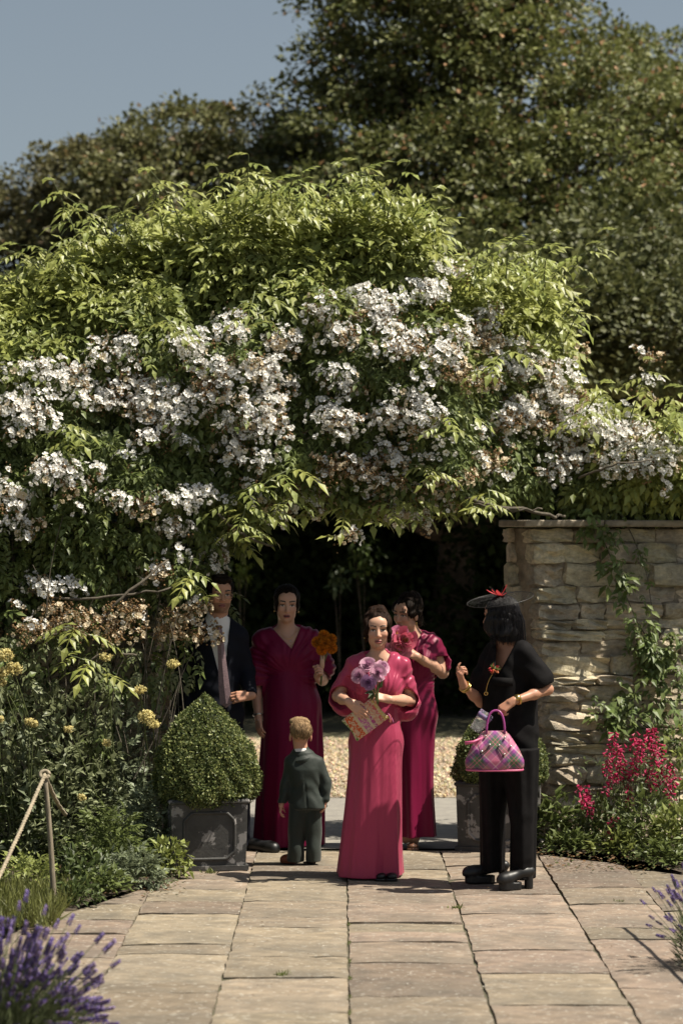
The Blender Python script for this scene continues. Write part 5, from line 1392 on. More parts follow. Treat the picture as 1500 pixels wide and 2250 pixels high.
def gown(t, name, st, sleeves, vneck, forearms, fold_amp, mat, hem_z, seedk, step=.0055, extra=None, J=None, cuffs=()):
    """st rows; sleeves: (a, b, ra, rb, k); vneck: (bottom point, half width at top, top z); forearms: cavities"""
    A = np.array([r[1:3] for r in st]); mx = max(max(r[3], r[4]) for r in st)
    pts = np.array([p for sl in sleeves for p in (sl[0], sl[1])])
    lo = np.array([min(A[:, 0].min() - mx - .05, pts[:, 0].min() - .14), min(A[:, 1].min() - mx - .05, pts[:, 1].min() - .14), hem_z - .02]); hi = np.array([max(A[:, 0].max() + mx + .05, pts[:, 0].max() + .14), max(A[:, 1].max() + mx + .05, pts[:, 1].max() + .14), max(r[0] for r in st) + .10])
    S = Sdf(lo, hi, step)
    r_ = np.random.default_rng(seedk); ph = r_.uniform(0, 6.28, 8); fq = (3, 5, 8, 11)
    zt = max(r[0] for r in st); zw = zt * .72
    rid = [(-math.pi + 2 * math.pi * (i_ + r_.uniform(-.35, .35)) / 11, r_.uniform(.12, .26), r_.uniform(.4, 1.3), r_.normal(0, .15)) for i_ in range(11)]
    def fold(th, Z, rho):
        q = np.clip((zw - Z) / (zw - hem_z), 0, 1); a = fold_amp * .6 * (q ** .9 + .04)
        low = a * (np.sin(fq[0] * th + ph[0] + .6 * Z) * .55 + np.sin(fq[1] * th + ph[1] - 1.1 * Z) * .7 + np.abs(np.sin(fq[2] * .5 * th + ph[2] + .9 * Z)) * 1.1 - .85 + np.sin(fq[3] * th + ph[3] + 1.5 * Z) * .30 * q + np.abs(np.sin(6.5 * th + ph[7] - .7 * Z)) * .5 * q)
        for t0, wd, am, dr in rid:
            dth = np.abs((th - t0 - dr * q + math.pi) % (2 * math.pi) - math.pi); low = low * .97 + fold_amp * 1.7 * am * q ** 1.15 * np.exp(-(dth / wd) ** 2)
        return low - fold_amp * .45 * q
    S.loft(st, fold, .01, hem_z, zt)
    trunk_prims(S, J, .013, True)
    T = S.twin()
    for a, b, ra, rb, k in sleeves: T.cone(a, b, ra, rb, k)
    for sh, el_ in ((J['sl'], J['el']), (J['sr'], J['er'])): T.cone(sh, sh * .35 + el_ * .65, .046 * J.get('arm', 1) + .013, .042 * J.get('arm', 1) + .016, .04)
    # drape: folds fan out from the knot at the waist, and run down the sleeves
    w = min(st, key=lambda r: abs(r[0] - zt * .80))
    def fan(X, Y, Z):
        dx, dz = X - w[1], Z - w[0] + .03; th = np.arctan2(dx, dz); rr = np.sqrt(dx * dx + dz * dz)
        wv = np.sin(9 * X + 13 * Z + ph[4]) + .6 * np.sin(21 * Z - 17 * X + ph[6])
        return np.clip((Z - zt * .74) / .08, 0, 1) * np.clip(rr / .16, .15, 1.3) * (.0040 * (.45 - np.abs(np.sin(7.5 * th + .8 * wv))) + .0030 * (.5 - np.abs(np.sin(15 * th + 1.3 * wv + ph[5]))) + .002 * np.sin(34 * th + 2.2 * wv))
    S.ripple(fan); T.ripple(lambda X, Y, Z: 1.25 * fan(X, Y, Z))
    for p, n, rad in cuffs: T.half(p, n, .004, np.asarray(p) - rad, np.asarray(p) + rad)
    for a, b, ra, rb in forearms: T.cone(a, b, ra, rb, .006, True)
    if extra: extra(T)
    S.join(T, .035)
    if vneck is not None:
        vb, hw, ztop = vneck
        def v(X, Y, Z):
            q = (Z - vb[2]) / (ztop - vb[2]); wd = hw * np.clip(q, -1, 1.6) ** 1.0
            return np.maximum(np.maximum((np.abs(X - vb[0] - (0 if len(vb) < 4 else vb[3]) * q) - wd) * .8, vb[2] - Z), (Y - vb[1]) + 0 * X)
        S.put(np.array([vb[0] - .25, vb[1] - .3, vb[2]]), np.array([vb[0] + .25, vb[1] + .05, ztop + .12]), v, .006, True, pad=0)
    V, Q = S.net(); V = smooth_mesh(V, Q, 1, .5)
    return part(name, V, [Q], mat, t)

def hair_lines(t, hc, R, s, n, mat, kind, seed=1, bun=(0, -.055, .105), rx=(.086, .102, .089), ctr=(0, -.022, .044), r=.0021):
    """single locks laid over the hair so that it reads as strands"""
    q = np.random.default_rng(seed); g = Geo(); ctr = np.array(ctr); rx = np.array(rx); bun = np.array(bun)
    for k in range(n):
        if kind == 'bob':
            a = q.uniform(-math.pi * .22, math.pi * 1.22); pts = []
            for ph in np.linspace(.12, 1.62, 8): pts.append(ctr + rx * np.array([math.cos(a) * math.sin(ph), -math.sin(a) * math.sin(ph), math.cos(ph)]))
            e = pts[-1]; dx = q.normal(0, .006, 2)
            for z in (-.04, -.09, -.15 - .03 * q.random()): pts.append(np.array([e[0] * 1.06 + dx[0], e[1] * 1.03 + dx[1] - .008, z]))
            pts = np.array(pts)
        else:
            a = q.uniform(-.25, math.pi + .25); st_ = ctr + rx * np.array([math.cos(a) * .98, math.sin(a) * .55, .38 + .35 * math.sin(a)]); pts = []
            for tt in np.linspace(0, 1, 8):
                p = (st_ * (1 - tt) + bun * tt) - ctr; p = p / np.linalg.norm(p / rx); pts.append(ctr + p * (1.0 + .03 * tt) + q.normal(0, .0012, 3))
            pts = np.array(pts)
        W = hc + (pts * s) @ R.T; v, f = tube(W, np.linspace(r, r * .55, len(W)) * q.uniform(.7, 1.3), 4, cap=False); g.add(v, f)
    return g.part('hair_locks', mat, t)

def chain_part(t, name, pts, r, mat, n=4, closed=False):
    v, f = tube(np.array(pts), r, n, closed=closed); return part(name, v, f, mat, t)
def bracelet(t, c, ax, rad, r, mat, name='bracelet'):
    ax = unit(np.asarray(ax, float)); u = unit(np.cross(ax, [.2, .9, .3])); v_ = np.cross(ax, u); q = np.linspace(0, 2 * np.pi, 20, endpoint=False)
    return chain_part(t, name, [c + rad * (math.cos(a) * u + math.sin(a) * v_) for a in q], r, mat, 5, True)

def rows(P, data, cy=0.0):
    """(pixel y, centre x, half width px, depth radius m) -> loft rows"""
    out = []
    for y, cx, hw, ry in data:
        p = P(cx, y); e = P(cx + hw, y); out.append((p[2], p[0], p[1] + cy, e[0] - p[0], ry))
    return out

# ---- front bridesmaid, rose pink, lavender roses and woven clutch
Y0 = 0.13; P = lambda x, y, d=0.0, Y0=Y0: at(x, y, Y0 + d)
w1 = figure('person', 'woman in bright rose-pink satin gown at the front, holding lilac roses and a clutch', P(815, 1935))
R1 = head_frame(math.radians(2), math.radians(-2), math.radians(-1)); h1 = P(829, 1383, -.03)
el1, er1 = P(742, 1530, .05), P(902, 1540, .06); wl1, wr1 = P(767, 1543, -.23), P(855, 1537, -.22)
c1 = dict(hc=h1, R=R1, s=1.0, nb=P(830, 1450, .0), sl=P(781, 1459, .02), sr=P(880, 1459, .02), el=el1, er=er1, wl=wl1, wr=wr1, chest=P(831, 1496, .015), waist=P(831, 1556, .02), hip=P(826, 1622, .02), bust=True, build=.95, arm=.92, neck=.92,
          hl=((.72, -.12, -.62), (-.1, -1, .15), dict(side=-1, curl=(.18, .22, .15), s=.95, thumb=(.5, .8, -.1))), hr=((-.86, -.16, .20), (.0, -.75, .65), dict(side=1, curl=(.75, 1.1, .7), s=.92, thumb=(.35, .85, -.3))),
          knees=[P(798, 1760, .0), P(846, 1760, .0)], feet=[P(795, 1925, .02) * np.array([1, 1, 0]), P(850, 1925, -.01) * np.array([1, 1, 0])], toe=(.0, -.15, 0), face=dict(lip=(.36, .12, .11), brow=(.028, .014, .009), blush=.2))
body_mesh(w1, c1, SKIN)
gown(w1, 'gown', rows(P, [(1444, 831, 28, .055), (1456, 831, 47, .085), (1495, 831, 50, .118), (1548, 833, 41, .10), (1585, 828, 48, .125), (1640, 824, 57, .138), (1700, 823, 59, .143), (1780, 820, 61, .148), (1860, 816, 64, .155), (1936, 812, 68, .165)], .015),
     [(P(802, 1450, .02), P(746, 1532, .05), .036, .072, .06), (P(806, 1500, .03), P(757, 1556, .03), .06, .052, .07), (P(860, 1450, .02), P(896, 1540, .05), .036, .074, .06), (P(862, 1510, .03), P(893, 1566, .04), .07, .056, .07)],
     (P(829, 1506, .02), .082, P(829, 1434)[2]), [(el1 + .03 * unit(wl1 - el1), el1 + .12 * unit(wl1 - el1), .062, .092), (er1 + .03 * unit(wr1 - er1), er1 + .13 * unit(wr1 - er1), .062, .094)], .030, M_satin_pink, .012, 3, J=c1, cuffs=[(el1 + .075 * unit(wl1 - el1), wl1 - el1, .13), (er1 + .085 * unit(wr1 - er1), wr1 - er1 + np.array([0, 0, -.05]), .14)])
def hair1(S, L, E):
    E((0, -.022, .046), (.084, .100, .086)); E((0, -.055, .104), (.046, .05, .040)); E((.018, -.03, .124), (.024, .024, .020)); E((-.022, -.045, .126), (.024, .026, .021)); E((.0, -.07, .130), (.024, .026, .020)); E((.034, -.06, .108), (.02, .02, .02)); E((-.036, -.055, .110), (.02, .02, .02))
    for q in (-1, 1): E((q * .069, .018, .010), (.018, .045, .060)); E((q * .072, -.018, -.040), (.016, .035, .045))
    E((0, .098, -.028), (.060, .075, .082), .012, True); E((0, .10, .05), (.012, .06, .045), .02, True)
hair_part(w1, h1, R1, 1.0, hair1, M_hair_brown)
hair_lines(w1, h1, R1, 1.0, 120, M_hair_brown, 'updo', 2)
Lh = lambda x, y, z: h1 + R1 @ np.array([x, y, z])
strands([Lh(q * .066, .04, .02) for q in (-1, 1, -1, 1)], [Lh(q * .082, .045, -.05) for q in (-1, 1, -1.05, 1.05)], [Lh(q * (.076 + .01 * (i > 1)), .03, -.115 - .02 * (i > 1)) for i, q in enumerate((-1, 1, -1, 1))], .0032).part('loose_strands', M_hair_brown, w1)
for q in (-1, 1): v, f = sphere(Lh(q * .080, .0, -.052), .006, 8, 6); part('earring', v, f, M_gold, w1)
chain_part(w1, 'necklace', bez(P(806, 1447, -.02), P(829, 1478, -.12), P(853, 1447, -.02), 14), .0022, M_gold)
for q in (0, 1):
    b0 = P(836 + 24 * q, 1931, -.12); g = Geo(); v, f = sphere(b0 * np.array([1, 1, 0]) + np.array([0, 0, .026]), (.036, .06, .022), 12, 8); g.add(v, f); v, f = box(b0 * np.array([1, 1, 0]) + np.array([-.034, -.055, .002]), b0 * np.array([1, 1, 0]) + np.array([.034, .06, .014])); g.add(v, f); g.part('shoe', M_blackshoe, w1)

# ---- rear left bridesmaid, wine gown, orange dahlias
Y0 = 1.70; P2 = lambda x, y, d=0.0: at(x, y, 1.70 + d); P = P2
w2 = figure('person', 'tall woman in a dark wine satin gown behind the boy, holding orange dahlias upright', P(632, 1866))
R2 = head_frame(math.radians(4), math.radians(-6), math.radians(2)); h2 = P(630, 1327, -.06)
el2, er2 = P(561, 1490, .03), P(708, 1494, .02); wl2, wr2 = P(567, 1574, -.05), P(698, 1484, -.22)
c2 = dict(hc=h2, R=R2, s=1.06, nb=P(628, 1392, .0), sl=P(575, 1405, .02), sr=P(686, 1402, .02), el=el2, er=er2, wl=wl2, wr=wr2, chest=P(631, 1432, .015), waist=P(640, 1478, .02), hip=P(640, 1548, .02), bust=True, build=1.08, arm=1.0,
          hl=((.12, -.22, -1), (-.8, -.6, 0), dict(side=1, curl=(.25, .4, .3), s=1.0, thumb=(.35, .9, -.2))), hr=((.30, -.80, .50), (.9, .3, .0), dict(side=1, curl=(1.2, 1.35, .8), s=1.0, thumb=(.2, .8, -.6))),
          knees=[P(612, 1700), P(664, 1700)], feet=[P(608, 1862, .0) * np.array([1, 1, 0]), P(668, 1862, .0) * np.array([1, 1, 0])], face=dict(lip=(.32, .10, .095), brow=(.02, .012, .009), blush=.12, open_mouth=True))
body_mesh(w2, c2, SKIN2)
z_hem = P(560, 1506)[2]
def sl2(S):
    S.put(np.array([P(500, 1500)[0], 1.3, P(560, 1560)[2]]), np.array([P(577, 1500)[0], 2.2, z_hem]), lambda X, Y, Z: np.maximum(np.maximum(Z - z_hem, X - P2(577, 1500)[0]), 0 * Y - 1), .006, True, pad=.0)
gown(w2, 'gown', rows(P, [(1392, 630, 30, .07), (1404, 630, 52, .10), (1436, 632, 54, .138), (1470, 638, 47, .118), (1505, 637, 56, .135), (1538, 640, 63, .15), (1580, 640, 65, .155), (1650, 638, 67, .16), (1750, 634, 70, .165), (1856, 631, 71, .175)], .015),
     [(P(590, 1400, .02), P(560, 1470, .03), .058, .080, .06), (P(560, 1470, .03), P(560, 1505, .03), .085, .088, .05), (P(606, 1445, .03), P(572, 1492, .03), .07, .055, .07), (P(672, 1398, .02), P(710, 1462, .02), .056, .080, .06), (P(668, 1450, .02), P(706, 1478, .02), .065, .06, .07)],
     ((P(641, 1424)[0], 1.70 + .02, P(641, 1424)[2], -.030), .078, P(640, 1388)[2]), [(er2, er2 * .4 + wr2 * .6, .050, .066), (P(561, 1500, .03), P(561, 1530, .03), .066, .072)], .026, M_satin_wine, P(632, 1856)[2], 11, extra=sl2, J=c2, cuffs=[(er2 + .07 * unit(wr2 - er2), wr2 - er2, .12)])
def hair2(S, L, E):
    E((0, -.022, .042), (.081, .100, .084)); E((0, -.085, .060), (.045, .04, .045))
    for q in (-1, 1): E((q * .068, .005, .005), (.015, .050, .060))
    E((0, .098, -.030), (.061, .078, .083), .012, True)
hair_part(w2, h2, R2, 1.06, hair2, M_hair_dark, wave=.0025)
hair_lines(w2, h2, R2, 1.06, 110, M_hair_dark, 'updo', 3, (0, -.09, .06), (.083, .102, .086), (0, -.022, .042))
Lh2 = lambda x, y, z: h2 + R2 @ (np.array([x, y, z]) * 1.06)
strands([Lh2(.068, -.01, -.02), Lh2(.07, -.02, -.03)], [Lh2(.10, -.02, -.07), Lh2(.085, -.03, -.08)], [Lh2(.135, -.03, -.085), Lh2(.10, -.03, -.075)], .0018).part('loose_strands', M_hair_dark, w2)
for q in (-1, 1): v, f = sphere(Lh2(q * .079, -.008, -.050), .006, 8, 6); part('earring', v, f, M_gold, w2)
chain_part(w2, 'necklace', bez(P(612, 1384, -.03), P(637, 1425, -.17), P(652, 1382, -.03), 16), .0016, M_gold); chain_part(w2, 'necklace', bez(P(610, 1386, -.03), P(639, 1458, -.17), P(654, 1384, -.03), 16), .0013, M_gold)
v, f = sphere(P(638, 1409, -.128), .006, 8, 6); part('pendant', v, f, M_silver, w2)
bracelet(w2, P(567, 1571, -.045), wl2 - el2, .031, .0075, M_silver); bracelet(w2, P(568, 1584, -.055), wl2 - el2, .029, .002, M_silver)

# ---- rear right bridesmaid, looking away over pink peonies
P3 = lambda x, y, d=0.0: at(x, y, 1.60 + d); P = P3
w3 = figure('person', 'dark-haired woman in a wine gown turning aside behind the front bridesmaid, with pink peonies', P(906, 1857))
R3 = head_frame(math.radians(-40), math.radians(-6), math.radians(4)); h3 = P(893, 1349, .0)
el3, er3 = P(862, 1492, .04), P(972, 1478, .06); wl3, wr3 = P(868, 1448, -.16), P(916, 1443, -.19)
c3 = dict(hc=h3, R=R3, s=1.02, nb=P(908, 1402, .03), sl=P(872, 1416, .0), sr=P(948, 1416, .05), el=el3, er=er3, wl=wl3, wr=wr3, chest=P(909, 1446, .03), waist=P(910, 1496, .03), hip=P(907, 1562, .03), bust=True, build=.98, arm=1.05, tyaw=math.radians(-22),
          hl=((.3, -.3, .9), (0, -.9, .2), dict(side=1, curl=(.9, 1.1, .6), s=.95)), hr=((-.88, -.25, .38), (.0, -.85, .5), dict(side=1, curl=(.7, 1.0, .6), s=.98)),
          knees=[P(888, 1700), P(926, 1700)], feet=[P(890, 1853, .0) * np.array([1, 1, 0]), P(910, 1850, -.02) * np.array([1, 1, 0])], face=dict(lip=(.32, .10, .09), brow=(.02, .012, .009), blush=.12))
body_mesh(w3, c3, SKIN3)
gown(w3, 'gown', rows(P, [(1402, 908, 24, .06), (1414, 909, 38, .095), (1448, 911, 43, .14), (1496, 910, 38, .118), (1530, 908, 45, .135), (1562, 906, 49, .148), (1620, 905, 46, .15), (1720, 906, 44, .15), (1836, 906, 46, .16)], .03),
     [(P(944, 1412, .04), P(966, 1458, .05), .064, .074, .05), (P(932, 1440, .04), P(962, 1472, .05), .06, .05, .06), (P(876, 1412, .0), P(862, 1462, .03), .062, .072, .05)],
     ((P(893, 1440)[0], 1.60 + .03, P(893, 1440)[2], .030), .070, P(905, 1392)[2]), [(er3, er3 * .5 + wr3 * .5, .047, .058), (el3, el3 * .5 + wl3 * .5, .045, .055)], .020, M_satin_wine2, P(906, 1836)[2], 23, J=c3, cuffs=[(er3 + .03 * unit(wr3 - er3), wr3 - er3, .10)])
def hair3(S, L, E):
    E((0, -.024, .044), (.084, .102, .086)); E((.0, -.055, .108), (.052, .05, .042)); E((.02, -.02, .118), (.03, .03, .025)); E((-.02, -.08, .10), (.035, .035, .03)); E((.0, -.10, .03), (.05, .03, .06)); E((0.03, -.095, -.04), (.03, .025, .04)); E((-.03, -.09, -.05), (.03, .03, .045))
    for q in (-1, 1): E((q * .069, .022, .030), (.016, .04, .05)); E((q * .066, -.045, -.02), (.02, .03, .05))
    E((0, .100, -.030), (.060, .078, .084), .012, True)
hair_part(w3, h3, R3, 1.02, hair3, M_hair_dark, wave=.005, freq=95)
hair_lines(w3, h3, R3, 1.02, 110, M_hair_dark, 'updo', 4)
Lh3 = lambda x, y, z: h3 + R3 @ (np.array([x, y, z]) * 1.02)
rr = np.random.default_rng(5)
strands([Lh3(-.02, .06, .07), Lh3(-.055, .055, .05), Lh3(-.04, .065, .055)] + [Lh3(-.05 + .1 * rr.random(), -.09, .06 * rr.random() - .04) for _ in range(16)], [Lh3(-.045, .11, .04), Lh3(-.075, .085, .01), Lh3(-.06, .10, .02)] + [Lh3(-.08 + .16 * rr.random(), -.13, -.05 * rr.random()) for _ in range(16)], [Lh3(-.045, .085, .012), Lh3(-.065, .06, -.035), Lh3(-.06, .075, -.005)] + [Lh3(-.08 + .16 * rr.random(), -.11, -.06 - .05 * rr.random()) for _ in range(16)], .0034).part('loose_strands', M_hair_dark, w3)
g = Geo()
for q in (-1, 1):
    for i, dz in enumerate((0, -.014, -.028)): v, f = sphere(Lh3(q * .080, -.004, -.054 + dz), .0065 - .001 * i, 8, 6); g.add(v, f)
g.part('earring', M_gold, w3)
b0 = P(906, 1853, -.12) * np.array([1, 1, 0]); g = Geo(); v, f = sphere(b0 + np.array([0, 0, .028]), (.04, .07, .024), 12, 8); g.add(v, f); v, f = box(b0 + np.array([-.038, -.065, .002]), b0 + np.array([.038, .07, .016])); g.add(v, f); g.part('shoe', material('bronze_leather', (.16, .075, .045), rough=.4), w3)

# ---- the man half hidden by the rose
PM = lambda x, y, d=0.0: at(x, y, 1.45 + d); P = PM
mn = figure('person', 'man in navy suit and mauve tie half hidden by the rose behind the large planter', P(500, 1872))
RM = head_frame(math.radians(14), math.radians(-3), math.radians(2)); hm = P(484, 1305, -.03)
elm, erm = P(404, 1480, .05), P(541, 1476, .08); wlm, wrm = P(415, 1560, -.05), P(551, 1528, -.15)
cm = dict(hc=hm, R=RM, s=1.06, jaw=1.12, neck=1.15, nb=P(478, 1368, .0), sl=P(420, 1394, .02), sr=P(524, 1394, .02), el=elm, er=erm, wl=wlm, wr=wrm, chest=P(472, 1430, .02), waist=P(472, 1500, .02), hip=P(474, 1570, .02), build=1.1, arm=1.1,
          hl=((.1, -.2, -1), (-.9, -.3, 0), dict(side=1, curl=(.4, .5, .3), s=1.05)), hr=((-.92, -.28, -.08), (.0, -.9, .35), dict(side=1, curl=(.35, .75, .5), s=1.12, thumb=(.2, .9, -.3))),
          knees=[P(450, 1720), P(520, 1720)], feet=[P(452, 1868) * np.array([1, 1, 0]), P(530, 1868) * np.array([1, 1, 0])], toe=(.1, -.12, 0), face=dict(lip=(.27, .10, .085), brow=(.014, .009, .007), blush=.06, beard=(.06, .035, .025)))
body_mesh(mn, cm, SKIN4)
S = Sdf(P(380, 1900) - np.array([0, .3, 0]), P(590, 1345) + np.array([0, .35, .0]), .008)
S.loft(rows(P, [(1374, 476, 24, .075), (1388, 473, 44, .11), (1420, 471, 56, .138), (1490, 471, 52, .14), (1560, 472, 55, .145), (1610, 473, 57, .15)], .02))
trunk_prims(S, cm, .022)
S.cone(P(424, 1398, .02), elm, .068, .062, .04).cone(elm, wlm, .060, .044, .02).cone(P(520, 1398, .02), erm, .068, .062, .04).cone(erm, wrm, .060, .044, .02)
S.ripple(lambda X, Y, Z: .002 * np.sin(60 * Z + 20 * X))
S.half(wrm, wrm - erm, lo=wrm - .09, hi=wrm + .09); S.half(wlm, wlm - elm, lo=wlm - .09, hi=wlm + .09)
vb = P(492, 1515); zt_ = P(480, 1375)[2]
S.put(np.array([vb[0] - .2, 1.0, vb[2]]), np.array([vb[0] + .2, 1.47, zt_ + .05]), lambda X, Y, Z: np.maximum(np.maximum((np.abs(X - vb[0] + .035 * (Z - vb[2]) / (zt_ - vb[2])) - .075 * (Z - vb[2]) / (zt_ - vb[2])) * .85, vb[2] - Z), Y - 1.47), .004, True, pad=0)
V, Q = S.net(); V = smooth_mesh(V, Q, 2, .4); part('jacket', V, [Q], M_navy, mn)
S = Sdf(P(420, 1620) - np.array([0, .25, 0]), P(540, 1340) + np.array([0, .3, .0]), .007)
S.loft(rows(P, [(1372, 477, 22, .065), (1386, 474, 38, .095), (1420, 472, 50, .124), (1490, 472, 46, .126), (1600, 473, 50, .13)], .02)); S.cone(P(478, 1352, .0), P(478, 1374, .0), .064, .07, .02); trunk_prims(S, cm, .008)
S.cone(P(478, 1330, -.01), P(478, 1352, -.01), .055, .056, .004, True)
V, Q = S.net(); part('shirt', V, [Q], M_shirt, mn)
tp = [P(481, 1374, -.13), P(484, 1400, -.150), P(488, 1450, -.165), P(493, 1510, -.170), P(497, 1545, -.168)]; tw = [.016, .018, .026, .036, .040]
V = []
for p, w in zip(tp, tw): V += [p + np.array([-w, 0, 0]), p + np.array([0, -.008, 0]), p + np.array([w, 0, 0])]
V += [P(497, 1555, -.168)]; Qd = []
for i in range(len(tp) - 1):
    for k in range(2): Qd.append([i * 3 + k, i * 3 + k + 1, i * 3 + 4 + k, i * 3 + 3 + k])
n = len(tp) * 3; o = part('tie', V, [np.array(Qd), np.array([[n - 3, n - 2, n], [n - 2, n - 1, n]])], material('mauve_tie', (.19, .125, .135), rough=.6, var=.3, var_scale=120), mn, smooth=False); sm = o.modifiers.new('thick', 'SOLIDIFY'); sm.thickness = .005
S = Sdf(P(400, 1880) - np.array([0, .25, 0]), P(580, 1580) + np.array([0, .25, .0]), .009)
S.loft(rows(P, [(1860, 452, 20, .085), (1740, 450, 26, .10), (1590, 452, 34, .13)]), z0=.03).loft(rows(P, [(1860, 530, 20, .085), (1740, 524, 26, .10), (1590, 500, 34, .13)]), z0=.03)
for kn in cm['knees']: S.cone(kn * .5 + cm['hip'] * .5, kn, .095, .072, .03)
V, Q = S.net(); V = smooth_mesh(V, Q, 1); part('trousers', V, [Q], M_navy, mn)
def shoe_sdf(t, heel, toe, w, h, mat, plat=0.0, name='shoe', heel_h=0.0, step=.005):
    heel, toe = np.asarray(heel, float), np.asarray(toe, float); d = toe - heel; u = unit(d)
    S = Sdf(np.minimum(heel, toe) - .09, np.maximum(heel, toe) + np.array([.09, .09, h + .16]), step)
    z = np.array([0, 0, 1.0])
    S.cone(heel + z * (plat + heel_h + .035), heel + u * .05 + z * (plat + heel_h + h * .6), w * .82, w * .8, .02); S.cone(heel + u * .04 + z * (plat + .04 + heel_h * .6), toe - u * .03 + z * (plat + .026), w * .85, w * .95, .03)
    S.cone(toe - u * .055 + z * (plat + .024), toe - u * .02 + z * (plat + .020), w, w * .82, .03)
    S.half(heel + z * (plat + .002), -z)
    if plat:
        S.put(np.minimum(heel, toe) - w * 1.2, np.maximum(heel, toe) + np.array([w * 1.2, w * 1.2, plat + .02]), lambda X, Y, Z: np.maximum(np.sqrt(np.maximum((X - heel[0] - (t_ := np.clip(((X - heel[0]) * u[0] + (Y - heel[1]) * u[1]), .10, np.linalg.norm(d) - .04)) * u[0]) ** 2 + (Y - heel[1] - t_ * u[1]) ** 2, 0)) - w * 1.04, np.maximum(Z - plat - .006, .002 - Z)), .004)
        S.put(heel - w, heel + np.array([w, w, plat + heel_h + .05]), lambda X, Y, Z: np.maximum(np.sqrt((X - heel[0] - .01 * u[0]) ** 2 + (Y - heel[1] - .01 * u[1]) ** 2) - w * (.72), np.maximum(Z - plat - heel_h - .03, .002 - Z)), .004)
    V, Q = S.net(); V = smooth_mesh(V, Q, 1, .3); V[:, 2] = np.maximum(V[:, 2], .001); return part(name, V, [Q], mat, t)
shoe_sdf(mn, P(545, 1865) * np.array([1, 1, 0]), P(607, 1868, -.12) * np.array([1, 1, 0]), .045, .07, M_blackshoe); shoe_sdf(mn, P(452, 1868) * np.array([1, 1, 0]), P(452, 1880, -.16) * np.array([1, 1, 0]), .045, .07, M_blackshoe)
def hairm(S, L, E):
    E((0, -.020, .048), (.082, .100, .080)); E((.0, .045, .095), (.060, .045, .025))
    for q in (-1, 1): E((q * .070, -.015, .01), (.012, .05, .05))
    E((0, .105, -.030), (.064, .080, .092), .012, True); S.half(L(0, 0, -.055), -RM[:, 2])
hair_part(mn, hm, RM, 1.06, hairm, M_hair_dark)
LM = lambda x, y, z: hm + RM @ (np.array([x, y, z]) * 1.06); g = Geo()
for q in (-1, 1):
    a = np.linspace(0, 2 * np.pi, 18, endpoint=False); v, f = tube(np.array([LM(q * .033 + .025 * math.cos(k), .108 - .15 * abs(q * .033 + .025 * math.cos(k)) ** 1.6, -.003 + .020 * math.sin(k)) for k in a]), .0022, 5, closed=True); g.add(v, f)
    v, f = tube([LM(q * .058, .095, .002), LM(q * .078, .03, .002), LM(q * .079, -.02, -.004)], .0022, 5); g.add(v, f)
v, f = tube([LM(-.008, .106, .002), LM(.008, .106, .002)], .0022, 5); g.add(v, f); g.part('glasses', material('clear_brown_frame', (.30, .20, .12), rough=.25), mn)

# ---- small boy in a green suit, from behind
PBY = lambda x, y, d=0.0: at(x, y, .70 + d); P = PBY
by = figure('person', 'small fair-haired boy in a bottle-green suit seen from behind', P(668, 1903))
RB = head_frame(math.radians(188), math.radians(4), math.radians(-2)); hb_ = P(660, 1616, .01)
elb, erb = P(629, 1722, .0), P(716, 1718, .0); wlb, wrb = P(618, 1768, -.02), P(714, 1760, -.02)
cb = dict(hc=hb_, R=RB, s=.91, jaw=.95, child=True, nb=P(661, 1652, .0), sl=P(641, 1672, .01), sr=P(697, 1674, .01), el=elb, er=erb, wl=wlb, wr=wrb, chest=P(668, 1698, .01), waist=P(670, 1735, .01), hip=P(672, 1768, .01), build=.60, arm=.62, neck=1.15,
          hl=((-.1, -.1, -1), (-1, 0, 0), dict(side=1, curl=(.4, .6, .4), s=.58)), hr=((-.1, -.1, -1), (1, 0, 0), dict(side=-1, curl=(.4, .6, .4), s=.58)),
          knees=[P(650, 1835, .0), P(688, 1835, .0)], feet=[P(648, 1897, .0) * np.array([1, 1, 0]), P(690, 1897, .03) * np.array([1, 1, 0])], toe=(0, .09, 0), face=dict(lip=LIP, brow=(.2, .12, .06)))
body_mesh(by, cb, np.array((.52, .27, .18)))
S = Sdf(P(605, 1800) - np.array([0, .2, 0]), P(735, 1640) + np.array([0, .25, .0]), .0055)
S.loft(rows(P, [(1656, 664, 20, .055), (1664, 666, 33, .07), (1690, 668, 37, .092), (1733, 670, 33, .085), (1774, 679, 42, .105)], .01))
trunk_prims(S, cb, .010)
S.cone(P(639, 1676, .01), elb, .040, .036, .02).cone(elb, P(620, 1762, -.02), .036, .031, .015).cone(P(699, 1676, .01), erb, .040, .036, .02).cone(erb, P(714, 1755, -.02), .036, .031, .015)
S.half(P(620, 1764), (-.1, 0, -1), lo=P(600, 1800) - .1, hi=P(640, 1764) + np.array([0, .1, 0])); S.half(P(714, 1757), (0, 0, -1), lo=P(706, 1800) - np.array([0, .1, .1]), hi=P(740, 1757) + np.array([0, .1, 0])) if False else None
S.ripple(lambda X, Y, Z: .0026 * np.sin(70 * (Z - .9) + 45 * (X + .24) * np.sign(X + .242) + 2 * np.sin(40 * X)) * np.exp(-((Z - P(668, 1735)[2]) / .09) ** 2) + .002 * np.sin(45 * X + 30 * Z))
S.cone(P(667, 1690, -.088), P(671, 1735, -.082), .006, .006, .004, True); S.cone(P(671, 1735, -.082), P(676, 1790, -.102), .006, .009, .004, True)
V, Q = S.net(); V = smooth_mesh(V, Q, 1, .3); jk = part('jacket', V, [Q], M_suit, by)
S = Sdf(P(630, 1680) - np.array([0, .15, 0]), P(700, 1635) + np.array([0, .2, .0]), .004); S.cone(P(661, 1651, .0), P(662, 1662, .0), .046, .054, .01); S.cone(P(661, 1630, .005), P(661, 1656, .005), .038, .040, .004, True)
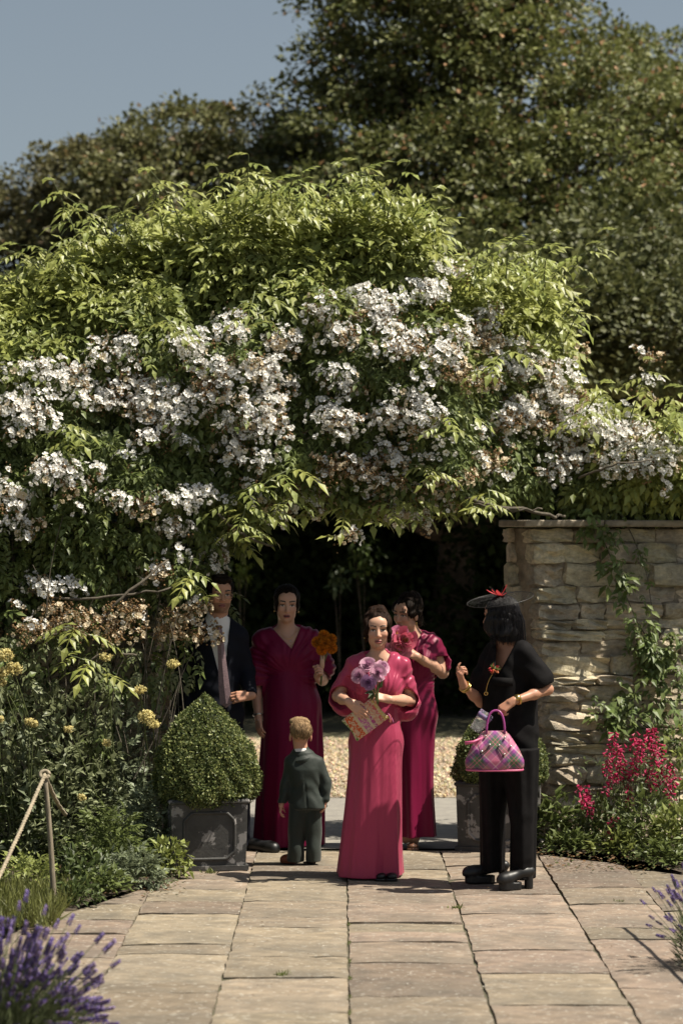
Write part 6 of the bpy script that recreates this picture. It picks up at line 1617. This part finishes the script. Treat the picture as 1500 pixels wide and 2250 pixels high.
V, Q = S.net(); part('shirt_collar', V, [Q], M_shirt, by)
S = Sdf(P(625, 1690) - np.array([0, .15, 0]), P(715, 1640) + np.array([0, .2, .0]), .004); S.cone(P(662, 1660, .0), P(664, 1667, .0), .056, .074, .01); S.cone(P(661, 1640, .005), P(661, 1662, .005), .046, .05, .004, True)
V, Q = S.net(); part('jacket_collar', V, [Q], M_suit, by)
S = Sdf(P(615, 1910) - np.array([0, .2, 0]), P(725, 1745) + np.array([0, .2, .0]), .0055)
def tf_(th, Z, rho): return .004 * np.sin(34 * Z + 2 * np.sin(th)) * np.clip((.32 - Z) / .2, 0, 1) + .003 * np.sin(3 * th + 8 * Z)
S.loft(rows(P, [(1896, 649, 17, .062), (1850, 650, 19, .070), (1800, 654, 21, .08), (1755, 660, 24, .085)], .01), tf_, .012, z0=.022); S.loft(rows(P, [(1896, 688, 15, .060), (1850, 688, 18, .068), (1800, 686, 20, .08), (1755, 684, 24, .085)], .02), tf_, .012, z0=.022)
V, Q = S.net(); V = smooth_mesh(V, Q, 1, .3); part('trousers', V, [Q], M_suit, by)
M_tan = material('chestnut_leather', (.20, .058, .028), rough=.45)
shoe_sdf(by, P(655, 1899, .03) * np.array([1, 1, 0]), P(619, 1901, .10) * np.array([1, 1, 0]), .030, .05, M_tan); shoe_sdf(by, P(690, 1899, .04) * np.array([1, 1, 0]), P(682, 1899, .18) * np.array([1, 1, 0]), .030, .05, M_tan)
def hairb(S, L, E):
    E((0, -.020, .040), (.0765, .0955, .079)); E((0, .09, -.03), (.075, .085, .10), .012, True); E((0, -.06, -.105), (.09, .07, .045), .015, True); E((0, .075, .085), (.075, .06, .04), .02)
    for q in (-1, 1): E((q * .08, -.008, -.015), (.014, .024, .034), .006, True)
hair_part(by, hb_, RB, .91, hairb, M_hair_fair, wave=.0012, freq=180)
q_ = np.random.default_rng(8); g = Geo()
for k in range(420):
    e = unit(q_.normal(size=3) * np.array([1, 1, .8]) + np.array([0, -.25, .35])); p = np.array([0, -.020, .040]) + e * np.array([.0765, .0955, .079])
    if p[1] > .045 and p[2] < .05 or p[2] < -.045 or (abs(p[0]) > .065 and p[2] < .02 and p[1] > -.04): continue
    d = unit(np.array([q_.normal(0, .25), -.25, -.9]) - e * (np.array([0, -.25, -.9]) @ e)); p = p - d * .010; v, f = tube(hb_ + (np.array([p, p + d * .014 + e * .0018, p + d * .028 + e * .0015]) * .91) @ RB.T, np.array([.0014, .0012, .0005]), 3, cap=False); g.add(v, f)
g.part('hair_locks', M_hair_fair, by)

# ---- the woman in black, turned away, with hat, handbag and drink
PK = lambda x, y, d=0.0: at(x, y, -.20 + d); P = PK
bk = figure('person', 'woman in black shirt and trousers with a black net hat beside the wall', P(1115, 1945))
RK = head_frame(math.radians(-112), math.radians(-4), math.radians(0)); hk = P(1097, 1353, .0)
elk, erk = P(1056, 1543, .02), P(1203, 1515, -.12); wlk, wrk = P(1017, 1505, -.10), P(1126, 1541, -.27)
ck = dict(hc=hk, R=RK, s=.98, nb=P(1107, 1414, .02), sl=P(1086, 1434, .14), sr=P(1152, 1434, -.10), el=elk, er=erk, wl=wlk, wr=wrk, chest=P(1117, 1462, .02), waist=P(1119, 1530, .02), hip=P(1118, 1606, .0), build=.95, arm=.84, tyaw=math.radians(-55),
          hl=((-.28, -.25, .92), (-.9, -.4, -.2), dict(side=-1, curl=(.7, 1.0, .7), s=.95, thumb=(.5, .8, -.5), curls=[(.25, .5, .3), (.8, 1.1, .7), (.9, 1.2, .8), (1.0, 1.2, .8)])), hr=((-.78, -.16, -.56), (-.25, -.72, .60), dict(side=1, curl=(.9, 1.25, .8), s=.98, thumb=(.25, .9, -.3))),
          knees=[P(1083, 1780, .06), P(1143, 1790, -.14)], feet=[P(1090, 1925, .10) * np.array([1, 1, 0]) + np.array([0, 0, .06]), P(1150, 1940, -.16) * np.array([1, 1, 0]) + np.array([0, 0, .06])], toe=(-.12, -.02, 0), face=dict(lip=(.35, .08, .08), brow=(.02, .012, .01)))
body_mesh(bk, ck, np.array((.43, .215, .135)))
S = Sdf(P(1025, 1680) - np.array([0, .32, 0]), P(1225, 1400) + np.array([0, .35, .0]), .0065)
def sf(th, Z, rho): return .006 * np.sin(4 * th + 7 * Z) * np.clip((1.3 - Z) / .4, 0, 1) + .003 * np.sin(9 * th - 11 * Z)
S.loft(rows(P, [(1413, 1113, 22, .07), (1424, 1117, 42, .12), (1465, 1120, 58, .155), (1520, 1119, 60, .16), (1570, 1119, 61, .165), (1630, 1120, 63, .17), (1664, 1118, 61, .172)], .0), sf)
trunk_prims(S, ck, .014)
T = S.twin(); T.cone(P(1148, 1434, -.09), P(1188, 1495, -.12), .066, .080, .05); S.cone(P(1086, 1438, .13), P(1060, 1500, .10), .075, .085, .05)
T.half(P(1190, 1512, -.12), (.28, -.1, -1))
T.cone(erk + np.array([-.03, .0, .0]), erk + np.array([.0, 0, -.07]), .070, .085, .006, True); S.join(T, .04)
S.ripple(lambda X, Y, Z: .0035 * np.sin(38 * (X + .4 * Z) + 3 * np.sin(14 * Z)))
vb2 = P(1083, 1500)
S.put(np.array([vb2[0] - .12, -.6, vb2[2]]), np.array([vb2[0] + .15, -.2, P(1107, 1400)[2]]), lambda X, Y, Z: np.maximum(np.maximum((np.abs(X - vb2[0] - .07 * (q_ := (Z - vb2[2]) / .24)) - .055 * q_) * .85, vb2[2] - Z), Y + .20), .004, True, pad=0)
V, Q = S.net(); V = smooth_mesh(V, Q, 2, .4); shirt = part('shirt', V, [Q], M_black, bk)
for q, (x0, y0, x1, y1) in enumerate([(1080, 1488, 1126, 1508)]):
    v = [P(x0, y0, -.185), P(x1, y0 + 2, -.195), P(x1, y1, -.195), P(x0, y1, -.185)]; o = part('pocket_flap', v, np.array([[0, 3, 2, 1]]), M_black, shirt); sm = o.modifiers.new('thick', 'SOLIDIFY'); sm.thickness = .008
S = Sdf(P(1035, 1945) - np.array([0, .35, 0]), P(1195, 1640) + np.array([0, .35, .0]), .0075)
def tk(th, Z, rho): return .006 * np.sin(3 * th + 2.4 * Z) + .004 * np.sin(7 * th + 1.3 * Z + 1)
S.loft([r[:2] + (r[2],) + r[3:] for r in rows(P, [(1912, 1083, 26, .10), (1800, 1081, 26, .105), (1700, 1082, 31, .13), (1640, 1092, 38, .15)], .07)], tk, .02, z0=P(1087, 1912, .07)[2]); S.loft(rows(P, [(1930, 1145, 27, .10), (1800, 1146, 27, .105), (1700, 1144, 32, .13), (1640, 1138, 40, .15)], -.10), tk, .02, z0=P(1143, 1930, -.10)[2])
for kn, ft in zip(ck['knees'], ck['feet']): S.cone(kn * .5 + ck['hip'] * .5, kn, .080, .066, .03).cone(kn, kn * .35 + ft * .65, .066, .054, .02)
V, Q = S.net(); V = smooth_mesh(V, Q, 1, .4); part('trousers', V, [Q], M_black, bk)
shoe_sdf(bk, P(1108, 1932, .10) * np.array([1, 1, 0]), P(1020, 1930, .07) * np.array([1, 1, 0]), .037, .058, M_blackshoe, .042, heel_h=.03); shoe_sdf(bk, P(1164, 1952, -.16) * np.array([1, 1, 0]), P(1096, 1955, -.24) * np.array([1, 1, 0]), .037, .058, M_blackshoe, .042, heel_h=.03)
def hairk(S, L, E):
    E((0, -.020, .034), (.088, .105, .090)); E((0, -.035, -.03), (.094, .098, .085)); E((0, -.045, -.085), (.098, .085, .060)); E((0, -.045, -.115), (.099, .084, .055))
    for q in (-1, 1): E((q * .075, .02, -.05), (.022, .06, .085))
    E((0, .105, -.03), (.062, .085, .10), .012, True); S.half(L(0, 0, -.150), -RK[:, 2] + .25 * RK[:, 1])
hair_part(bk, hk, RK, 1.0, hairk, M_hair_black, wave=.0028, freq=120, step=.003)
hair_lines(bk, hk, RK, 1.0, 190, M_hair_black, 'bob', 5, (0, 0, 0), (.091, .108, .093), (0, -.020, .034), .0026)
rr = np.random.default_rng(3); tips = []
for k in range(70):
    a = rr.uniform(-.6, math.pi + .6) ; x_, y_ = math.cos(a) * .094, -abs(math.sin(a)) * .10 - .03; tips.append((hk + RK @ np.array([x_, y_, -.06]), hk + RK @ np.array([x_ * 1.03, y_ * 1.03, -.10]), hk + RK @ np.array([x_ * rr.uniform(.9, 1.06), y_ * rr.uniform(.9, 1.04), -.150 - .035 * rr.random()])))
strands([q[0] for q in tips], [q[1] for q in tips], [q[2] for q in tips], .0035, 5).part('hair_tips', M_hair_black, bk)
# hat: a tilted disc of open net with rim, quills and coral feathers
hat_c = P(1098, 1316, .0); tilt = np.array([[math.cos(.16), 0, math.sin(.16)], [0, 1, 0], [-math.sin(.16), 0, math.cos(.16)]]) @ np.array([[1, 0, 0], [0, math.cos(.20), -math.sin(.20)], [0, math.sin(.20), math.cos(.20)]]).T
tilt = Matrix.Rotation(math.radians(-9), 3, 'Y') @ Matrix.Rotation(math.radians(9), 3, 'X'); tilt = np.array(tilt)
def hp(r, a, h=0.0): return hat_c + tilt @ np.array([r * math.cos(a), r * math.sin(a), h])
g = Geo(); NR, NA = 7, 64
for i in range(1, NR + 1):
    r = .205 * i / NR; v, f = tube(np.array([hp(r, 2 * math.pi * k / NA + .0, .012 * math.cos(r * 9)) for k in range(NA)]), .0006 if i < NR else .0024, 3 if i < NR else 5, closed=True); g.add(v, f)
for sgn in (-1, 1):
    for k in range(26): v, f = tube(np.array([hp(.205 * q, 2 * math.pi * k / 26 + sgn * q * 1.0, .012 * math.cos(.205 * q * 9)) for q in np.linspace(.12, 1, 7)]), .00055, 3, cap=False); g.add(v, f)
hat = g.part('hat', material('black_net', (.012, .011, .011), rough=.5), bk)
g = Geo(); v, f = sphere(hat_c + np.array([0, 0, -.002]), (.055, .055, .018), 14, 8); g.add(v, f); g.part('hat_base', MATS['black_net'], hat)
M_coral = material('coral_feather', (.62, .075, .085), rough=.6, translucent=.25)
def feather(p, d, L_, w, up):
    R = frames(np.array([d], float), np.array([up], float))[0]; n = 7; V = []; 
    for i in range(n):
        t = i / (n - 1); ww = w * math.sin(math.pi * (t * .9 + .06)); V += [p + R @ np.array([-ww, L_ * t, .25 * L_ * t * t + .004]), p + R @ np.array([0, L_ * t, .25 * L_ * t * t]), p + R @ np.array([ww, L_ * t, .25 * L_ * t * t + .004])]
    Q = [[i * 3 + k, i * 3 + k + 1, i * 3 + 4 + k, i * 3 + 3 + k] for i in range(n - 1) for k in range(2)]; return part('feather', V, [np.array(Q)], M_coral, hat)
for d, L_, w in (((-1, -.3, .15), .095, .018), ((-.9, -.5, .30), .075, .016), ((.7, -.2, .75), .080, .010), ((-.4, -.6, .3), .06, .018), ((.6, -.5, .12), .05, .016)): feather(hat_c + np.array([0, -.03, .018]), d, L_, w, (0, -.3, 1))
for e in ((-.07, -.05, .075), (.02, -.03, .085), (.085, -.04, .04)): v, f = tube(bez(hat_c + np.array([0, -.02, .01]), hat_c + np.array(e) * .6 + np.array([0, 0, .02]), hat_c + np.array(e), 8), np.linspace(.0022, .0008, 8), 4); part('quill', v, f, MATS['black_net'], hat)
# jewellery
chain_part(bk, 'necklace', bez(P(1082, 1480, -.20), P(1068, 1500, -.20), P(1067, 1524, -.19), 9), .0022, M_gold); bracelet(bk, P(1067, 1524, -.195), (0, 1, .2), .010, .003, M_gold, 'pendant')
bracelet(bk, wlk * .92 + elk * .08, wlk - elk, .033, .0065, M_gold); bracelet(bk, wlk * .85 + elk * .15, wlk - elk, .034, .004, M_gold)
wt = wrk * .86 + erk * .14; bracelet(bk, wt, wrk - erk, .0275, .008, M_gold, 'watch_strap'); v, f = tube([wt + np.array([-.005, -.026, .012]), wt + np.array([-.008, -.036, .017])], .019, 14); part('watch', v, f, M_gold, bk)
# corsage
cs = P(1085, 1470, -.20); g = Geo()
for k in range(16): d = rand_dirs(1)[0]; d[1] = -abs(d[1]); R = frames(d[None], rand_dirs(1))[0]; g.add((QUAD_V * .030) @ R.T + cs + d * .008, [QUAD_F], np.array((.60, .06, .07)) * rr.uniform(.7, 1.2) if k < 11 else np.array((.62, .20, .09)))
for k in range(9): d = rand_dirs(1)[0]; d[2] = abs(d[2]); R = frames(d[None], rand_dirs(1))[0]; g.add((LEAF_V * .045) @ R.T + cs, [LEAF_F], (.12, .16, .05))
g.part('corsage', M_petal, bk, smooth=False)
# ------------------------------------------------------------------ bouquets and bags
def petal_patch(g, c, R, r, a, lift, w, h, curl, col):
    """one cupped petal: 3 x 4 patch at angle a round axis z of R"""
    V = []; m, n = 4, 4
    for i in range(n):
        t = i / (n - 1)
        for j in range(m):
            u = (j / (m - 1) - .5) * 2; ang = a + u * w * (1 - .35 * t * t)
            rr = r * (.35 + .65 * t ** .7) * (1 + curl * t * t) ; zz = h * t - .10 * h * u * u * t + lift
            V.append(c + R @ np.array([math.cos(ang) * rr, math.sin(ang) * rr, zz]))
    Q = [[i * m + j, i * m + j + 1, (i + 1) * m + j + 1, (i + 1) * m + j] for i in range(n - 1) for j in range(m - 1)]
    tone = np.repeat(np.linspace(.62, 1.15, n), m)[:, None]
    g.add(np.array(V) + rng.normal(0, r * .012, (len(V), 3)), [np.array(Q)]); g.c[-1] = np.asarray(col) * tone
def axis_frame(d):
    d = unit(np.asarray(d, float)); x = unit(np.cross(d, [.31, .2, .93])); return np.stack([x, np.cross(d, x), d], 1)
def garden_rose(c, d, r, col, col_in):
    g = Geo(); R = axis_frame(d)
    for ly, (k, rr, h, lift, cu) in enumerate(((3, .16, .62, .10, -.1), (4, .30, .60, .06, -.05), (5, .46, .55, .02, .0), (6, .64, .48, -.03, .10), (7, .84, .38, -.08, .22), (7, 1.0, .24, -.12, .28))):
        for i in range(k):
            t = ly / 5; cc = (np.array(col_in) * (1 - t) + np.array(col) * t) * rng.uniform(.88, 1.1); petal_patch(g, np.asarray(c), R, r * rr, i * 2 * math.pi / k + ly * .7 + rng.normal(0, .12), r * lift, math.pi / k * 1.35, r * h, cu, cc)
    v, f = sphere(np.asarray(c) - R[:, 2] * r * .08, r * .36, 8, 6); g.add(v, f, np.array(col_in) * .7)
    return g
def dahlia(c, d, r, col):
    g = Geo(); R = axis_frame(d); n = 95
    for i in range(n):
        z = 1 - 1.45 * (i + .5) / n; a = i * 2.39996; s = math.sqrt(max(0, 1 - z * z)); e = R @ np.array([s * math.cos(a), s * math.sin(a), z]); Rp = frames(e[None], unit(R[:, 2] + rng.normal(0, .15, 3))[None])[0] if abs(z) < .93 else axis_frame(e)[:, [0, 2, 1]]
        g.add((np.array([[-.16, 0, .06], [.16, 0, .06], [.22, .55, .10], [0, .62, -.02], [-.22, .55, .10], [0, 1.0, .04]]) * r * np.array([.55, .52, .6])) @ Rp.T + np.asarray(c) + e * r * .48, [np.array([[0, 1, 3], [1, 2, 3], [0, 3, 4], [3, 2, 5], [4, 3, 5]])], np.array(col) * rng.uniform(.6, 1.25))
    v, f = sphere(c, r * .58, 8, 6); g.add(v, f, np.array(col) * .55); return g
def peony(c, d, r, col):
    g = Geo(); R = axis_frame(d)
    for ly, (k, rr, h, cu) in enumerate(((6, .50, .62, -.1), (7, .75, .55, .0), (8, 1.0, .35, .2))):
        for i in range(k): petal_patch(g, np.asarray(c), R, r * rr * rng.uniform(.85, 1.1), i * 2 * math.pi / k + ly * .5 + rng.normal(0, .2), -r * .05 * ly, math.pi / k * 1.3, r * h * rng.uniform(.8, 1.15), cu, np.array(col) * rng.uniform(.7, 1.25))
    for i in range(45):
        e = R @ unit(np.array([rng.normal(0, .45), rng.normal(0, .45), 1.0])); p = np.asarray(c) + e * r * .08
        v, f = tube([p, np.asarray(c) + e * r * .50 + rng.normal(0, r * .02, 3)], r * .02, 3); g.add(v, f, np.array((.62, .30, .05)) * rng.uniform(.8, 1.2))
    v, f = sphere(np.asarray(c), r * .30, 8, 6); g.add(v, f, np.array(col) * .6); return g
def bouquet(base, label, blooms, stems_to, wrap=None, leaves=0):
    t = thing('bouquet', base, label, 'bouquet', 'bouquets of the bridesmaids')
    base = np.asarray(base)
    for geo, c in blooms:
        b = geo.part('bloom', M_petal, t, smooth=True)
        v, f = tube(bez(np.asarray(stems_to) + rng.normal(0, .005, 3), base, np.asarray(c), 7), .0038, 5); part('stem', v, f, M_stem, t)
    if wrap is not None: v, f = tube([wrap[0], (np.asarray(wrap[0]) + wrap[1]) / 2, wrap[1]], .0165, 10); part('ribbon', v, f, material('cream_ribbon', (.55, .36, .26), rough=.5), t)
    if leaves:
        g = Geo()
        for k in range(leaves): d = unit(rng.normal(size=3) + np.array([0, -.3, -.1])); R = frames(d[None], rand_dirs(1))[0]; g.add((LEAF_V * .07) @ R.T + base + d * .02, [LEAF_F], (.06, .085, .03))
        g.part('leaves', M_leaf, t, smooth=False)
    return t
def fl(px, py, Y): return at(px, py, Y)
LIL, LIL2 = (.64, .38, .48), (.44, .20, .34)
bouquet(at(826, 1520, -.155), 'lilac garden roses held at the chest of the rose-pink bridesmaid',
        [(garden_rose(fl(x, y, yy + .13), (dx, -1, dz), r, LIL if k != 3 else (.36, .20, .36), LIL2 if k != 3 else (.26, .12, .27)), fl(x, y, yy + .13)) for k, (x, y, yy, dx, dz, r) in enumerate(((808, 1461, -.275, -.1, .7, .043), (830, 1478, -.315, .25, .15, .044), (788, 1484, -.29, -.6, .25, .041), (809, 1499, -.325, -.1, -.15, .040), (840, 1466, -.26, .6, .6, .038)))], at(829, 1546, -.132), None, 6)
ORG = (.66, .235, .018)
bouquet(at(709, 1440, 1.41), 'round bunch of orange dahlias held upright by the tall bridesmaid', [(dahlia(fl(x, y, yy), (dx, -1, dz), .044, np.array(ORG) * q), fl(x, y, yy)) for x, y, yy, dx, dz, q in ((711, 1397, 1.42, 0, .8, 1), (727, 1405, 1.42, .7, .3, .9), (697, 1411, 1.41, -.7, .2, .95), (714, 1413, 1.37, .0, .1, .8), (707, 1427, 1.39, -.2, -.3, 1.1), (728, 1424, 1.40, .6, -.2, 1.0))], at(706, 1504, 1.43), (at(709, 1434, 1.415), at(707, 1468, 1.42)))
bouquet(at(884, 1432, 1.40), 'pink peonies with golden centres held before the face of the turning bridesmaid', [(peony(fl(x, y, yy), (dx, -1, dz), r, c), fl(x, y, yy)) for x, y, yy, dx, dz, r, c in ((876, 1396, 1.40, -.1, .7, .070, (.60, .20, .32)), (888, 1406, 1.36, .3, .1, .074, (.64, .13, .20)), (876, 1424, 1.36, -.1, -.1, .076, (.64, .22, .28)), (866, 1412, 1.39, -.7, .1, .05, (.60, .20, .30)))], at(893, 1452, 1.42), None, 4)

# woven clutch
def clutch_material():
    m = material('crochet_stripes', (.5, .4, .3), rough=.9, spec=.15); N, L = m.node_tree.nodes, m.node_tree.links; b = N['Principled BSDF']
    tc = N.new('ShaderNodeTexCoord'); sp = N.new('ShaderNodeSeparateXYZ'); L.new(tc.outputs['Object'], sp.inputs[0])
    mr = N.new('ShaderNodeMapRange'); mr.inputs['From Min'].default_value = -.128; mr.inputs['From Max'].default_value = .128; L.new(sp.outputs['X'], mr.inputs['Value'])
    cr = N.new('ShaderNodeValToRGB'); cr.color_ramp.interpolation = 'CONSTANT'; e = cr.color_ramp.elements
    bands = [(0, (.11, .20, .05)), (.08, (.55, .10, .03)), (.30, (.58, .45, .28)), (.36, (.50, .16, .30)), (.52, (.60, .48, .32)), (.58, (.40, .07, .22)), (.66, (.60, .30, .20)), (.78, (.55, .14, .14)), (.86, (.60, .44, .14)), (.96, (.58, .46, .30))]
    e[0].position, e[0].color = 0, (*bands[0][1], 1); e[1].position, e[1].color = bands[1][0], (*bands[1][1], 1)
    for p, c in bands[2:]: q = e.new(p); q.color = (*c, 1)
    L.new(mr.outputs[0], cr.inputs['Fac'])
    vo = N.new('ShaderNodeTexVoronoi'); vo.inputs['Scale'].default_value = 130; L.new(tc.outputs['Object'], vo.inputs['Vector'])
    mp = N.new('ShaderNodeMapRange'); mp.inputs['From Min'].default_value = .25; mp.inputs['From Max'].default_value = .62; L.new(vo.outputs['Distance'], mp.inputs['Value'])
    no = N.new('ShaderNodeTexNoise'); no.inputs['Scale'].default_value = 90; L.new(tc.outputs['Object'], no.inputs['Vector']); n2 = N.new('ShaderNodeMapRange'); n2.inputs['From Min'].default_value = .48; n2.inputs['From Max'].default_value = .54; L.new(no.outputs['Fac'], n2.inputs['Value'])
    ml = N.new('ShaderNodeMath'); ml.operation = 'MULTIPLY'; ml.inputs[1].default_value = .75; L.new(n2.outputs[0], ml.inputs[0])
    mx = N.new('ShaderNodeMix'); mx.data_type = 'RGBA'; L.new(ml.outputs[0], mx.inputs[0]); L.new(cr.outputs['Color'], mx.inputs[6]); mx.inputs[7].default_value = (.62, .50, .34, 1); L.new(mx.outputs[2], b.inputs['Base Color'])
    bp = N.new('ShaderNodeBump'); bp.inputs['Strength'].default_value = .8; bp.inputs['Distance'].default_value = .006; bp.invert = True; L.new(vo.outputs['Distance'], bp.inputs['Height']); L.new(bp.outputs[0], b.inputs['Normal'])
    return m
cc = at(802, 1580, -.075)
clutch = thing('clutch_bag', cc, 'striped woven clutch in pink, orange and green held by the rose-pink bridesmaid', 'clutch bag')
S = Sdf((-.15, -.05, -.12), (.15, .05, .12), .005)
S.put(np.array([-.13, -.03, -.09]), np.array([.13, .03, .09]), lambda X, Y, Z: np.sqrt(np.maximum(np.abs(X) - .112 + .010 * np.cos(Z * 22), 0) ** 2 + np.maximum(np.abs(Z) - .072, 0) ** 2 + (np.maximum(np.abs(Y) - .006 * np.clip(1 - (Z / .085) ** 2, 0, 1), 0)) ** 2) - .012, .004)
V, Q = S.net(); V = smooth_mesh(V, Q, 1, .3)
o = obj('pouch', new_mesh('pouch', V, [Q], clutch_material()), clutch, (0, 0, 0), (math.radians(8), math.radians(-36.5), math.radians(4)))
g = Geo()
for k in range(7):
    a = at(853, 1572, -.085) + rng.normal(0, .006, 3); e = a + np.array([rng.uniform(.0, .03), -.01, -.02 - .03 * rng.random()]); v, f = tube(bez(a, (a + e) / 2 + np.array([.01, 0, 0]), e, 5), .0035, 5); g.add(v, f, ((.55, .14, .14), (.6, .4, .1), (.5, .15, .3))[k % 3])
g.part('tassel', M_petal, clutch)

# tartan handbag
def tartan():
    m = material('pink_tartan', (.5, .1, .3), rough=.5, spec=.4, bump=.2, bump_scale=200); N, L = m.node_tree.nodes, m.node_tree.links; b = N['Principled BSDF']
    tc = N.new('ShaderNodeTexCoord'); mp = N.new('ShaderNodeMapping'); mp.inputs['Rotation'].default_value = (0, math.radians(45), 0); L.new(tc.outputs['Object'], mp.inputs['Vector']); sp = N.new('ShaderNodeSeparateXYZ'); L.new(mp.outputs[0], sp.inputs[0])
    cols_ = []
    for ax in ('X', 'Z'):
        a = N.new('ShaderNodeMath'); a.operation = 'MULTIPLY_ADD'; a.inputs[1].default_value = 1 / .155; a.inputs[2].default_value = .37; L.new(sp.outputs[ax], a.inputs[0])
        fr = N.new('ShaderNodeMath'); fr.operation = 'FRACT'; L.new(a.outputs[0], fr.inputs[0])
        cr = N.new('ShaderNodeValToRGB'); cr.color_ramp.interpolation = 'CONSTANT'; e = cr.color_ramp.elements
        bands = [(0, (.50, .13, .22)), (.24, (.50, .28, .34)), (.26, (.26, .07, .17)), (.40, (.10, .045, .12)), (.46, (.07, .13, .06)), (.56, (.70, .16, .26)), (.585, (.07, .13, .06)), (.68, (.70, .16, .26)), (.70, (.07, .13, .06)), (.78, (.10, .07, .15)), (.84, (.34, .06, .28)), (.95, (.66, .40, .46))]
        e[0].position, e[0].color = 0, (*bands[0][1], 1); e[1].position, e[1].color = bands[1][0], (*bands[1][1], 1)
        for p, c in bands[2:]: q = e.new(p); q.color = (*c, 1)
        L.new(fr.outputs[0], cr.inputs['Fac']); cols_.append(cr)
    mx = N.new('ShaderNodeMix'); mx.data_type = 'RGBA'; mx.inputs[0].default_value = .5; L.new(cols_[0].outputs['Color'], mx.inputs[6]); L.new(cols_[1].outputs['Color'], mx.inputs[7]); L.new(mx.outputs[2], b.inputs['Base Color'])
    return m
HBY = -.53
hb0 = at(1086, 1650, HBY)
bag = thing('handbag', hb0, 'pink and purple tartan handbag hanging from the hand of the woman in black', 'handbag')
sc_ = (HBY + DIST) / FPX
S = Sdf((-.24, -.13, -.15), (.24, .13, .17), .0055)
S.loft([((1650 - y) * sc_, (cx - 1086) * sc_, 0, hw * sc_, ry) for y, cx, hw, ry in ((1694, 1086, 52, .062), (1686, 1086, 61, .080), (1670, 1086, 63, .084), (1645, 1086, 53, .072), (1622, 1086, 37, .050), (1606, 1086, 25, .026))], None, .01, sq=2.8)
S.ripple(lambda X, Y, Z: .004 * np.sin(40 * np.abs(X) + 22 * Z) * (np.abs(X) > .08))
V, Q = S.net(); V = smooth_mesh(V, Q, 2, .4)
o = obj('bag_body', new_mesh('bag_body', V, [Q], tartan()), bag)
M_purple = material('magenta_leather', (.30, .045, .20), rough=.4); M_pinkl = material('pink_leather', (.55, .10, .22), rough=.45)
hx = 1092
for dy in (-.018, .018):
    pts = bez(at(1068, 1612, HBY + dy * 1.5), at(1068, 1560, HBY + dy), at(1090, 1561, HBY + dy * .4), 9); p2 = bez(at(1090, 1561, HBY + dy * .4), at(1108, 1562, HBY + dy), at(1108, 1612, HBY + dy * 1.5), 9)
    v, f = tube(np.concatenate([pts, p2[1:]]), .0068, 8); part('handle', v, f, M_purple, bag)
q = np.linspace(0, 2 * np.pi, 40, endpoint=False); v, f = tube(np.stack([hb0[0] + np.sign(np.cos(q)) * np.abs(np.cos(q)) ** .7 * .168, hb0[1] + np.sign(np.sin(q)) * np.abs(np.sin(q)) ** .7 * .074, np.full(40, hb0[2] - .111)], 1), .0065, 6, closed=True); part('piping', v, f, M_pinkl, bag)
def bag_front(px, py):
    """depth of the bag's front skin at a photo pixel"""
    z = (1650 - py) * sc_; return HBY - np.interp(z, [-.117, -.09, -.04, .027, .08, .12], [.072, .083, .084, .071, .051, .03]) * (1 - min(1, abs(px - 1086) / 62) ** 2.8) ** (1 / 2.8) - .002
for px, py in ((1066, 1617), (1108, 1621), (1075, 1636), (1096, 1638), (1121, 1640), (1058, 1651), (1107, 1657)):
    v, f = sphere(at(px, py, bag_front(px, py)), .0068, 10, 6); part('stud', v, f, M_silver, bag)
for (x0, y0, x1, y1) in ((1049, 1636, 1057, 1663), (1057, 1656, 1079, 1638), (1092, 1640, 1107, 1666)):
    P_ = [at(x0 + (x1 - x0) * k, y0 + (y1 - y0) * k, bag_front(x0 + (x1 - x0) * k, y0 + (y1 - y0) * k)) for k in np.linspace(0, 1, 5)]; v, f = tube(np.array(P_), .0026, 5); part('seam', v, f, M_blackshoe, bag)
v, f = tube([at(1062, 1620, HBY - .03), at(1040, 1630, HBY - .05), at(1021, 1633, HBY - .055)], [.006, .009, .012], 6); part('zip_tab', v, f, M_pinkl, bag)

# clear tumbler with a tartan sleeve
a, e = at(1070, 1566, -.50), at(1043, 1606, -.50); d = unit(e - a)
tb = thing('tumbler', (a + e) / 2, 'clear tumbler with a blue tartan band tilted in the hand above the handbag', 'tumbler')
def frustum(p, q, r0, r1, n=24):
    R = axis_frame(q - p); A = np.linspace(0, 2 * np.pi, n, endpoint=False); V = []
    for c_, r_ in ((p, r0), (q, r1), (q - (q - p) * .04, r1 - .003), (p, r0 - .003)): V.append(c_ + (np.cos(A)[:, None] * R[:, 0] + np.sin(A)[:, None] * R[:, 1]) * r_)
    V = np.concatenate(V); k = np.arange(n); k2 = (k + 1) % n
    Q = [np.stack([i * n + k, i * n + k2, ((i + 1) % 4) * n + k2, ((i + 1) % 4) * n + k], 1) for i in (0, 1, 2, 3)]
    return V, [np.concatenate(Q)]
gm = material('clear_plastic', (.92, .93, .92), rough=.06, spec=.5); gm.node_tree.nodes['Principled BSDF'].inputs['Transmission Weight'].default_value = .95; gm.node_tree.nodes['Principled BSDF'].inputs['IOR'].default_value = 1.3
v, f = frustum(a, e, .046, .038); part('cup', v, f, gm, tb)
v, f = tube([e - d * .004, e], .036, 20); part('cup_base', v, f, gm, tb)
bm_ = material('blue_tartan_band', (.10, .14, .26), rough=.6, col2=(.26, .10, .22), var_scale=60); v, f = frustum(a + d * .018, a + d * .048, .0465, .0440); part('band', v, f, bm_, tb)
